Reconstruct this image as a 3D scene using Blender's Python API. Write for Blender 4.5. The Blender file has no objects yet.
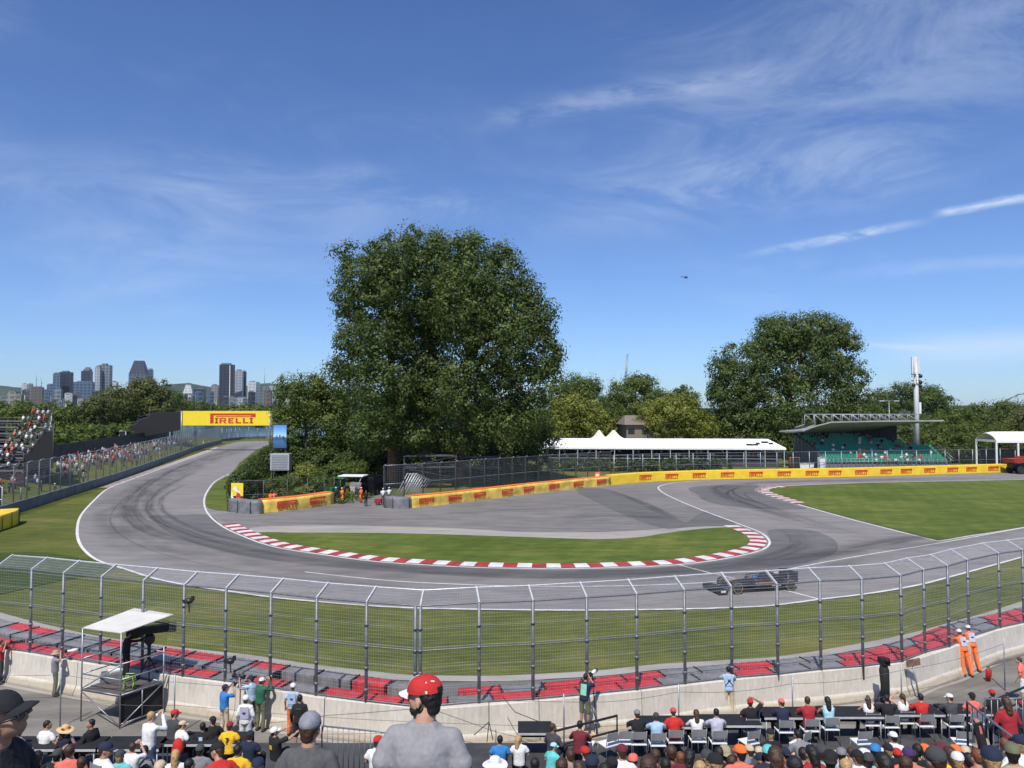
import bpy, bmesh, math, random
import numpy as np
from mathutils import Vector, Matrix, noise as mnoise
from mathutils.geometry import tessellate_polygon
R = math.radians
scene = bpy.context.scene
COL = scene.collection
# ------------------------------------------------------------------ camera
CAMH = 10.7; FPX = 745.0; PITCH = math.atan(26/745.0)
cam_d = bpy.data.cameras.new('camera'); cam = bpy.data.objects.new('camera', cam_d); COL.objects.link(cam)
cam.location = (0, 0, CAMH); cam.rotation_euler = (R(90)+PITCH, 0, 0)
cam_d.sensor_width = 36; cam_d.lens = FPX/1024*36; cam_d.clip_start = 0.1; cam_d.clip_end = 20000
scene.camera = cam
# ------------------------------------------------------------------ light
SUN_EL = R(56); SUN_H = Vector((-0.24, -0.97, 0)).normalized()
to_sun = Vector((SUN_H.x*math.cos(SUN_EL), SUN_H.y*math.cos(SUN_EL), math.sin(SUN_EL)))
sd = bpy.data.lights.new('sun', 'SUN'); sd.energy = 4.9; sd.angle = R(0.55); sd.color = (1.0, 0.95, 0.87)
sun = bpy.data.objects.new('sun', sd); COL.objects.link(sun)
sun.rotation_euler = to_sun.to_track_quat('Z', 'Y').to_euler()
scene.view_settings.view_transform = 'Standard'; scene.view_settings.look = 'None'
scene.view_settings.exposure = 0.0; scene.view_settings.gamma = 1.0
SKY_STRENGTH = 0.10
scene.cycles.transparent_max_bounces = 48

def ray(px, py):
    dx = (px-512)/FPX; dz = (384-py)/FPX
    cp, sp = math.cos(PITCH), math.sin(PITCH)
    return Vector((dx, cp-sp*dz, sp+cp*dz))
def G(px, py, z=0.0):
    d = ray(px, py); t = (z-CAMH)/d.z
    return Vector((d.x*t, d.y*t, z))
def P(px, py, D):
    d = ray(px, py); t = D/d.y
    return Vector((d.x*t, D, CAMH+d.z*t))

# ------------------------------------------------------------------ world
def build_world():
    w = bpy.data.worlds.new("World"); scene.world = w; w.use_nodes = True
    nt = w.node_tree; N = nt.nodes; L = nt.links
    for n in list(N): N.remove(n)
    out = N.new('ShaderNodeOutputWorld'); bg = N.new('ShaderNodeBackground'); bg.inputs[1].default_value = SKY_STRENGTH
    L.new(bg.outputs[0], out.inputs[0])
    sky = N.new('ShaderNodeTexSky'); sky.sky_type = 'NISHITA'; sky.sun_disc = False
    sky.sun_elevation = SUN_EL; sky.sun_rotation = math.atan2(SUN_H.x, SUN_H.y)
    sky.altitude = 50; sky.air_density = 1.0; sky.dust_density = 0.35; sky.ozone_density = 3.0
    hs = N.new('ShaderNodeHueSaturation'); hs.inputs['Saturation'].default_value = 1.12; hs.inputs['Value'].default_value = 1.0
    L.new(sky.outputs[0], hs.inputs['Color'])
    tint = N.new('ShaderNodeMix'); tint.data_type = 'RGBA'; tint.blend_type = 'MULTIPLY'; tint.inputs[0].default_value = 1.0
    tint.inputs[7].default_value = (1.02, 0.95, 1.05, 1)
    L.new(hs.outputs[0], tint.inputs[6])
    tc = N.new('ShaderNodeTexCoord'); D = tc.outputs['Generated']
    spz = N.new('ShaderNodeSeparateXYZ'); L.new(D, spz.inputs[0])
    er = N.new('ShaderNodeValToRGB'); L.new(spz.outputs[2], er.inputs[0]); crr = er.color_ramp
    for e_, (p_, c_) in zip([crr.elements[0], crr.elements[1], crr.elements.new(0.5), crr.elements.new(0.6)], ((0.0, (0.72, 0.98, 1.18)), (0.6, (1, 1, 1)), (0.10, (0.82, 0.97, 1.06)), (0.25, (0.96, 0.99, 1.0)))): e_.position = p_; e_.color = (*c_, 1)
    tint2 = N.new('ShaderNodeMix'); tint2.data_type = 'RGBA'; tint2.blend_type = 'MULTIPLY'; tint2.inputs[0].default_value = 1.0
    L.new(tint.outputs[2], tint2.inputs[6]); L.new(er.outputs[0], tint2.inputs[7])
    gn = N.new('ShaderNodeMix'); gn.data_type = 'RGBA'; gn.blend_type = 'MULTIPLY'; gn.inputs[0].default_value = 1.0; L.new(tint2.outputs[2], gn.inputs[6]); gn.inputs[7].default_value = (1.05, 1.13, 1.28, 1)
    cur = gn.outputs[2]
    nrm = N.new('ShaderNodeVectorMath'); nrm.operation = 'NORMALIZE'; L.new(D, nrm.inputs[0]); D = nrm.outputs[0]
    def math_(op, a, b=None, c=None, clamp=False):
        m = N.new('ShaderNodeMath'); m.operation = op; m.use_clamp = clamp
        for i, v in enumerate((a, b, c)):
            if v is None: continue
            if isinstance(v, (int, float)): m.inputs[i].default_value = v
            else: L.new(v, m.inputs[i])
        return m.outputs[0]
    def dot(v):
        m = N.new('ShaderNodeVectorMath'); m.operation = 'DOT_PRODUCT'; L.new(D, m.inputs[0]); m.inputs[1].default_value = v
        return m.outputs['Value']
    def nz(scale, stretch, detail=6, rough=0.6, dist=0.0, rot=0.0):
        mp = N.new('ShaderNodeMapping'); mp.inputs['Scale'].default_value = stretch; mp.inputs['Rotation'].default_value = (0, rot, 0)
        L.new(D, mp.inputs[0])
        t = N.new('ShaderNodeTexNoise'); t.inputs['Scale'].default_value = scale; t.inputs['Detail'].default_value = detail
        t.inputs['Roughness'].default_value = rough; t.inputs['Distortion'].default_value = dist
        L.new(mp.outputs[0], t.inputs['Vector']); return t.outputs['Fac']
    def smooth(v, a, b, lo=0.0, hi=1.0):
        m = N.new('ShaderNodeMapRange'); m.interpolation_type = 'SMOOTHSTEP'
        L.new(v, m.inputs[0]); m.inputs[1].default_value = a; m.inputs[2].default_value = b
        m.inputs[3].default_value = lo; m.inputs[4].default_value = hi
        return m.outputs[0]
    # streaks of cirrus and aircraft trails: bands round great circles of the sky
    fine = nz(14, (1, 1, 3.2), 9, 0.66, 0.4); wisp = nz(4.0, (1.0, 1, 3.0), 9, 0.68, 0.9, 0.25)
    big = nz(2.0, (1.0, 1, 2.2), 5, 0.55, 0.5, 0.2)
    warp = math_('MULTIPLY_ADD', nz(9, (1, 1, 1.5), 4, 0.6), 2.0, -1.0)
    def streak(p1, p2, width, amt, soft_tex, lo, hi, wob=0.004, taper=0.25, endfade=True):
        d1 = ray(*p1).normalized(); d2 = ray(*p2).normalized()
        n = d1.cross(d2).normalized(); axis = (d2-d1).normalized()
        dist = math_('ABSOLUTE', math_('MULTIPLY_ADD', warp, wob, dot(n)))
        a = dot(axis); a1 = d1.dot(axis); a2 = d2.dot(axis); ln = a2-a1
        along_in = smooth(a, a1, a1+taper*ln); along_out = smooth(a, a2-taper*ln*0.8, a2, 1.0, 0.0) if endfade else None
        m = smooth(dist, 0.0, width, 1.0, 0.0)
        m = math_('MULTIPLY', m, along_in)
        if along_out is not None: m = math_('MULTIPLY', m, along_out)
        front = smooth(dot(((d1+d2)/2).normalized()), 0.3, 0.5)
        m = math_('MULTIPLY', m, front)
        m = math_('MULTIPLY', m, smooth(soft_tex, lo, hi))
        return math_('MULTIPLY', m, amt)
    masks = [
        streak((725, 259), (950, 217), 0.0085, 0.55, fine, 0.32, 0.58, 0.004, 0.5),
        streak((925, 216), (1200, 166), 0.0075, 0.62, fine, 0.32, 0.56, 0.004, 0.12),
        streak((420, 130), (840, 62), 0.024, 0.24, fine, 0.30, 0.66, 0.008, 0.4),
        streak((560, 130), (1300, -20), 0.150, 0.24, wisp, 0.34, 0.68, 0.02, 0.4),
        streak((480, 215), (1040, 150), 0.070, 0.26, wisp, 0.33, 0.64, 0.02, 0.4),
        streak((760, 282), (1300, 235), 0.012, 0.16, wisp, 0.3, 0.6, 0.008, 0.4),
        streak((-260, 165), (480, 215), 0.075, 0.15, wisp, 0.28, 0.66, 0.02, 0.3),
        streak((300, 170), (560, 222), 0.030, 0.16, wisp, 0.36, 0.66, 0.02, 0.4),
        streak((850, 352), (1250, 345), 0.030, 0.42, wisp, 0.22, 0.55, 0.008, 0.35),
        streak((800, 343), (960, 349), 0.006, 0.3, fine, 0.3, 0.6, 0.002, 0.4),
    ]
    base = math_('MULTIPLY', smooth(big, 0.44, 0.75), math_('MULTIPLY', smooth(wisp, 0.35, 0.8), 0.22))
    tot = base
    for m in masks: tot = math_('ADD', tot, m)
    tot = math_('MINIMUM', tot, 0.8)
    # veil near the horizon
    mx = N.new('ShaderNodeMix'); mx.data_type = 'RGBA'
    L.new(tot, mx.inputs[0]); L.new(cur, mx.inputs[6]); mx.inputs[7].default_value = (8.2, 9.2, 10.6, 1)
    L.new(mx.outputs[2], bg.inputs[0])
build_world()

# ------------------------------------------------------------------ tagging
def tag(o, label=None, cat=None, group=None, kind=None):
    if label: o['label'] = label
    if cat: o['category'] = cat
    if group: o['group'] = group
    if kind: o['kind'] = kind
    return o
def empty(name, loc=(0, 0, 0), rz=0.0, label=None, cat=None, group=None):
    o = bpy.data.objects.new(name, None); COL.objects.link(o); o.empty_display_size = 0.3
    o.location = loc; o.rotation_euler = (0, 0, rz); tag(o, label, cat, group); return o
def link(name, me, parent=None, mats=None, smooth=False):
    o = bpy.data.objects.new(name, me); COL.objects.link(o)
    if parent: o.parent = parent
    if mats is not None:
        if not isinstance(mats, (list, tuple)): mats = [mats]
        if len(me.materials) == 0:
            for m in mats: me.materials.append(m)
        else:
            for i, m in enumerate(mats):
                o.material_slots[i].link = 'OBJECT'; o.material_slots[i].material = m
    return o
def finish(name, bm, mats, parent=None, smooth=False, keep_normals=False):
    if not keep_normals: bmesh.ops.recalc_face_normals(bm, faces=bm.faces)
    me = bpy.data.meshes.new(name); bm.to_mesh(me); bm.free()
    if smooth:
        me.polygons.foreach_set('use_smooth', [True]*len(me.polygons))
    return link(name, me, parent, mats)
def copy_tree(o, parent=None):
    c = o.copy(); COL.objects.link(c)
    if parent: c.parent = parent
    for ch in o.children: copy_tree(ch, c)
    return c

# ------------------------------------------------------------------ materials
MATS = {}
def mat(name, col, rough=0.6, metal=0.0, var=0.08, scale=6.0, bump=0.0, bscale=30.0, spec=0.5, coord='Object', col2=None):
    if name in MATS: return MATS[name]
    m = bpy.data.materials.new(name); m.use_nodes = True; nt = m.node_tree; N = nt.nodes; L = nt.links
    b = N['Principled BSDF']; b.inputs['Roughness'].default_value = rough; b.inputs['Metallic'].default_value = metal
    b.inputs['Specular IOR Level'].default_value = spec
    tc = N.new('ShaderNodeTexCoord'); t = N.new('ShaderNodeTexNoise'); t.inputs['Scale'].default_value = scale; t.inputs['Detail'].default_value = 6
    L.new(tc.outputs[coord], t.inputs['Vector'])
    r = N.new('ShaderNodeValToRGB'); L.new(t.outputs['Fac'], r.inputs[0])
    c1 = tuple(max(0, c*(1-var)) for c in col[:3]); c2 = tuple(min(1, c*(1+var)) for c in (col2 or col)[:3])
    r.color_ramp.elements[0].position = 0.38; r.color_ramp.elements[0].color = (*c1, 1)
    r.color_ramp.elements[1].position = 0.62; r.color_ramp.elements[1].color = (*c2, 1)
    L.new(r.outputs[0], b.inputs['Base Color'])
    if bump > 0:
        t2 = N.new('ShaderNodeTexNoise'); t2.inputs['Scale'].default_value = bscale; t2.inputs['Detail'].default_value = 5
        L.new(tc.outputs[coord], t2.inputs['Vector'])
        bp = N.new('ShaderNodeBump'); bp.inputs['Strength'].default_value = bump; bp.inputs['Distance'].default_value = 0.02
        L.new(t2.outputs['Fac'], bp.inputs['Height']); L.new(bp.outputs[0], b.inputs['Normal'])
    MATS[name] = m; return m
def node_mat(name):
    m = bpy.data.materials.new(name); m.use_nodes = True; MATS[name] = m
    return m, m.node_tree.nodes, m.node_tree.links, m.node_tree.nodes['Principled BSDF']
def ramp(N, L, src, stops):
    r = N.new('ShaderNodeValToRGB'); L.new(src, r.inputs[0]); cr = r.color_ramp
    while len(cr.elements) < len(stops): cr.elements.new(0.5)
    for e, (p, c) in zip(cr.elements, stops): e.position = p; e.color = (*c, 1)
    return r.outputs[0]
def noise_node(N, L, scale, detail=6, rough=0.6, coord='Object', stretch=None, dist=0.0):
    tc = N.new('ShaderNodeTexCoord'); v = tc.outputs[coord]
    if stretch:
        mp = N.new('ShaderNodeMapping'); mp.inputs['Scale'].default_value = stretch[:3]
        if len(stretch) > 3: mp.inputs['Rotation'].default_value = (0, 0, stretch[3])
        L.new(v, mp.inputs[0]); v = mp.outputs[0]
    t = N.new('ShaderNodeTexNoise'); t.inputs['Scale'].default_value = scale; t.inputs['Detail'].default_value = detail
    t.inputs['Roughness'].default_value = rough; t.inputs['Distortion'].default_value = dist
    L.new(v, t.inputs['Vector']); return t.outputs['Fac']
def mixc(N, L, f, a, b, blend='MIX'):
    m = N.new('ShaderNodeMix'); m.data_type = 'RGBA'; m.blend_type = blend
    for i, v in ((0, f), (6, a), (7, b)):
        if isinstance(v, (int, float)): m.inputs[i].default_value = v
        elif isinstance(v, tuple): m.inputs[i].default_value = (*v[:3], 1)
        else: L.new(v, m.inputs[i])
    return m.outputs[2]
def grass_mat(name, dark, lite, yellow, mow=0.0, mowrot=0.0):
    m, N, L, b = node_mat(name); b.inputs['Roughness'].default_value = 0.9; b.inputs['Specular IOR Level'].default_value = 0.15
    big = noise_node(N, L, 0.09, 5, 0.6); mid = noise_node(N, L, 1.1, 6, 0.7, stretch=(0.5, 1.6, 1)); fine = noise_node(N, L, 14, 4, 0.8)
    c = ramp(N, L, big, [(0.40, dark), (0.52, lite), (0.64, yellow)])
    stk = noise_node(N, L, 0.6, 7, 0.75, stretch=(0.35, 2.6, 1, 0.12), dist=0.4)
    c = mixc(N, L, 0.6, c, ramp(N, L, stk, [(0.42, (0.72, 0.76, 0.66)), (0.5, (1, 1, 1)), (0.60, (1.30, 1.20, 1.16))]), 'MULTIPLY')
    pt = noise_node(N, L, 0.22, 6, 0.7, stretch=(0.6, 1.7, 1, -0.1), dist=0.6)
    c = mixc(N, L, 0.75, c, ramp(N, L, pt, [(0.43, (0.60, 0.70, 0.55)), (0.5, (0.95, 0.95, 0.95)), (0.58, (1.55, 1.28, 1.45))]), 'MULTIPLY')
    c = mixc(N, L, 0.55, c, ramp(N, L, mid, [(0.40, dark), (0.54, lite), (0.66, yellow)]))
    c = mixc(N, L, 0.75, c, ramp(N, L, fine, [(0.25, (0.45, 0.5, 0.4)), (0.5, (1, 1, 1)), (0.8, (1.4, 1.35, 1.3))]), 'MULTIPLY')
    if mow:
        tc = N.new('ShaderNodeTexCoord'); mp = N.new('ShaderNodeMapping'); mp.inputs['Rotation'].default_value = (0, 0, mowrot)
        L.new(tc.outputs['Object'], mp.inputs[0])
        wv = N.new('ShaderNodeTexWave'); wv.inputs['Scale'].default_value = 0.16; wv.inputs['Distortion'].default_value = 1.5; wv.inputs['Detail'].default_value = 2
        L.new(mp.outputs[0], wv.inputs['Vector'])
        c = mixc(N, L, mow, c, ramp(N, L, wv.outputs['Fac'], [(0.35, (0.8, 0.84, 0.75)), (0.65, (1.15, 1.12, 1.1))]), 'MULTIPLY')
    L.new(c, b.inputs['Base Color'])
    bp = N.new('ShaderNodeBump'); bp.inputs['Strength'].default_value = 0.8; bp.inputs['Distance'].default_value = 0.06
    L.new(noise_node(N, L, 9, 4, 0.8), bp.inputs['Height']); L.new(bp.outputs[0], b.inputs['Normal'])
    return m
def asphalt_mat(name, a, bcol, c3, rough=0.85):
    m, N, L, b = node_mat(name); b.inputs['Roughness'].default_value = rough; b.inputs['Specular IOR Level'].default_value = 0.3
    big = noise_node(N, L, 0.05, 4, 0.55); mid = noise_node(N, L, 0.5, 6, 0.65, stretch=(0.5, 1.8, 1, 0.3)); fine = noise_node(N, L, 30, 3, 0.8)
    c = ramp(N, L, big, [(0.42, tuple(x*0.92 for x in a)), (0.58, bcol)])
    c = mixc(N, L, 0.6, c, ramp(N, L, mid, [(0.38, tuple(x*0.9 for x in a)), (0.5, bcol), (0.64, tuple(x*1.06 for x in c3))]))
    c = mixc(N, L, 0.5, c, ramp(N, L, fine, [(0.3, (0.75, 0.75, 0.75)), (0.7, (1.2, 1.2, 1.2))]), 'MULTIPLY')
    L.new(c, b.inputs['Base Color'])
    bp = N.new('ShaderNodeBump'); bp.inputs['Strength'].default_value = 0.3; bp.inputs['Distance'].default_value = 0.01
    L.new(fine, bp.inputs['Height']); L.new(bp.outputs[0], b.inputs['Normal'])
    return m
def leaf_mat(name, dark, mid, lite, trans=0.25):
    m, N, L, b = node_mat(name); N.remove(b); out = [n for n in N if n.type == 'OUTPUT_MATERIAL'][0]
    at = N.new('ShaderNodeAttribute'); at.attribute_name = 'tint'
    c = ramp(N, L, at.outputs['Fac'], [(0.0, dark), (0.5, mid), (1.0, lite)])
    d = N.new('ShaderNodeBsdfPrincipled'); d.inputs['Roughness'].default_value = 0.55; d.inputs['Specular IOR Level'].default_value = 0.35
    L.new(c, d.inputs['Base Color'])
    t = N.new('ShaderNodeBsdfTranslucent'); L.new(mixc(N, L, 1.0, c, (1.1, 1.3, 0.6), 'MULTIPLY'), t.inputs['Color'])
    ms = N.new('ShaderNodeMixShader'); ms.inputs[0].default_value = trans
    L.new(d.outputs[0], ms.inputs[1]); L.new(t.outputs[0], ms.inputs[2]); L.new(ms.outputs[0], out.inputs['Surface'])
    return m

M_galv = mat('galvanised_steel', (0.30, 0.32, 0.35), 0.45, 0.6, 0.12, 9)
M_galv_light = mat('bright_steel', (0.62, 0.63, 0.64), 0.45, 0.3, 0.1, 9)
M_wire = mat('fence_wire', (0.42, 0.44, 0.47), 0.5, 0.3, 0.1, 3)
M_fpost = mat('fence_post_steel', (0.17, 0.18, 0.195), 0.5, 0.4, 0.15, 9)
M_darkwire = mat('dark_wire', (0.10, 0.105, 0.11), 0.6, 0.2, 0.1, 3)
M_black = mat('black_cloth', (0.012, 0.012, 0.014), 0.8, 0, 0.3, 4)
M_blackp = mat('black_plastic', (0.02, 0.02, 0.022), 0.45, 0, 0.2, 8)
M_conc_wall = None
M_white = mat('white_paint', (0.78, 0.78, 0.76), 0.6, 0, 0.05, 3)
M_whitefab = mat('white_fabric', (0.82, 0.82, 0.80), 0.7, 0, 0.05, 1.2, 0.3, 4)
M_yellow = mat('yellow_vinyl', (0.84, 0.57, 0.035), 0.55, 0, 0.07, 1.2, 0.5, 2.2)
M_yellow_old = mat('faded_yellow_vinyl', (0.74, 0.52, 0.10), 0.6, 0, 0.2, 0.9, 1.0, 1.6)
M_yellow_sign = mat('yellow_sign', (0.86, 0.66, 0.03), 0.5, 0, 0.03, 1.2)
M_redprint = mat('red_print', (0.62, 0.035, 0.02), 0.55, 0, 0.08, 3)
M_orange = mat('orange_cloth', (0.85, 0.17, 0.03), 0.7, 0, 0.1, 5)
M_grey_tarp = mat('grey_tarp', (0.17, 0.175, 0.18), 0.6, 0, 0.2, 1.5, 0.6, 3)
M_ply = mat('plywood', (0.55, 0.40, 0.22), 0.6, 0, 0.15, 3)
M_bark = mat('bark', (0.13, 0.085, 0.055), 0.9, 0, 0.35, 4, 0.8, 9)
M_bark_grey = mat('grey_bark', (0.17, 0.14, 0.11), 0.9, 0, 0.35, 4, 0.8, 9)

# ------------------------------------------------------------------ mesh helpers
def box(bm, c, s, rot=None, mi=0, bevel=0.0):
    r = bmesh.ops.create_cube(bm, size=1.0); vs = r['verts']
    M = Matrix.Diagonal((s[0], s[1], s[2], 1))
    if rot is not None: M = rot.to_4x4() @ M
    M = Matrix.Translation(Vector(c)) @ M
    bmesh.ops.transform(bm, matrix=M, verts=vs)
    fs = set(f for v in vs for f in v.link_faces)
    for f in fs: f.material_index = mi
    if bevel > 0:
        es = set(e for v in vs for e in v.link_edges)
        rr = bmesh.ops.bevel(bm, geom=list(es), offset=bevel, segments=2, profile=0.7, affect='EDGES', clamp_overlap=True)
        for f in rr['faces']: f.material_index = mi
    return vs
def rz(a): return Matrix.Rotation(a, 3, 'Z')
def frame_of(d):
    d = d.normalized(); up = Vector((0, 0, 1)) if abs(d.z) < 0.95 else Vector((0, 1, 0))
    x = d.cross(up).normalized(); y = x.cross(d).normalized(); return x, y
def tube(bm, pts, rad, n=6, mi=0, caps=True):
    pts = [Vector(p) for p in pts]
    if isinstance(rad, (int, float)): rad = [rad]*len(pts)
    rings = []; px = None
    for i, p in enumerate(pts):
        d = (pts[min(i+1, len(pts)-1)]-pts[max(i-1, 0)])
        if d.length < 1e-9: d = Vector((0, 0, 1))
        x, y = frame_of(d)
        if px is not None and x.dot(px) < 0: x, y = -x, -y
        px = x
        rings.append([bm.verts.new(p+(x*math.cos(2*math.pi*k/n)+y*math.sin(2*math.pi*k/n))*rad[i]) for k in range(n)])
    for a, b in zip(rings, rings[1:]):
        for k in range(n):
            f = bm.faces.new((a[k], a[(k+1) % n], b[(k+1) % n], b[k])); f.material_index = mi; f.smooth = True
    if caps and n > 2:
        for rr in (rings[0][::-1], rings[-1]):
            try: bm.faces.new(rr).material_index = mi
            except ValueError: pass
def ellips(bm, c, r, mi=0, sub=2, rot=None):
    rr = bmesh.ops.create_icosphere(bm, subdivisions=sub, radius=1.0); vs = rr['verts']
    M = Matrix.Diagonal((r[0], r[1], r[2], 1))
    if rot is not None: M = rot.to_4x4() @ M
    bmesh.ops.transform(bm, matrix=Matrix.Translation(Vector(c)) @ M, verts=vs)
    for f in set(f for v in vs for f in v.link_faces): f.material_index = mi; f.smooth = True
    return vs
def limb(bm, a, b, r0, r1, n=10, sub=2, mi=0):
    a = Vector(a); b = Vector(b)
    tube(bm, [a, b], [r0, r1], n, mi)
    ellips(bm, a, (r0, r0, r0), mi, sub); ellips(bm, b, (r1, r1, r1), mi, sub)
def prism(bm, poly, z0, z1, mi=0):
    """poly: list of (x,y) -> vertical prism"""
    lo = [bm.verts.new((p[0], p[1], z0)) for p in poly]; hi = [bm.verts.new((p[0], p[1], z1)) for p in poly]
    n = len(poly)
    fs = [bm.faces.new(lo[::-1]), bm.faces.new(hi)]
    for k in range(n): fs.append(bm.faces.new((lo[k], lo[(k+1) % n], hi[(k+1) % n], hi[k])))
    for f in fs: f.material_index = mi
def cr(pts, n=8, closed=False):
    pts = [Vector(p) for p in pts]; out = []; m = len(pts)
    rng = range(m) if closed else range(m-1)
    for i in rng:
        if closed: p0, p1, p2, p3 = pts[(i-1) % m], pts[i], pts[(i+1) % m], pts[(i+2) % m]
        else: p0, p1, p2, p3 = pts[max(i-1, 0)], pts[i], pts[i+1], pts[min(i+2, m-1)]
        # centripetal
        t0 = 0; t1 = t0+max((p1-p0).length, 1e-3)**0.5; t2 = t1+max((p2-p1).length, 1e-3)**0.5; t3 = t2+max((p3-p2).length, 1e-3)**0.5
        for k in range(n):
            t = t1+(t2-t1)*k/n
            A1 = (t1-t)/(t1-t0)*p0+(t-t0)/(t1-t0)*p1; A2 = (t2-t)/(t2-t1)*p1+(t-t1)/(t2-t1)*p2; A3 = (t3-t)/(t3-t2)*p2+(t-t2)/(t3-t2)*p3
            B1 = (t2-t)/(t2-t0)*A1+(t-t0)/(t2-t0)*A2; B2 = (t3-t)/(t3-t1)*A2+(t-t1)/(t3-t1)*A3
            out.append((t2-t)/(t2-t1)*B1+(t-t1)/(t2-t1)*B2)
    if not closed: out.append(pts[-1])
    return out
def sheet(name, pts, z, m, label=None, kind='structure', parent=None):
    pts = [Vector((p[0], p[1], z)) for p in pts]
    me = bpy.data.meshes.new(name); tris = tessellate_polygon([pts])
    me.from_pydata([tuple(p) for p in pts], [], [tuple(t) for t in tris]); me.update()
    bm = bmesh.new(); bm.from_mesh(me)
    for f in bm.faces:
        f.normal_update()
        if f.normal.z < 0: f.normal_flip()
    bm.to_mesh(me); bm.free()
    o = link(name, me, parent, m)
    if kind: o['kind'] = kind
    return o
def resample(path, step):
    out = [path[0].copy()]; acc = 0.0
    for a, b in zip(path, path[1:]):
        L_ = (b-a).length; 
        if L_ < 1e-9: continue
        t = step-acc
        while t <= L_:
            out.append(a.lerp(b, t/L_)); t += step
        acc = L_-(t-step)
    if (out[-1]-path[-1]).length > step*0.2: out.append(path[-1].copy())
    return out
def side(path, i):
    d = path[min(i+1, len(path)-1)]-path[max(i-1, 0)]; d.z = 0; d.normalize()
    return Vector((-d.y, d.x, 0))      # left of travel
def ribbon(bm, path, o1, o2, z, mi=0, uv=None, flat=False):
    lay = bm.loops.layers.uv.verify() if uv else None
    prev = None; acc = 0
    for i, p in enumerate(path):
        s = side(path, i)
        a = bm.verts.new((p.x+s.x*o1, p.y+s.y*o1, z)); b = bm.verts.new((p.x+s.x*o2, p.y+s.y*o2, z))
        if prev:
            l = (path[i]-path[i-1]).length
            f = bm.faces.new((prev[0], prev[1], b, a)); f.normal_update()
            f.material_index = mi if not callable(mi) else mi(i)
            if uv:
                for lp in f.loops:
                    v = lp.vert
                    lp[lay].uv = ((acc if v in prev else acc+l), (0 if v in (prev[0], a) else 1))
            if f.normal.z < 0: f.normal_flip()
            acc += l
        prev = (a, b)
def GP(lst, z=0.0): return [G(x, y, z) for x, y in lst]
# ================================================================== GROUND
M_grass = grass_mat('grass', (0.076, 0.096, 0.020), (0.116, 0.132, 0.027), (0.172, 0.172, 0.050), 0.0)
M_grass_in = grass_mat('infield_grass', (0.072, 0.106, 0.020), (0.110, 0.146, 0.028), (0.170, 0.190, 0.050), 0.22, 0.35)
M_asph = asphalt_mat('track_asphalt', (0.195, 0.182, 0.172), (0.235, 0.218, 0.205), (0.275, 0.258, 0.242))
M_asph_run = asphalt_mat('runoff_asphalt', (0.155, 0.147, 0.140), (0.200, 0.188, 0.176), (0.24, 0.226, 0.21))
M_asph_dark = asphalt_mat('dark_asphalt', (0.115, 0.110, 0.108), (0.145, 0.139, 0.135), (0.175, 0.167, 0.16))
M_conc = asphalt_mat('pale_concrete', (0.30, 0.28, 0.25), (0.36, 0.335, 0.30), (0.40, 0.375, 0.34))
M_dirt = asphalt_mat('gravel_dirt', (0.15, 0.138, 0.122), (0.21, 0.195, 0.172), (0.27, 0.25, 0.22))
M_line = mat('line_paint', (0.66, 0.65, 0.62), 0.7, 0, 0.12, 1.5)
M_kred = mat('kerb_red', (0.36, 0.045, 0.04), 0.6, 0, 0.25, 1.2)
M_kwhite = mat('kerb_white', (0.66, 0.65, 0.62), 0.6, 0, 0.12, 1.2)

bm = bmesh.new()
gs = 9000
nx = 24
for i in range(nx):
    for j in range(nx):
        x0 = -gs+2*gs*i/nx; x1 = -gs+2*gs*(i+1)/nx; y0 = -300+gs*1.6*j/nx; y1 = -300+gs*1.6*(j+1)/nx
        bm.faces.new([bm.verts.new(v) for v in ((x0, y0, -0.03), (x1, y0, -0.03), (x1, y1, -0.03), (x0, y1, -0.03))])
bmesh.ops.remove_doubles(bm, verts=bm.verts, dist=0.01)
ground = finish('ground', bm, M_grass); tag(ground, kind='structure')

near_edge_px = [(262, 441), (245, 441.2), (230, 443.5), (205, 453), (160, 469), (130, 480), (108, 488.5), (93, 501), (80, 516), (76.5, 529), (78, 541.5), (85, 552), (98, 561),
    (125, 569.5), (155, 579), (190, 586), (225, 591), (275, 598), (330, 603), (375, 606.5), (420, 608.5), (525, 610.3), (600, 610.5), (675, 609.5),
    (732, 608), (775, 605.5), (818, 600), (868, 594), (918, 585.5), (955, 576), (1024, 557), (1120, 530), (1260, 495)]
inner_px = [(229, 474), (216, 481), (210, 487.5), (204.5, 499), (207.5, 512.5), (222, 526), (240, 535), (275, 547), (325, 555), (375, 561.5), (425, 565), (475, 567.5), (525, 568.5),
    (575, 568.7), (620, 567.5), (675, 565), (725, 558.7), (760, 550.5), (768.5, 545), (768.5, 540), (760, 532.5), (740, 524.5), (700, 509.5), (675, 499), (661, 491.5), (659, 486.5), (675, 482.8), (710, 480.8)]
near_edge = cr(GP(near_edge_px), 8)
inner = cr(GP(inner_px), 10)
barr_px = [(1260, 463), (1010, 472.3), (930, 475), (850, 477.3), (775, 478.8), (700, 480.3), (645, 482.5), (610, 485), (570, 489), (530, 493.5), (490, 498.5), (450, 503.5), (411, 507.5)]
barr = GP(barr_px)
asp = near_edge + barr + GP([(384, 508), (383, 499), (384, 488), (378, 474), (352, 474), (349, 490), (334, 503.5), (262, 514), (229, 512), (229, 490), (231, 474), (240, 462.5), (256, 450), (272, 443.5), (290, 440.8)])
asphalt = sheet('track', asp, 0.0, M_asph)
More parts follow.
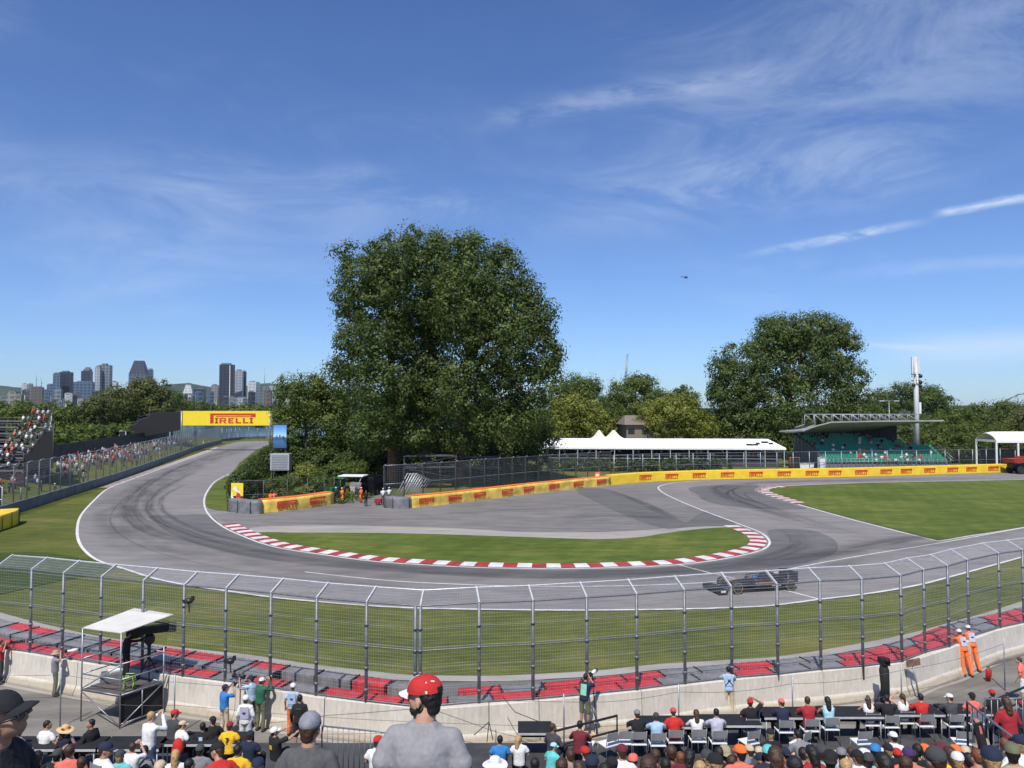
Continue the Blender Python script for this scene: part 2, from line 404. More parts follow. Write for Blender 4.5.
# run-off surface on top of the sheet
run_px = [(231, 513), (262, 514.5), (334, 504), (350, 491), (378, 488), (384, 508.5), (411, 508), (450, 504), (490, 499), (530, 494), (570, 489.5), (610, 485.5), (645, 483), (672, 482)]
run = GP(run_px) + cr(GP([(662, 484), (658, 488), (664, 494), (680, 502), (700, 510), (735, 523)]), 5) + GP([(700, 527), (640, 536), (600, 538), (560, 537), (500, 535), (456, 533.5), (350, 533), (262, 533.5), (240, 528), (222, 521), (214, 515)])
sheet('runoff', run, 0.005, M_asph_run)
strip_px = [(258, 534), (250, 528), (290, 526), (350, 525.5), (410, 527), (460, 528.5), (520, 532.0), (570, 532.5), (620, 531.5), (645, 530), (690, 526.5), (733, 525.5), (738, 528), (684, 531.5), (640, 538), (600, 540), (560, 539), (500, 537), (456, 535), (350, 534)]
sheet('concrete_apron', cr(GP(strip_px), 3, True), 0.009, M_conc)
dark_px = [(576, 488.5), (588, 487.5), (604, 488.5), (632, 497.5), (655, 506), (672, 516), (686, 522.5), (694, 517), (701, 513), (708, 511.8), (716, 515), (736, 525.5), (706, 526.5), (686, 527.5), (668, 529), (648, 524), (622, 514), (600, 504)]
sheet('dark_patch', cr(GP(dark_px), 3, True), 0.013, M_asph_dark)
# darker resurfaced parts of the racing surface
sheet('resurfaced_patch', cr(GP([(690, 487.5), (720, 485.5), (757, 485), (754, 490.5), (772, 498), (795, 505), (806, 509), (758, 509), (712, 503), (697, 494.5)]), 4, True), 0.005, M_asph_dark)
sheet('resurfaced_lane', cr(GP([(770, 530), (806, 529.5), (830, 537), (838, 546), (832, 555), (792, 565), (700, 573), (600, 578), (500, 578), (400, 572), (330, 567), (250, 557), (200, 545), (170, 533), (155, 522), (151, 515.5), (178, 514.5), (206, 514.5), (223, 527), (241, 536), (275, 548), (325, 556), (400, 564), (525, 570), (620, 569), (676, 566.5), (726, 560), (762, 552), (770.5, 545), (770, 538)]), 4, True), 0.005, M_asph_dark)
# grass islands
isl_px = [(257, 533), (300, 533), (350, 533), (420, 534), (500, 536.5), (560, 538.5), (600, 539.3), (637, 537.8), (662, 534), (684, 531), (708, 528.6), (732, 527.6), (747, 530), (754, 536), (753, 542.5), (742, 547.5), (722, 553), (675, 560), (620, 563), (575, 564.3), (525, 564.3), (475, 563.3), (425, 560.8), (375, 557), (325, 550.5), (285, 543)]
sheet('island_grass', cr(GP(isl_px), 4, True), 0.035, M_grass_in)
wedge_px = [(758, 490), (766, 487.6), (783, 486.6), (812, 485.2), (868, 483), (1024, 480), (1260, 476), (1260, 500), (1120, 513), (1024, 526.5), (997, 531), (968, 535), (952, 538.6), (938, 540.2), (903, 531.5), (856, 519.7), (826, 511.5), (798, 503.5), (776, 497)]
sheet('wedge_grass', GP(wedge_px), 0.035, M_grass_in)
sheet('hedge_grass', cr(GP([(231, 475), (217, 482), (211, 488.5), (206, 499), (209, 508.5), (220, 510.5), (229, 511), (233, 500), (236, 484)]), 4, True), 0.02, M_grass_in)
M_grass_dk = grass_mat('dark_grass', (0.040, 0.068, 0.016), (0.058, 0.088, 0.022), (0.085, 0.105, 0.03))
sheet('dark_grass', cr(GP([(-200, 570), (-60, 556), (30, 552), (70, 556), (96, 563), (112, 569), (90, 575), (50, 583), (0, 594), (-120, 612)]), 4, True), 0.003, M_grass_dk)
# painted lines
bm = bmesh.new()
def line(pxs, w, n=6, z=0.012, sm=True):
    p = cr(GP(pxs), n) if sm else GP(pxs)
    ribbon(bm, p, -w/2, w/2, z)
ribbon(bm, resample(near_edge[20:], 0.8), -0.05, 0.17, 0.014)
ribbon(bm, resample(inner, 0.6), -0.12, 0.06, 0.016)
line([(305, 572), (350, 577), (400, 581.5), (450, 584), (500, 585.8), (560, 586.5), (620, 586), (680, 584), (712, 582), (760, 576), (797, 567.5), (860, 556), (940, 543), (1024, 528), (1150, 508)], 0.16)
line([(679, 565), (712, 573.5), (780, 589), (818, 599)], 0.16, sm=False)
wl = GP([(1260, 501), (1120, 514), (1024, 527.4), (997, 532), (968, 536.2), (938, 541.4), (903, 532.7), (856, 520.7), (826, 512.4), (798, 504.4)])
ribbon(bm, wl, -0.1, 0.12, 0.014)
ribbon(bm, cr(GP([(783, 486), (812, 484.8), (868, 482.7), (1024, 479.7), (1200, 476.6)]), 4), -0.1, 0.1, 0.014)
lines = finish('painted_lines', bm, M_line); tag(lines, kind='structure')
# kerbs: real low steps with alternating blocks
def kerb(name, path, o1, o2, h, L0=1.0, mats=(M_kred, M_kwhite), red_until=None):
    bm = bmesh.new(); p = resample(path, L0/2)
    for i in range(0, len(p)-2, 2):
        seg = p[i:i+3]; mi = (i//2) % 2
        top = []
        for k in range(3):
            s = side(p, i+k); q = seg[k]
            top.append((q+s*o1, q+s*(o1+(o2-o1)*0.5), q+s*o2))
        for k in range(2):
            a, b = top[k], top[k+1]
            def V(q, z): return bm.verts.new((q.x, q.y, z))
            for (u, zu, v, zv) in ((0, 0.018, 1, h), (1, h, 2, h*0.8)):
                f = bm.faces.new((V(a[u], zu), V(a[v], zv), V(b[v], zv), V(b[u], zu))); f.material_index = mi
            f = bm.faces.new((V(a[2], h*0.8), V(a[2], 0), V(b[2], 0), V(b[2], h*0.8))); f.material_index = mi
    bmesh.ops.remove_doubles(bm, verts=bm.verts, dist=0.001)
    o = finish(name, bm, list(mats)); tag(o, kind='structure'); return o
# inner path runs clockwise seen from above? choose side by test: the island lies to the left of travel
k_path = cr(GP([(221, 524.5), (240, 534), (275, 546.2), (325, 554.2), (375, 560.8), (425, 564.2), (475, 566.7), (525, 567.7), (575, 568), (620, 566.7), (675, 564.1), (725, 557.8), (758, 550), (766.5, 545), (766.5, 540), (757, 532.8), (737, 525.3)]), 10)
kerb('island_kerb', k_path, 0.05, 1.35, 0.05)
w_path = cr(GP([(783, 485.8), (768, 486.9), (759.5, 488.6), (757.3, 490.6), (764, 494), (776, 498), (797, 504.5)]), 8)
kerb('wedge_kerb', w_path, 0.05, 1.5, 0.05)
M_kpale = mat('kerb_worn', (0.45, 0.41, 0.38), 0.7, 0, 0.2, 1.0); M_kpale2 = mat('kerb_worn_red', (0.36, 0.26, 0.24), 0.7, 0, 0.25, 1.0)
o_path = cr(GP([(108.5, 488), (130, 479.6), (160, 468.6), (180, 461.6), (204, 453.0), (220, 447)]), 8)
kerb('entry_kerb', list(o_path), -0.05, 1.2, 0.04, 1.6, (M_kpale2, M_kpale))
# service strip between the grass and the near wall
ge_px = [(-260, 545), (-120, 578), (0, 613), (50, 626), (100, 637), (175, 647.5), (250, 655.5), (312, 665), (362, 670.5), (400, 675), (450, 676.3), (500, 676.3), (550, 674), (600, 671), (656, 665), (720, 661), (775, 657.5), (843, 647), (905, 635), (943, 625), (993, 611), (1024, 601), (1140, 565)]
ge = cr(GP(ge_px), 6)
def off(path, d): return [p+side(path, i)*d for i, p in enumerate(path)]
bm = bmesh.new(); ribbon(bm, ge, -4.4, -0.5, -0.004); o = finish('service_lane', bm, M_asph_dark); tag(o, kind='structure')
bm = bmesh.new(); ribbon(bm, ge, -0.62, 0.0, 0.03); o = finish('concrete_edging', bm, M_conc); tag(o, kind='structure')

# near wall line
wall_px = [(-90, 628), (20, 651), (62, 658), (100, 664), (142, 670), (183, 676.5), (225, 681.5), (270, 688), (316, 695.5), (366, 702), (420, 708), (479, 703), (533, 700), (587, 695), (637, 690), (685, 684), (732, 678.5), (778, 675), (821, 670), (863, 667), (902, 662), (925, 653), (949, 647), (969, 638), (1000, 628), (1024, 623), (1110, 600)]
WZ = 1.2
wall = [G(x, y, WZ) for x, y in wall_px]
for w in wall: w.z = 0
wall_s = resample(cr(wall, 6), 0.5)
bm = bmesh.new()
bm.free(); vp = off(wall_s, -0.2)
bm = bmesh.new(); bm.free()
o = sheet('gravel_verge', [Vector((p.x, p.y, 0)) for p in vp[::3]]+[Vector((60, 10, 0)), Vector((60, -30, 0)), Vector((-60, -30, 0)), Vector((-60, 20, 0))], -0.015, M_dirt)
bm = bmesh.new()
ribbon(bm, vp, -0.3, 0.1, -0.012)
o = finish('wall_footing', bm, M_conc); tag(o, kind='structure')

# tyre marks, soft edged stains laid by the cars
def marks_mat():
    m, N, L, b = node_mat('tyre_rubber'); out = [n for n in N if n.type == 'OUTPUT_MATERIAL'][0]
    b.inputs['Base Color'].default_value = (0.055, 0.055, 0.058, 1); b.inputs['Roughness'].default_value = 0.75
    uvn = N.new('ShaderNodeUVMap'); sp = N.new('ShaderNodeSeparateXYZ'); L.new(uvn.outputs[0], sp.inputs[0])
    def mth(op, a, bb=None):
        q = N.new('ShaderNodeMath'); q.operation = op; q.use_clamp = False
        for i, v in enumerate((a, bb)):
            if v is None: continue
            if isinstance(v, (int, float)): q.inputs[i].default_value = v
            else: L.new(v, q.inputs[i])
        return q.outputs[0]
    v = mth('ABSOLUTE', mth('SUBTRACT', mth('MULTIPLY', sp.outputs[1], 2.0), 1.0))
    mr = N.new('ShaderNodeMapRange'); mr.interpolation_type = 'SMOOTHSTEP'; L.new(v, mr.inputs[0])
    mr.inputs[1].default_value = 0.15; mr.inputs[2].default_value = 1.0; mr.inputs[3].default_value = 1.0; mr.inputs[4].default_value = 0.0
    cx = N.new('ShaderNodeCombineXYZ'); L.new(mth('MULTIPLY', sp.outputs[0], 0.08), cx.inputs[0]); L.new(mth('MULTIPLY', sp.outputs[1], 2.2), cx.inputs[1])
    nz = N.new('ShaderNodeTexNoise'); nz.inputs['Scale'].default_value = 2.0; nz.inputs['Detail'].default_value = 5; L.new(cx.outputs[0], nz.inputs['Vector'])
    mr2 = N.new('ShaderNodeMapRange'); L.new(nz.outputs['Fac'], mr2.inputs[0]); mr2.inputs[1].default_value = 0.35; mr2.inputs[2].default_value = 0.65; mr2.inputs[3].default_value = 0.15; mr2.inputs[4].default_value = 1.0
    at = N.new('ShaderNodeAttribute'); at.attribute_name = 'amount'
    fac = mth('MULTIPLY', mth('MULTIPLY', mr.outputs[0], mr2.outputs[0]), at.outputs['Fac'])
    tr = N.new('ShaderNodeBsdfTransparent'); ms = N.new('ShaderNodeMixShader'); L.new(fac, ms.inputs[0]); L.new(tr.outputs[0], ms.inputs[1]); L.new(b.outputs[0], ms.inputs[2])
    L.new(ms.outputs[0], out.inputs['Surface']); return m
M_marks = marks_mat()
mk = bmesh.new(); mk_amt = []
mk_z = [0.020]
def mark(pxs, w, amt):
    p = resample(cr(GP(pxs), 8), 1.0); n0 = len(mk.faces); mk_z[0] += 0.0012
    ribbon(mk, p, -w/2, w/2, mk_z[0], uv=True)
    n = len(mk.faces)-n0
    for i in range(n):
        t = min(1, min(i, n-1-i)/max(1, n*0.2)); mk_amt.append(amt*t)
mark([(262, 442), (230, 452), (185, 468), (150, 485), (128, 503), (122, 517), (135, 533), (175, 548), (250, 562), (350, 572), (460, 576), (600, 577), (700, 572)], 9.0, 0.34)
mark([(205, 458), (168, 472), (140, 490), (128, 507), (135, 521), (160, 535), (220, 549), (300, 560)], 2.2, 0.32)
mark([(200, 470), (165, 487), (150, 500), (150, 512), (165, 524), (200, 537), (260, 551), (340, 563), (420, 570)], 1.5, 0.42)
mark([(190, 482), (163, 497), (162, 508), (176, 520), (205, 532), (250, 543), (320, 556)], 0.9, 0.40)
mark([(150, 487), (138, 500), (137, 510), (146, 520), (170, 531)], 0.7, 0.3)
mark([(125, 512), (127, 520), (140, 530), (170, 541)], 0.7, 0.4)
mark([(300, 556), (400, 569), (520, 574), (640, 573), (720, 566), (775, 555), (800, 545), (800, 536), (785, 525)], 2.8, 0.28)
mark([(830, 590), (780, 580), (740, 575), (640, 580), (540, 580)], 2.2, 0.16)
mark([(1024, 520), (900, 540), (840, 552), (770, 562), (690, 572)], 3.0, 0.30)
mark([(1010, 478), (900, 479.5), (800, 481.5), (745, 483.5), (722, 487), (722, 492), (738, 500), (770, 510), (810, 522), (850, 533), (900, 541)], 4.5, 0.36)
mark([(1150, 500), (1024, 522), (900, 543), (840, 555), (800, 568), (700, 578), (560, 582)], 7.0, 0.26)
mark([(755, 487), (735, 489), (727, 493), (735, 499), (760, 508)], 0.8, 0.55)
mark([(765, 484), (743, 486), (733, 490), (738, 496), (765, 505)], 0.6, 0.5)
mark([(748, 491), (745, 494), (752, 500), (775, 508)], 0.5, 0.5)
mark([(606, 490), (640, 502), (668, 515), (690, 521)], 2.0, 0.35)
for ww, pxs in ((0.10, [(225, 449), (185, 465), (150, 483), (120, 503), (110, 519), (122, 536), (165, 555), (240, 571), (350, 583), (480, 590), (620, 591), (740, 586), (850, 571), (960, 553)]), (0.10, [(700, 487), (690, 492), (712, 502), (760, 516), (820, 530), (900, 545)]), (0.12, [(420, 508), (520, 503), (600, 497), (640, 492)]), (0.12, [(300, 524), (400, 520), (520, 519), (640, 520)])):
    mark(pxs, ww*2.2, 0.35)
mark([(235, 447), (190, 463), (155, 481), (137, 498), (134, 511), (146, 525), (190, 542), (260, 557), (360, 568)], 0.6, 0.25)
mark([(500, 572), (620, 571), (700, 566), (765, 556), (790, 546), (790, 537), (770, 526)], 0.7, 0.22)
mark([(520, 575), (640, 574), (720, 568), (780, 557), (806, 546), (804, 536)], 0.6, 0.2)
mark([(430, 515), (480, 512), (560, 508), (610, 505)], 1.6, 0.3)
mark([(560, 520), (590, 516), (640, 517), (690, 521)], 3.0, 0.25)
for (a, b_) in (((127, 545), (133, 543)), ((118, 540), (124, 539)), ((141, 551), (149, 552)), ((90, 530), (97, 529)), ((100, 526), (106, 527))):
    mark([a, ((a[0]+b_[0])/2, (a[1]+b_[1])/2), b_], 0.35, 1.0)
tm = finish('tyre_marks', mk, M_marks, keep_normals=True); tag(tm, kind='structure')
at = tm.data.attributes.new('amount', 'FLOAT', 'FACE')
at.data.foreach_set('value', mk_amt[:len(tm.data.polygons)])

# embankment left of the far wall
lw_px = [(-120, 557), (-40, 530), (17, 512.5), (62, 498), (112, 482), (145, 470), (175, 458.5), (200, 449), (222, 443)]
lwall = resample(cr(GP(lw_px), 6), 3.0)
bm = bmesh.new(); prev = None
prof = [(0.2, -0.02), (2.0, 0.1), (6, 0.7), (12, 1.5), (18, 1.9), (40, 2.2), (90, 2.4), (120, -0.05)]
for i, p in enumerate(lwall):
    s = side(lwall, i)
    rowv = [bm.verts.new((p.x+s.x*d, p.y+s.y*d, z)) for d, z in prof]
    if prev:
        for k in range(len(prof)-1): bm.faces.new((prev[k], prev[k+1], rowv[k+1], rowv[k]))
    prev = rowv
emb = finish('embankment', bm, M_grass, smooth=True); tag(emb, kind='structure')
def emb_z(d):
    for (a, za), (b, zb) in zip(prof, prof[1:]):
        if a <= d <= b: return za+(zb-za)*(d-a)/(b-a)
    return 0
# the basin of water beyond the track
M_water, N_, L_, b_ = node_mat('water'); b_.inputs['Base Color'].default_value = (0.03, 0.06, 0.09, 1); b_.inputs['Roughness'].default_value = 0.12
bp = N_.new('ShaderNodeBump'); bp.inputs['Strength'].default_value = 0.3; L_.new(noise_node(N_, L_, 0.8, 4), bp.inputs['Height']); L_.new(bp.outputs[0], b_.inputs['Normal'])
sheet('water', [Vector(v) for v in ((-150, 292, 0), (-60, 292, 0), (-20, 560, 0), (-330, 560, 0))], -0.005, M_water)
# hill beyond the city
def ridge(name, prof, D, depth, m):
    bm = bmesh.new(); xs = []
    pts = cr([Vector((x, y, 0)) for x, y in prof], 8)
    rows = []
    for f, sc in ((0.0, 0.0), (0.25, 0.45), (0.55, 0.82), (1.0, 1.0), (1.5, 0.5), (2.0, 0.0)):
        row = []
        for i, p in enumerate(pts):
            q = P(p.x, p.y, D); h = q.z
            n = mnoise.noise(Vector((q.x*0.006, f*3, 0)))*8 + mnoise.noise(Vector((q.x*0.03, f*7, 1)))*5
            row.append(bm.verts.new((q.x, D-depth+depth*f, max(-2, h*sc+(n if 0.1 < sc else 0)))))
        rows.append(row)
    for a, b in zip(rows, rows[1:]):
        for k in range(len(a)-1): bm.faces.new((a[k], a[k+1], b[k+1], b[k]))
    o = finish(name, bm, m, smooth=True); tag(o, kind='structure'); return o
M_hill = mat('wooded_hill', (0.035, 0.062, 0.030), 0.95, 0, 0.45, 0.012, 0.9, 0.05)
ridge('hill', [(-300, 396), (-150, 388), (-60, 384), (0, 385.5), (20, 387.5), (45, 390), (80, 391), (120, 391), (150, 388.5), (168, 385), (188, 383.2), (205, 386), (240, 386.5), (258, 384.5), (275, 384), (300, 386), (340, 390), (420, 397), (520, 405)], 4800, 900, M_hill)
ridge('distant_hill', [(700, 409), (800, 406), (850, 404), (900, 403), (960, 405), (1030, 405), (1200, 402), (1400, 404)], 3000, 500, M_hill)
# ================================================================== NEAR WALL AND CATCH FENCE
def wall_mat():
    m, N, L, b = node_mat('cast_concrete'); b.inputs['Roughness'].default_value = 0.85
    n1 = noise_node(N, L, 0.7, 6, 0.65); n2 = noise_node(N, L, 5, 6, 0.7, stretch=(2.5, 2.5, 0.35)); n3 = noise_node(N, L, 40, 3, 0.7)
    c = ramp(N, L, n1, [(0.38, (0.56, 0.515, 0.435)), (0.62, (0.70, 0.65, 0.56))])
    c = mixc(N, L, 0.5, c, ramp(N, L, n2, [(0.3, (0.62, 0.6, 0.56)), (0.6, (1, 1, 1)), (0.8, (1.1, 1.1, 1.1))]), 'MULTIPLY')
    tc = N.new('ShaderNodeTexCoord'); sp = N.new('ShaderNodeSeparateXYZ'); L.new(tc.outputs['Object'], sp.inputs[0])
    ad = N.new('ShaderNodeMath'); ad.operation = 'MULTIPLY_ADD'; L.new(n1, ad.inputs[0]); ad.inputs[1].default_value = -0.35; L.new(sp.outputs[2], ad.inputs[2])
    d = ramp(N, L, ad.outputs[0], [(0.0, (0.55, 0.5, 0.42)), (0.12, (1, 1, 1))])
    c = mixc(N, L, 0.8, c, d, 'MULTIPLY')
    L.new(c, b.inputs['Base Color'])
    bp = N.new('ShaderNodeBump'); bp.inputs['Strength'].default_value = 0.25; L.new(n3, bp.inputs['Height']); L.new(bp.outputs[0], b.inputs['Normal'])
    return m
M_cw = wall_mat()
wl_t = empty('concrete_wall', (0, wall[10].y, 0), 0, 'long cream concrete wall in cast blocks carrying the tall curved catch fence', 'wall')
def child(o, parent):
    o.parent = parent; o.matrix_parent_inverse = Matrix.Translation(-parent.location); return o
wp = resample(cr(wall, 6), 3.6)
for a, b in zip(wp, wp[1:]):
    bm = bmesh.new(); d = (b-a); ln = d.length; ang = math.atan2(d.y, d.x)
    # jersey profile block
    pr = [(-0.30, 0), (-0.30, 0.08), (-0.17, 0.34), (-0.12, WZ-0.02), (-0.10, WZ), (0.10, WZ), (0.12, WZ-0.02), (0.17, 0.34), (0.30, 0.08), (0.30, 0)]
    e0 = [bm.verts.new((0.012, y, z)) for y, z in pr]; e1 = [bm.verts.new((ln-0.012, y, z)) for y, z in pr]
    bm.faces.new(e0); bm.faces.new(e1[::-1])
    for k in range(len(pr)): bm.faces.new((e0[k], e0[(k+1) % len(pr)], e1[(k+1) % len(pr)], e1[k]))
    o = finish('wall_block', bm, M_cw, wl_t); o.location = Vector((a.x, a.y, 0))-wl_t.location; o.rotation_euler = (0, 0, ang)

posts = wall[1:-1]
posts = [G(30, 652.5, WZ)]+wall[2:-1]
ext_l = wall[2]-wall[4]
posts = [Vector((posts[0].x-1.72, posts[0].y+0.5, 0)), posts[0]]+posts[1:]
for p in posts: p.z = 0
posts.append(posts[-1]+(posts[-1]-posts[-2])); posts.append(posts[-1]+(posts[-1]-posts[-2]))
FH = 4.42
cf = empty('catch_fence', (0, posts[8].y, 0), 0, 'tall curved galvanised mesh catch fence standing on the cream wall in front of the grandstand', 'fence')
def wires(bm, quad, sx, sz, r, n=3):
    """quad: 4 corners a(bottom0) b(bottom1) c(top1) d(top0)"""
    a, b, c, d = [Vector(v) for v in quad]
    w = (b-a).length; h = (d-a).length
    for k in range(1, int(w/sx)+1):
        t = k*sx/w
        if t < 1: tube(bm, [a.lerp(b, t), d.lerp(c, t)], r, n, caps=False)
    for k in range(1, int(h/sz)+1):
        t = k*sz/h
        if t < 1: tube(bm, [a.lerp(d, t), b.lerp(c, t)], r, n, caps=False)
tops = []
for i, p in enumerate(posts):
    s = side(posts, i); tops.append((p+Vector((0, 0, FH)), p+s*0.68+Vector((0, 0, FH+0.34))))
mesh_bm = bmesh.new(); top_bm = bmesh.new(); rail_bm = bmesh.new(); lite_bm = bmesh.new()
for i, p in enumerate(posts):
    bm = bmesh.new()
    def onep(q):
        tube(bm, [q+Vector((0, 0, WZ-0.45)), q+Vector((0, 0, FH))], 0.055, 8)
        for z in (1.6, 2.3, 3.0, 3.7): tube(bm, [q+Vector((0, 0, z-0.05)), q+Vector((0, 0, z+0.05))], 0.075, 8)
    q = p.copy()
    onep(q)
    if i == 10: onep(q+Vector((-0.16, 0, 0)))
    o = finish('post', bm, M_fpost, None); child(o, cf)
    bm = bmesh.new(); a, b = tops[i]
    box(bm, (a+b)/2, (0.05, (b-a).length+0.04, 0.09), Vector((0, 1, 0)).rotation_difference((b-a).normalized()).to_matrix())
    o = finish('outrigger_arm', bm, M_galv_light, None); child(o, cf)
for i in range(len(posts)-1):
    a, b = posts[i], posts[i+1]; z = Vector((0, 0, 1))
    wires(mesh_bm, (a+z*(WZ+0.02), b+z*(WZ+0.02), b+z*FH, a+z*FH), 0.085, 0.11, 0.0025)
    wires(mesh_bm, (a+z*(WZ+0.02), b+z*(WZ+0.02), b+z*FH, a+z*FH), 9, 0.62, 0.005)
    wires(top_bm, (tops[i][0], tops[i+1][0], tops[i+1][1], tops[i][1]), 0.055, 0.14, 0.0038)

child(finish('wire_mesh', mesh_bm, M_wire), cf); child(finish('overhang_mesh', top_bm, M_wire), cf)
rail_bm.free()
for zz, r in ((WZ+0.05, 0.028), (3.0, 0.024), (FH, 0.028)):
    bm = bmesh.new(); tube(bm, [p+Vector((0, 0, zz)) for p in posts], r, 6); child(finish('rail', bm, M_fpost), cf)
tube(lite_bm, [t[1] for t in tops], 0.026, 6)
child(finish('top_rail', lite_bm, M_galv_light), cf)

# safety posts with cables on the spectators' side of the wall
sp_t = empty('cable_fence', (0, 22, 0), 0, 'thin grey poles with sagging cables standing just inside the cream wall', 'fence')
pp = [G(x, y, 0) for x, y in ((-40, 720), (60, 727), (174, 736), (340, 765))]+[G(564, 760, 0), G(679, 748, 0), G(793, 738, 0), G(902, 722, 0), G(1005, 690, 0)]
pp = [p for i, p in enumerate(pp) if i not in (3,)]
bmw = bmesh.new()
for i, p in enumerate(pp):
    bm = bmesh.new(); tube(bm, [p, p+Vector((0, 0, 2.0))], 0.024, 6); child(finish('pole', bm, M_galv), sp_t)
    if i:
        for z in (1.0, 1.75):
            a, b = pp[i-1], p
            tube(bmw, [a.lerp(b, t/6)+Vector((0, 0, z-0.12*math.sin(math.pi*t/6))) for t in range(7)], 0.007, 4)
child(finish('cable', bmw, M_darkwire), sp_t)

# ------------------------------------------------------------------ modular barrier blocks behind the wall
def tech_mat(name, c): return mat(name, c, 0.55, 0, 0.22, 2.0, 0.35, 6)
M_tr = tech_mat('red_barrier_plastic', (0.52, 0.036, 0.036)); M_tg = tech_mat('grey_barrier_plastic', (0.215, 0.205, 0.195))
def block_mesh(L0=1.42, W=0.62, Hh=1.15):
    bm = bmesh.new(); box(bm, (0, 0, Hh/2), (L0, W, Hh), bevel=0.05)
    for k in range(5):
        box(bm, (-L0/2+0.14+k*0.285, 0, Hh*0.5+0.012), (0.10, W+0.03, Hh-0.02), bevel=0.015)
    me = bpy.data.meshes.new('barrier_block'); bm.to_mesh(me); bm.free(); return me
blk = block_mesh()
strap_bm = bmesh.new(); box(strap_bm, (0, 0, 0.6), (0.035, 0.64, 1.15)); strap_me = bpy.data.meshes.new('strap'); strap_bm.to_mesh(strap_me); strap_bm.free()
blkr = blk.copy(); blk.materials.append(M_tg); blkr.materials.append(M_tr); strap_me.materials.append(M_black)
redsegs = [(432, 470), (472, 518), (524, 572), (597, 646), (735, 777), (855, 903), (908, 950), (990, 1023), (-200, 232), (236, 300), (318, 432)]
def px_of(p):
    t = p.y*math.cos(PITCH)+(p.z-CAMH)*math.sin(PITCH); return 512+FPX*p.x/t
wfull = cr(wall, 8)
row_a = resample(off(wfull, 0.62), 1.5); row_b = resample(off(wfull, 1.30), 1.5)
def put_block(p, q, red, row):
    c = (p+q)/2; d = q-p; name = 'barrier_block'
    t = empty(name, (c.x, c.y, -0.004), math.atan2(d.y, d.x))
    pxl = px_of(c)
    tag(t, ('red' if red else 'grey')+' plastic barrier block behind the cream wall, '+row, 'barrier', 'red and grey plastic barrier blocks behind the cream wall')
    o = link('shell', blkr if red else blk, t); 
    s = link('strap', strap_me, t); s.location = (0.72, 0, 0)
rnd = random.Random(4)
for a, b in zip(row_a, row_a[1:]):
    x = px_of((a+b)/2); red = any(l <= x <= r for l, r in redsegs)
    if -80 < x < 1100: put_block(a, b, red, 'in the row against the wall')
for a, b in zip(row_b, row_b[1:]):
    x = px_of((a+b)/2); red = any(l <= x <= r for l, r in redsegs if l > 230) or (200 < x < 232)
    if 440 < x < 1100: put_block(a, b, red, 'in the second row from the wall')
row_fine = resample(off(wfull, 0.62), 0.3)
# outer row on the left, converging with the wall row
outer = [G(x, y, 1.15) for x, y in ((-90, 607), (0, 622), (60, 634), (112, 642.5), (150, 648), (190, 653.5), (235, 660), (280, 667), (325, 673.5), (368, 679.5), (425, 689))]
for p in outer: p.z = 0
outer = resample(cr(outer, 6), 1.5)
for a, b in zip(outer, outer[1:]):
    x = px_of((a+b)/2); red = any(l <= x <= r for l, r in ((18, 46), (100, 124), (172, 206), (256, 300), (350, 386)))
    put_block(a, b, red, 'in the outer row beside the grass')
for dd, lim in ((0.66, 285), (1.32, 150), (1.98, 60)):
    rw = resample(off(cr(outer, 4), -dd), 1.5)
    for a, b in zip(rw, rw[1:]):
        if px_of((a+b)/2) < lim and min(((a+b)/2-q).length for q in row_fine) > .72: put_block(a, b, False, 'in the middle rows')

# ------------------------------------------------------------------ lettering of the barrier banners
def logo_mesh(w, asp=0.32):
    bm = bmesh.new(); d = 0.03; hs = w*asp/0.30
    def bx(x0, x1, y0, y1): box(bm, ((x0+x1)/2*w, 0, (y0+y1)/2*hs), ((x1-x0)*w, d, (y1-y0)*hs))
    bx(0, 0.075, 0, 0.30); bx(0.075, 1.0, 0.245, 0.30); bx(0.12, 0.90, 0.195, 0.215); bx(0.90, 1.0, 0.19, 0.245)
    st = 0.042; T = 0.16
    x = 0.13
    def I(x): bx(x, x+st, 0, T); bx(x-0.02, x+st+0.02, 0, 0.022); bx(x-0.02, x+st+0.02, T-0.022, T)
    def E(x): bx(x, x+st, 0, T); bx(x+st, x+0.12, 0, 0.03); bx(x+st, x+0.10, 0.066, 0.094); bx(x+st, x+0.12, T-0.03, T)
    def Lh(x): bx(x, x+st, 0, T); bx(x+st, x+0.12, 0, 0.032)
    def Rr(x):
        bx(x, x+st, 0, T); bx(x+st, x+0.11, T-0.028, T); bx(x+st, x+0.11, 0.066, 0.09); bx(x+0.11, x+0.145, 0.07, T-0.004)
        vs = [(x+0.075, 0.066), (x+0.115, 0.066), (x+0.155, 0), (x+0.11, 0)]
        f0 = [bm.verts.new((a*w, -d/2, b*hs)) for a, b in vs]; f1 = [bm.verts.new((a*w, d/2, b*hs)) for a, b in vs]
        bm.faces.new(f0); bm.faces.new(f1[::-1])
        for k in range(4): bm.faces.new((f0[k], f1[k], f1[(k+1) % 4], f0[(k+1) % 4]))
    I(0.12); Rr(0.205); E(0.40); Lh(0.56); Lh(0.72); I(0.885)
    bmesh.ops.recalc_face_normals(bm, faces=bm.faces)
    me = bpy.data.meshes.new('logo'); bm.to_mesh(me); bm.free(); me.materials.append(M_redprint); return me
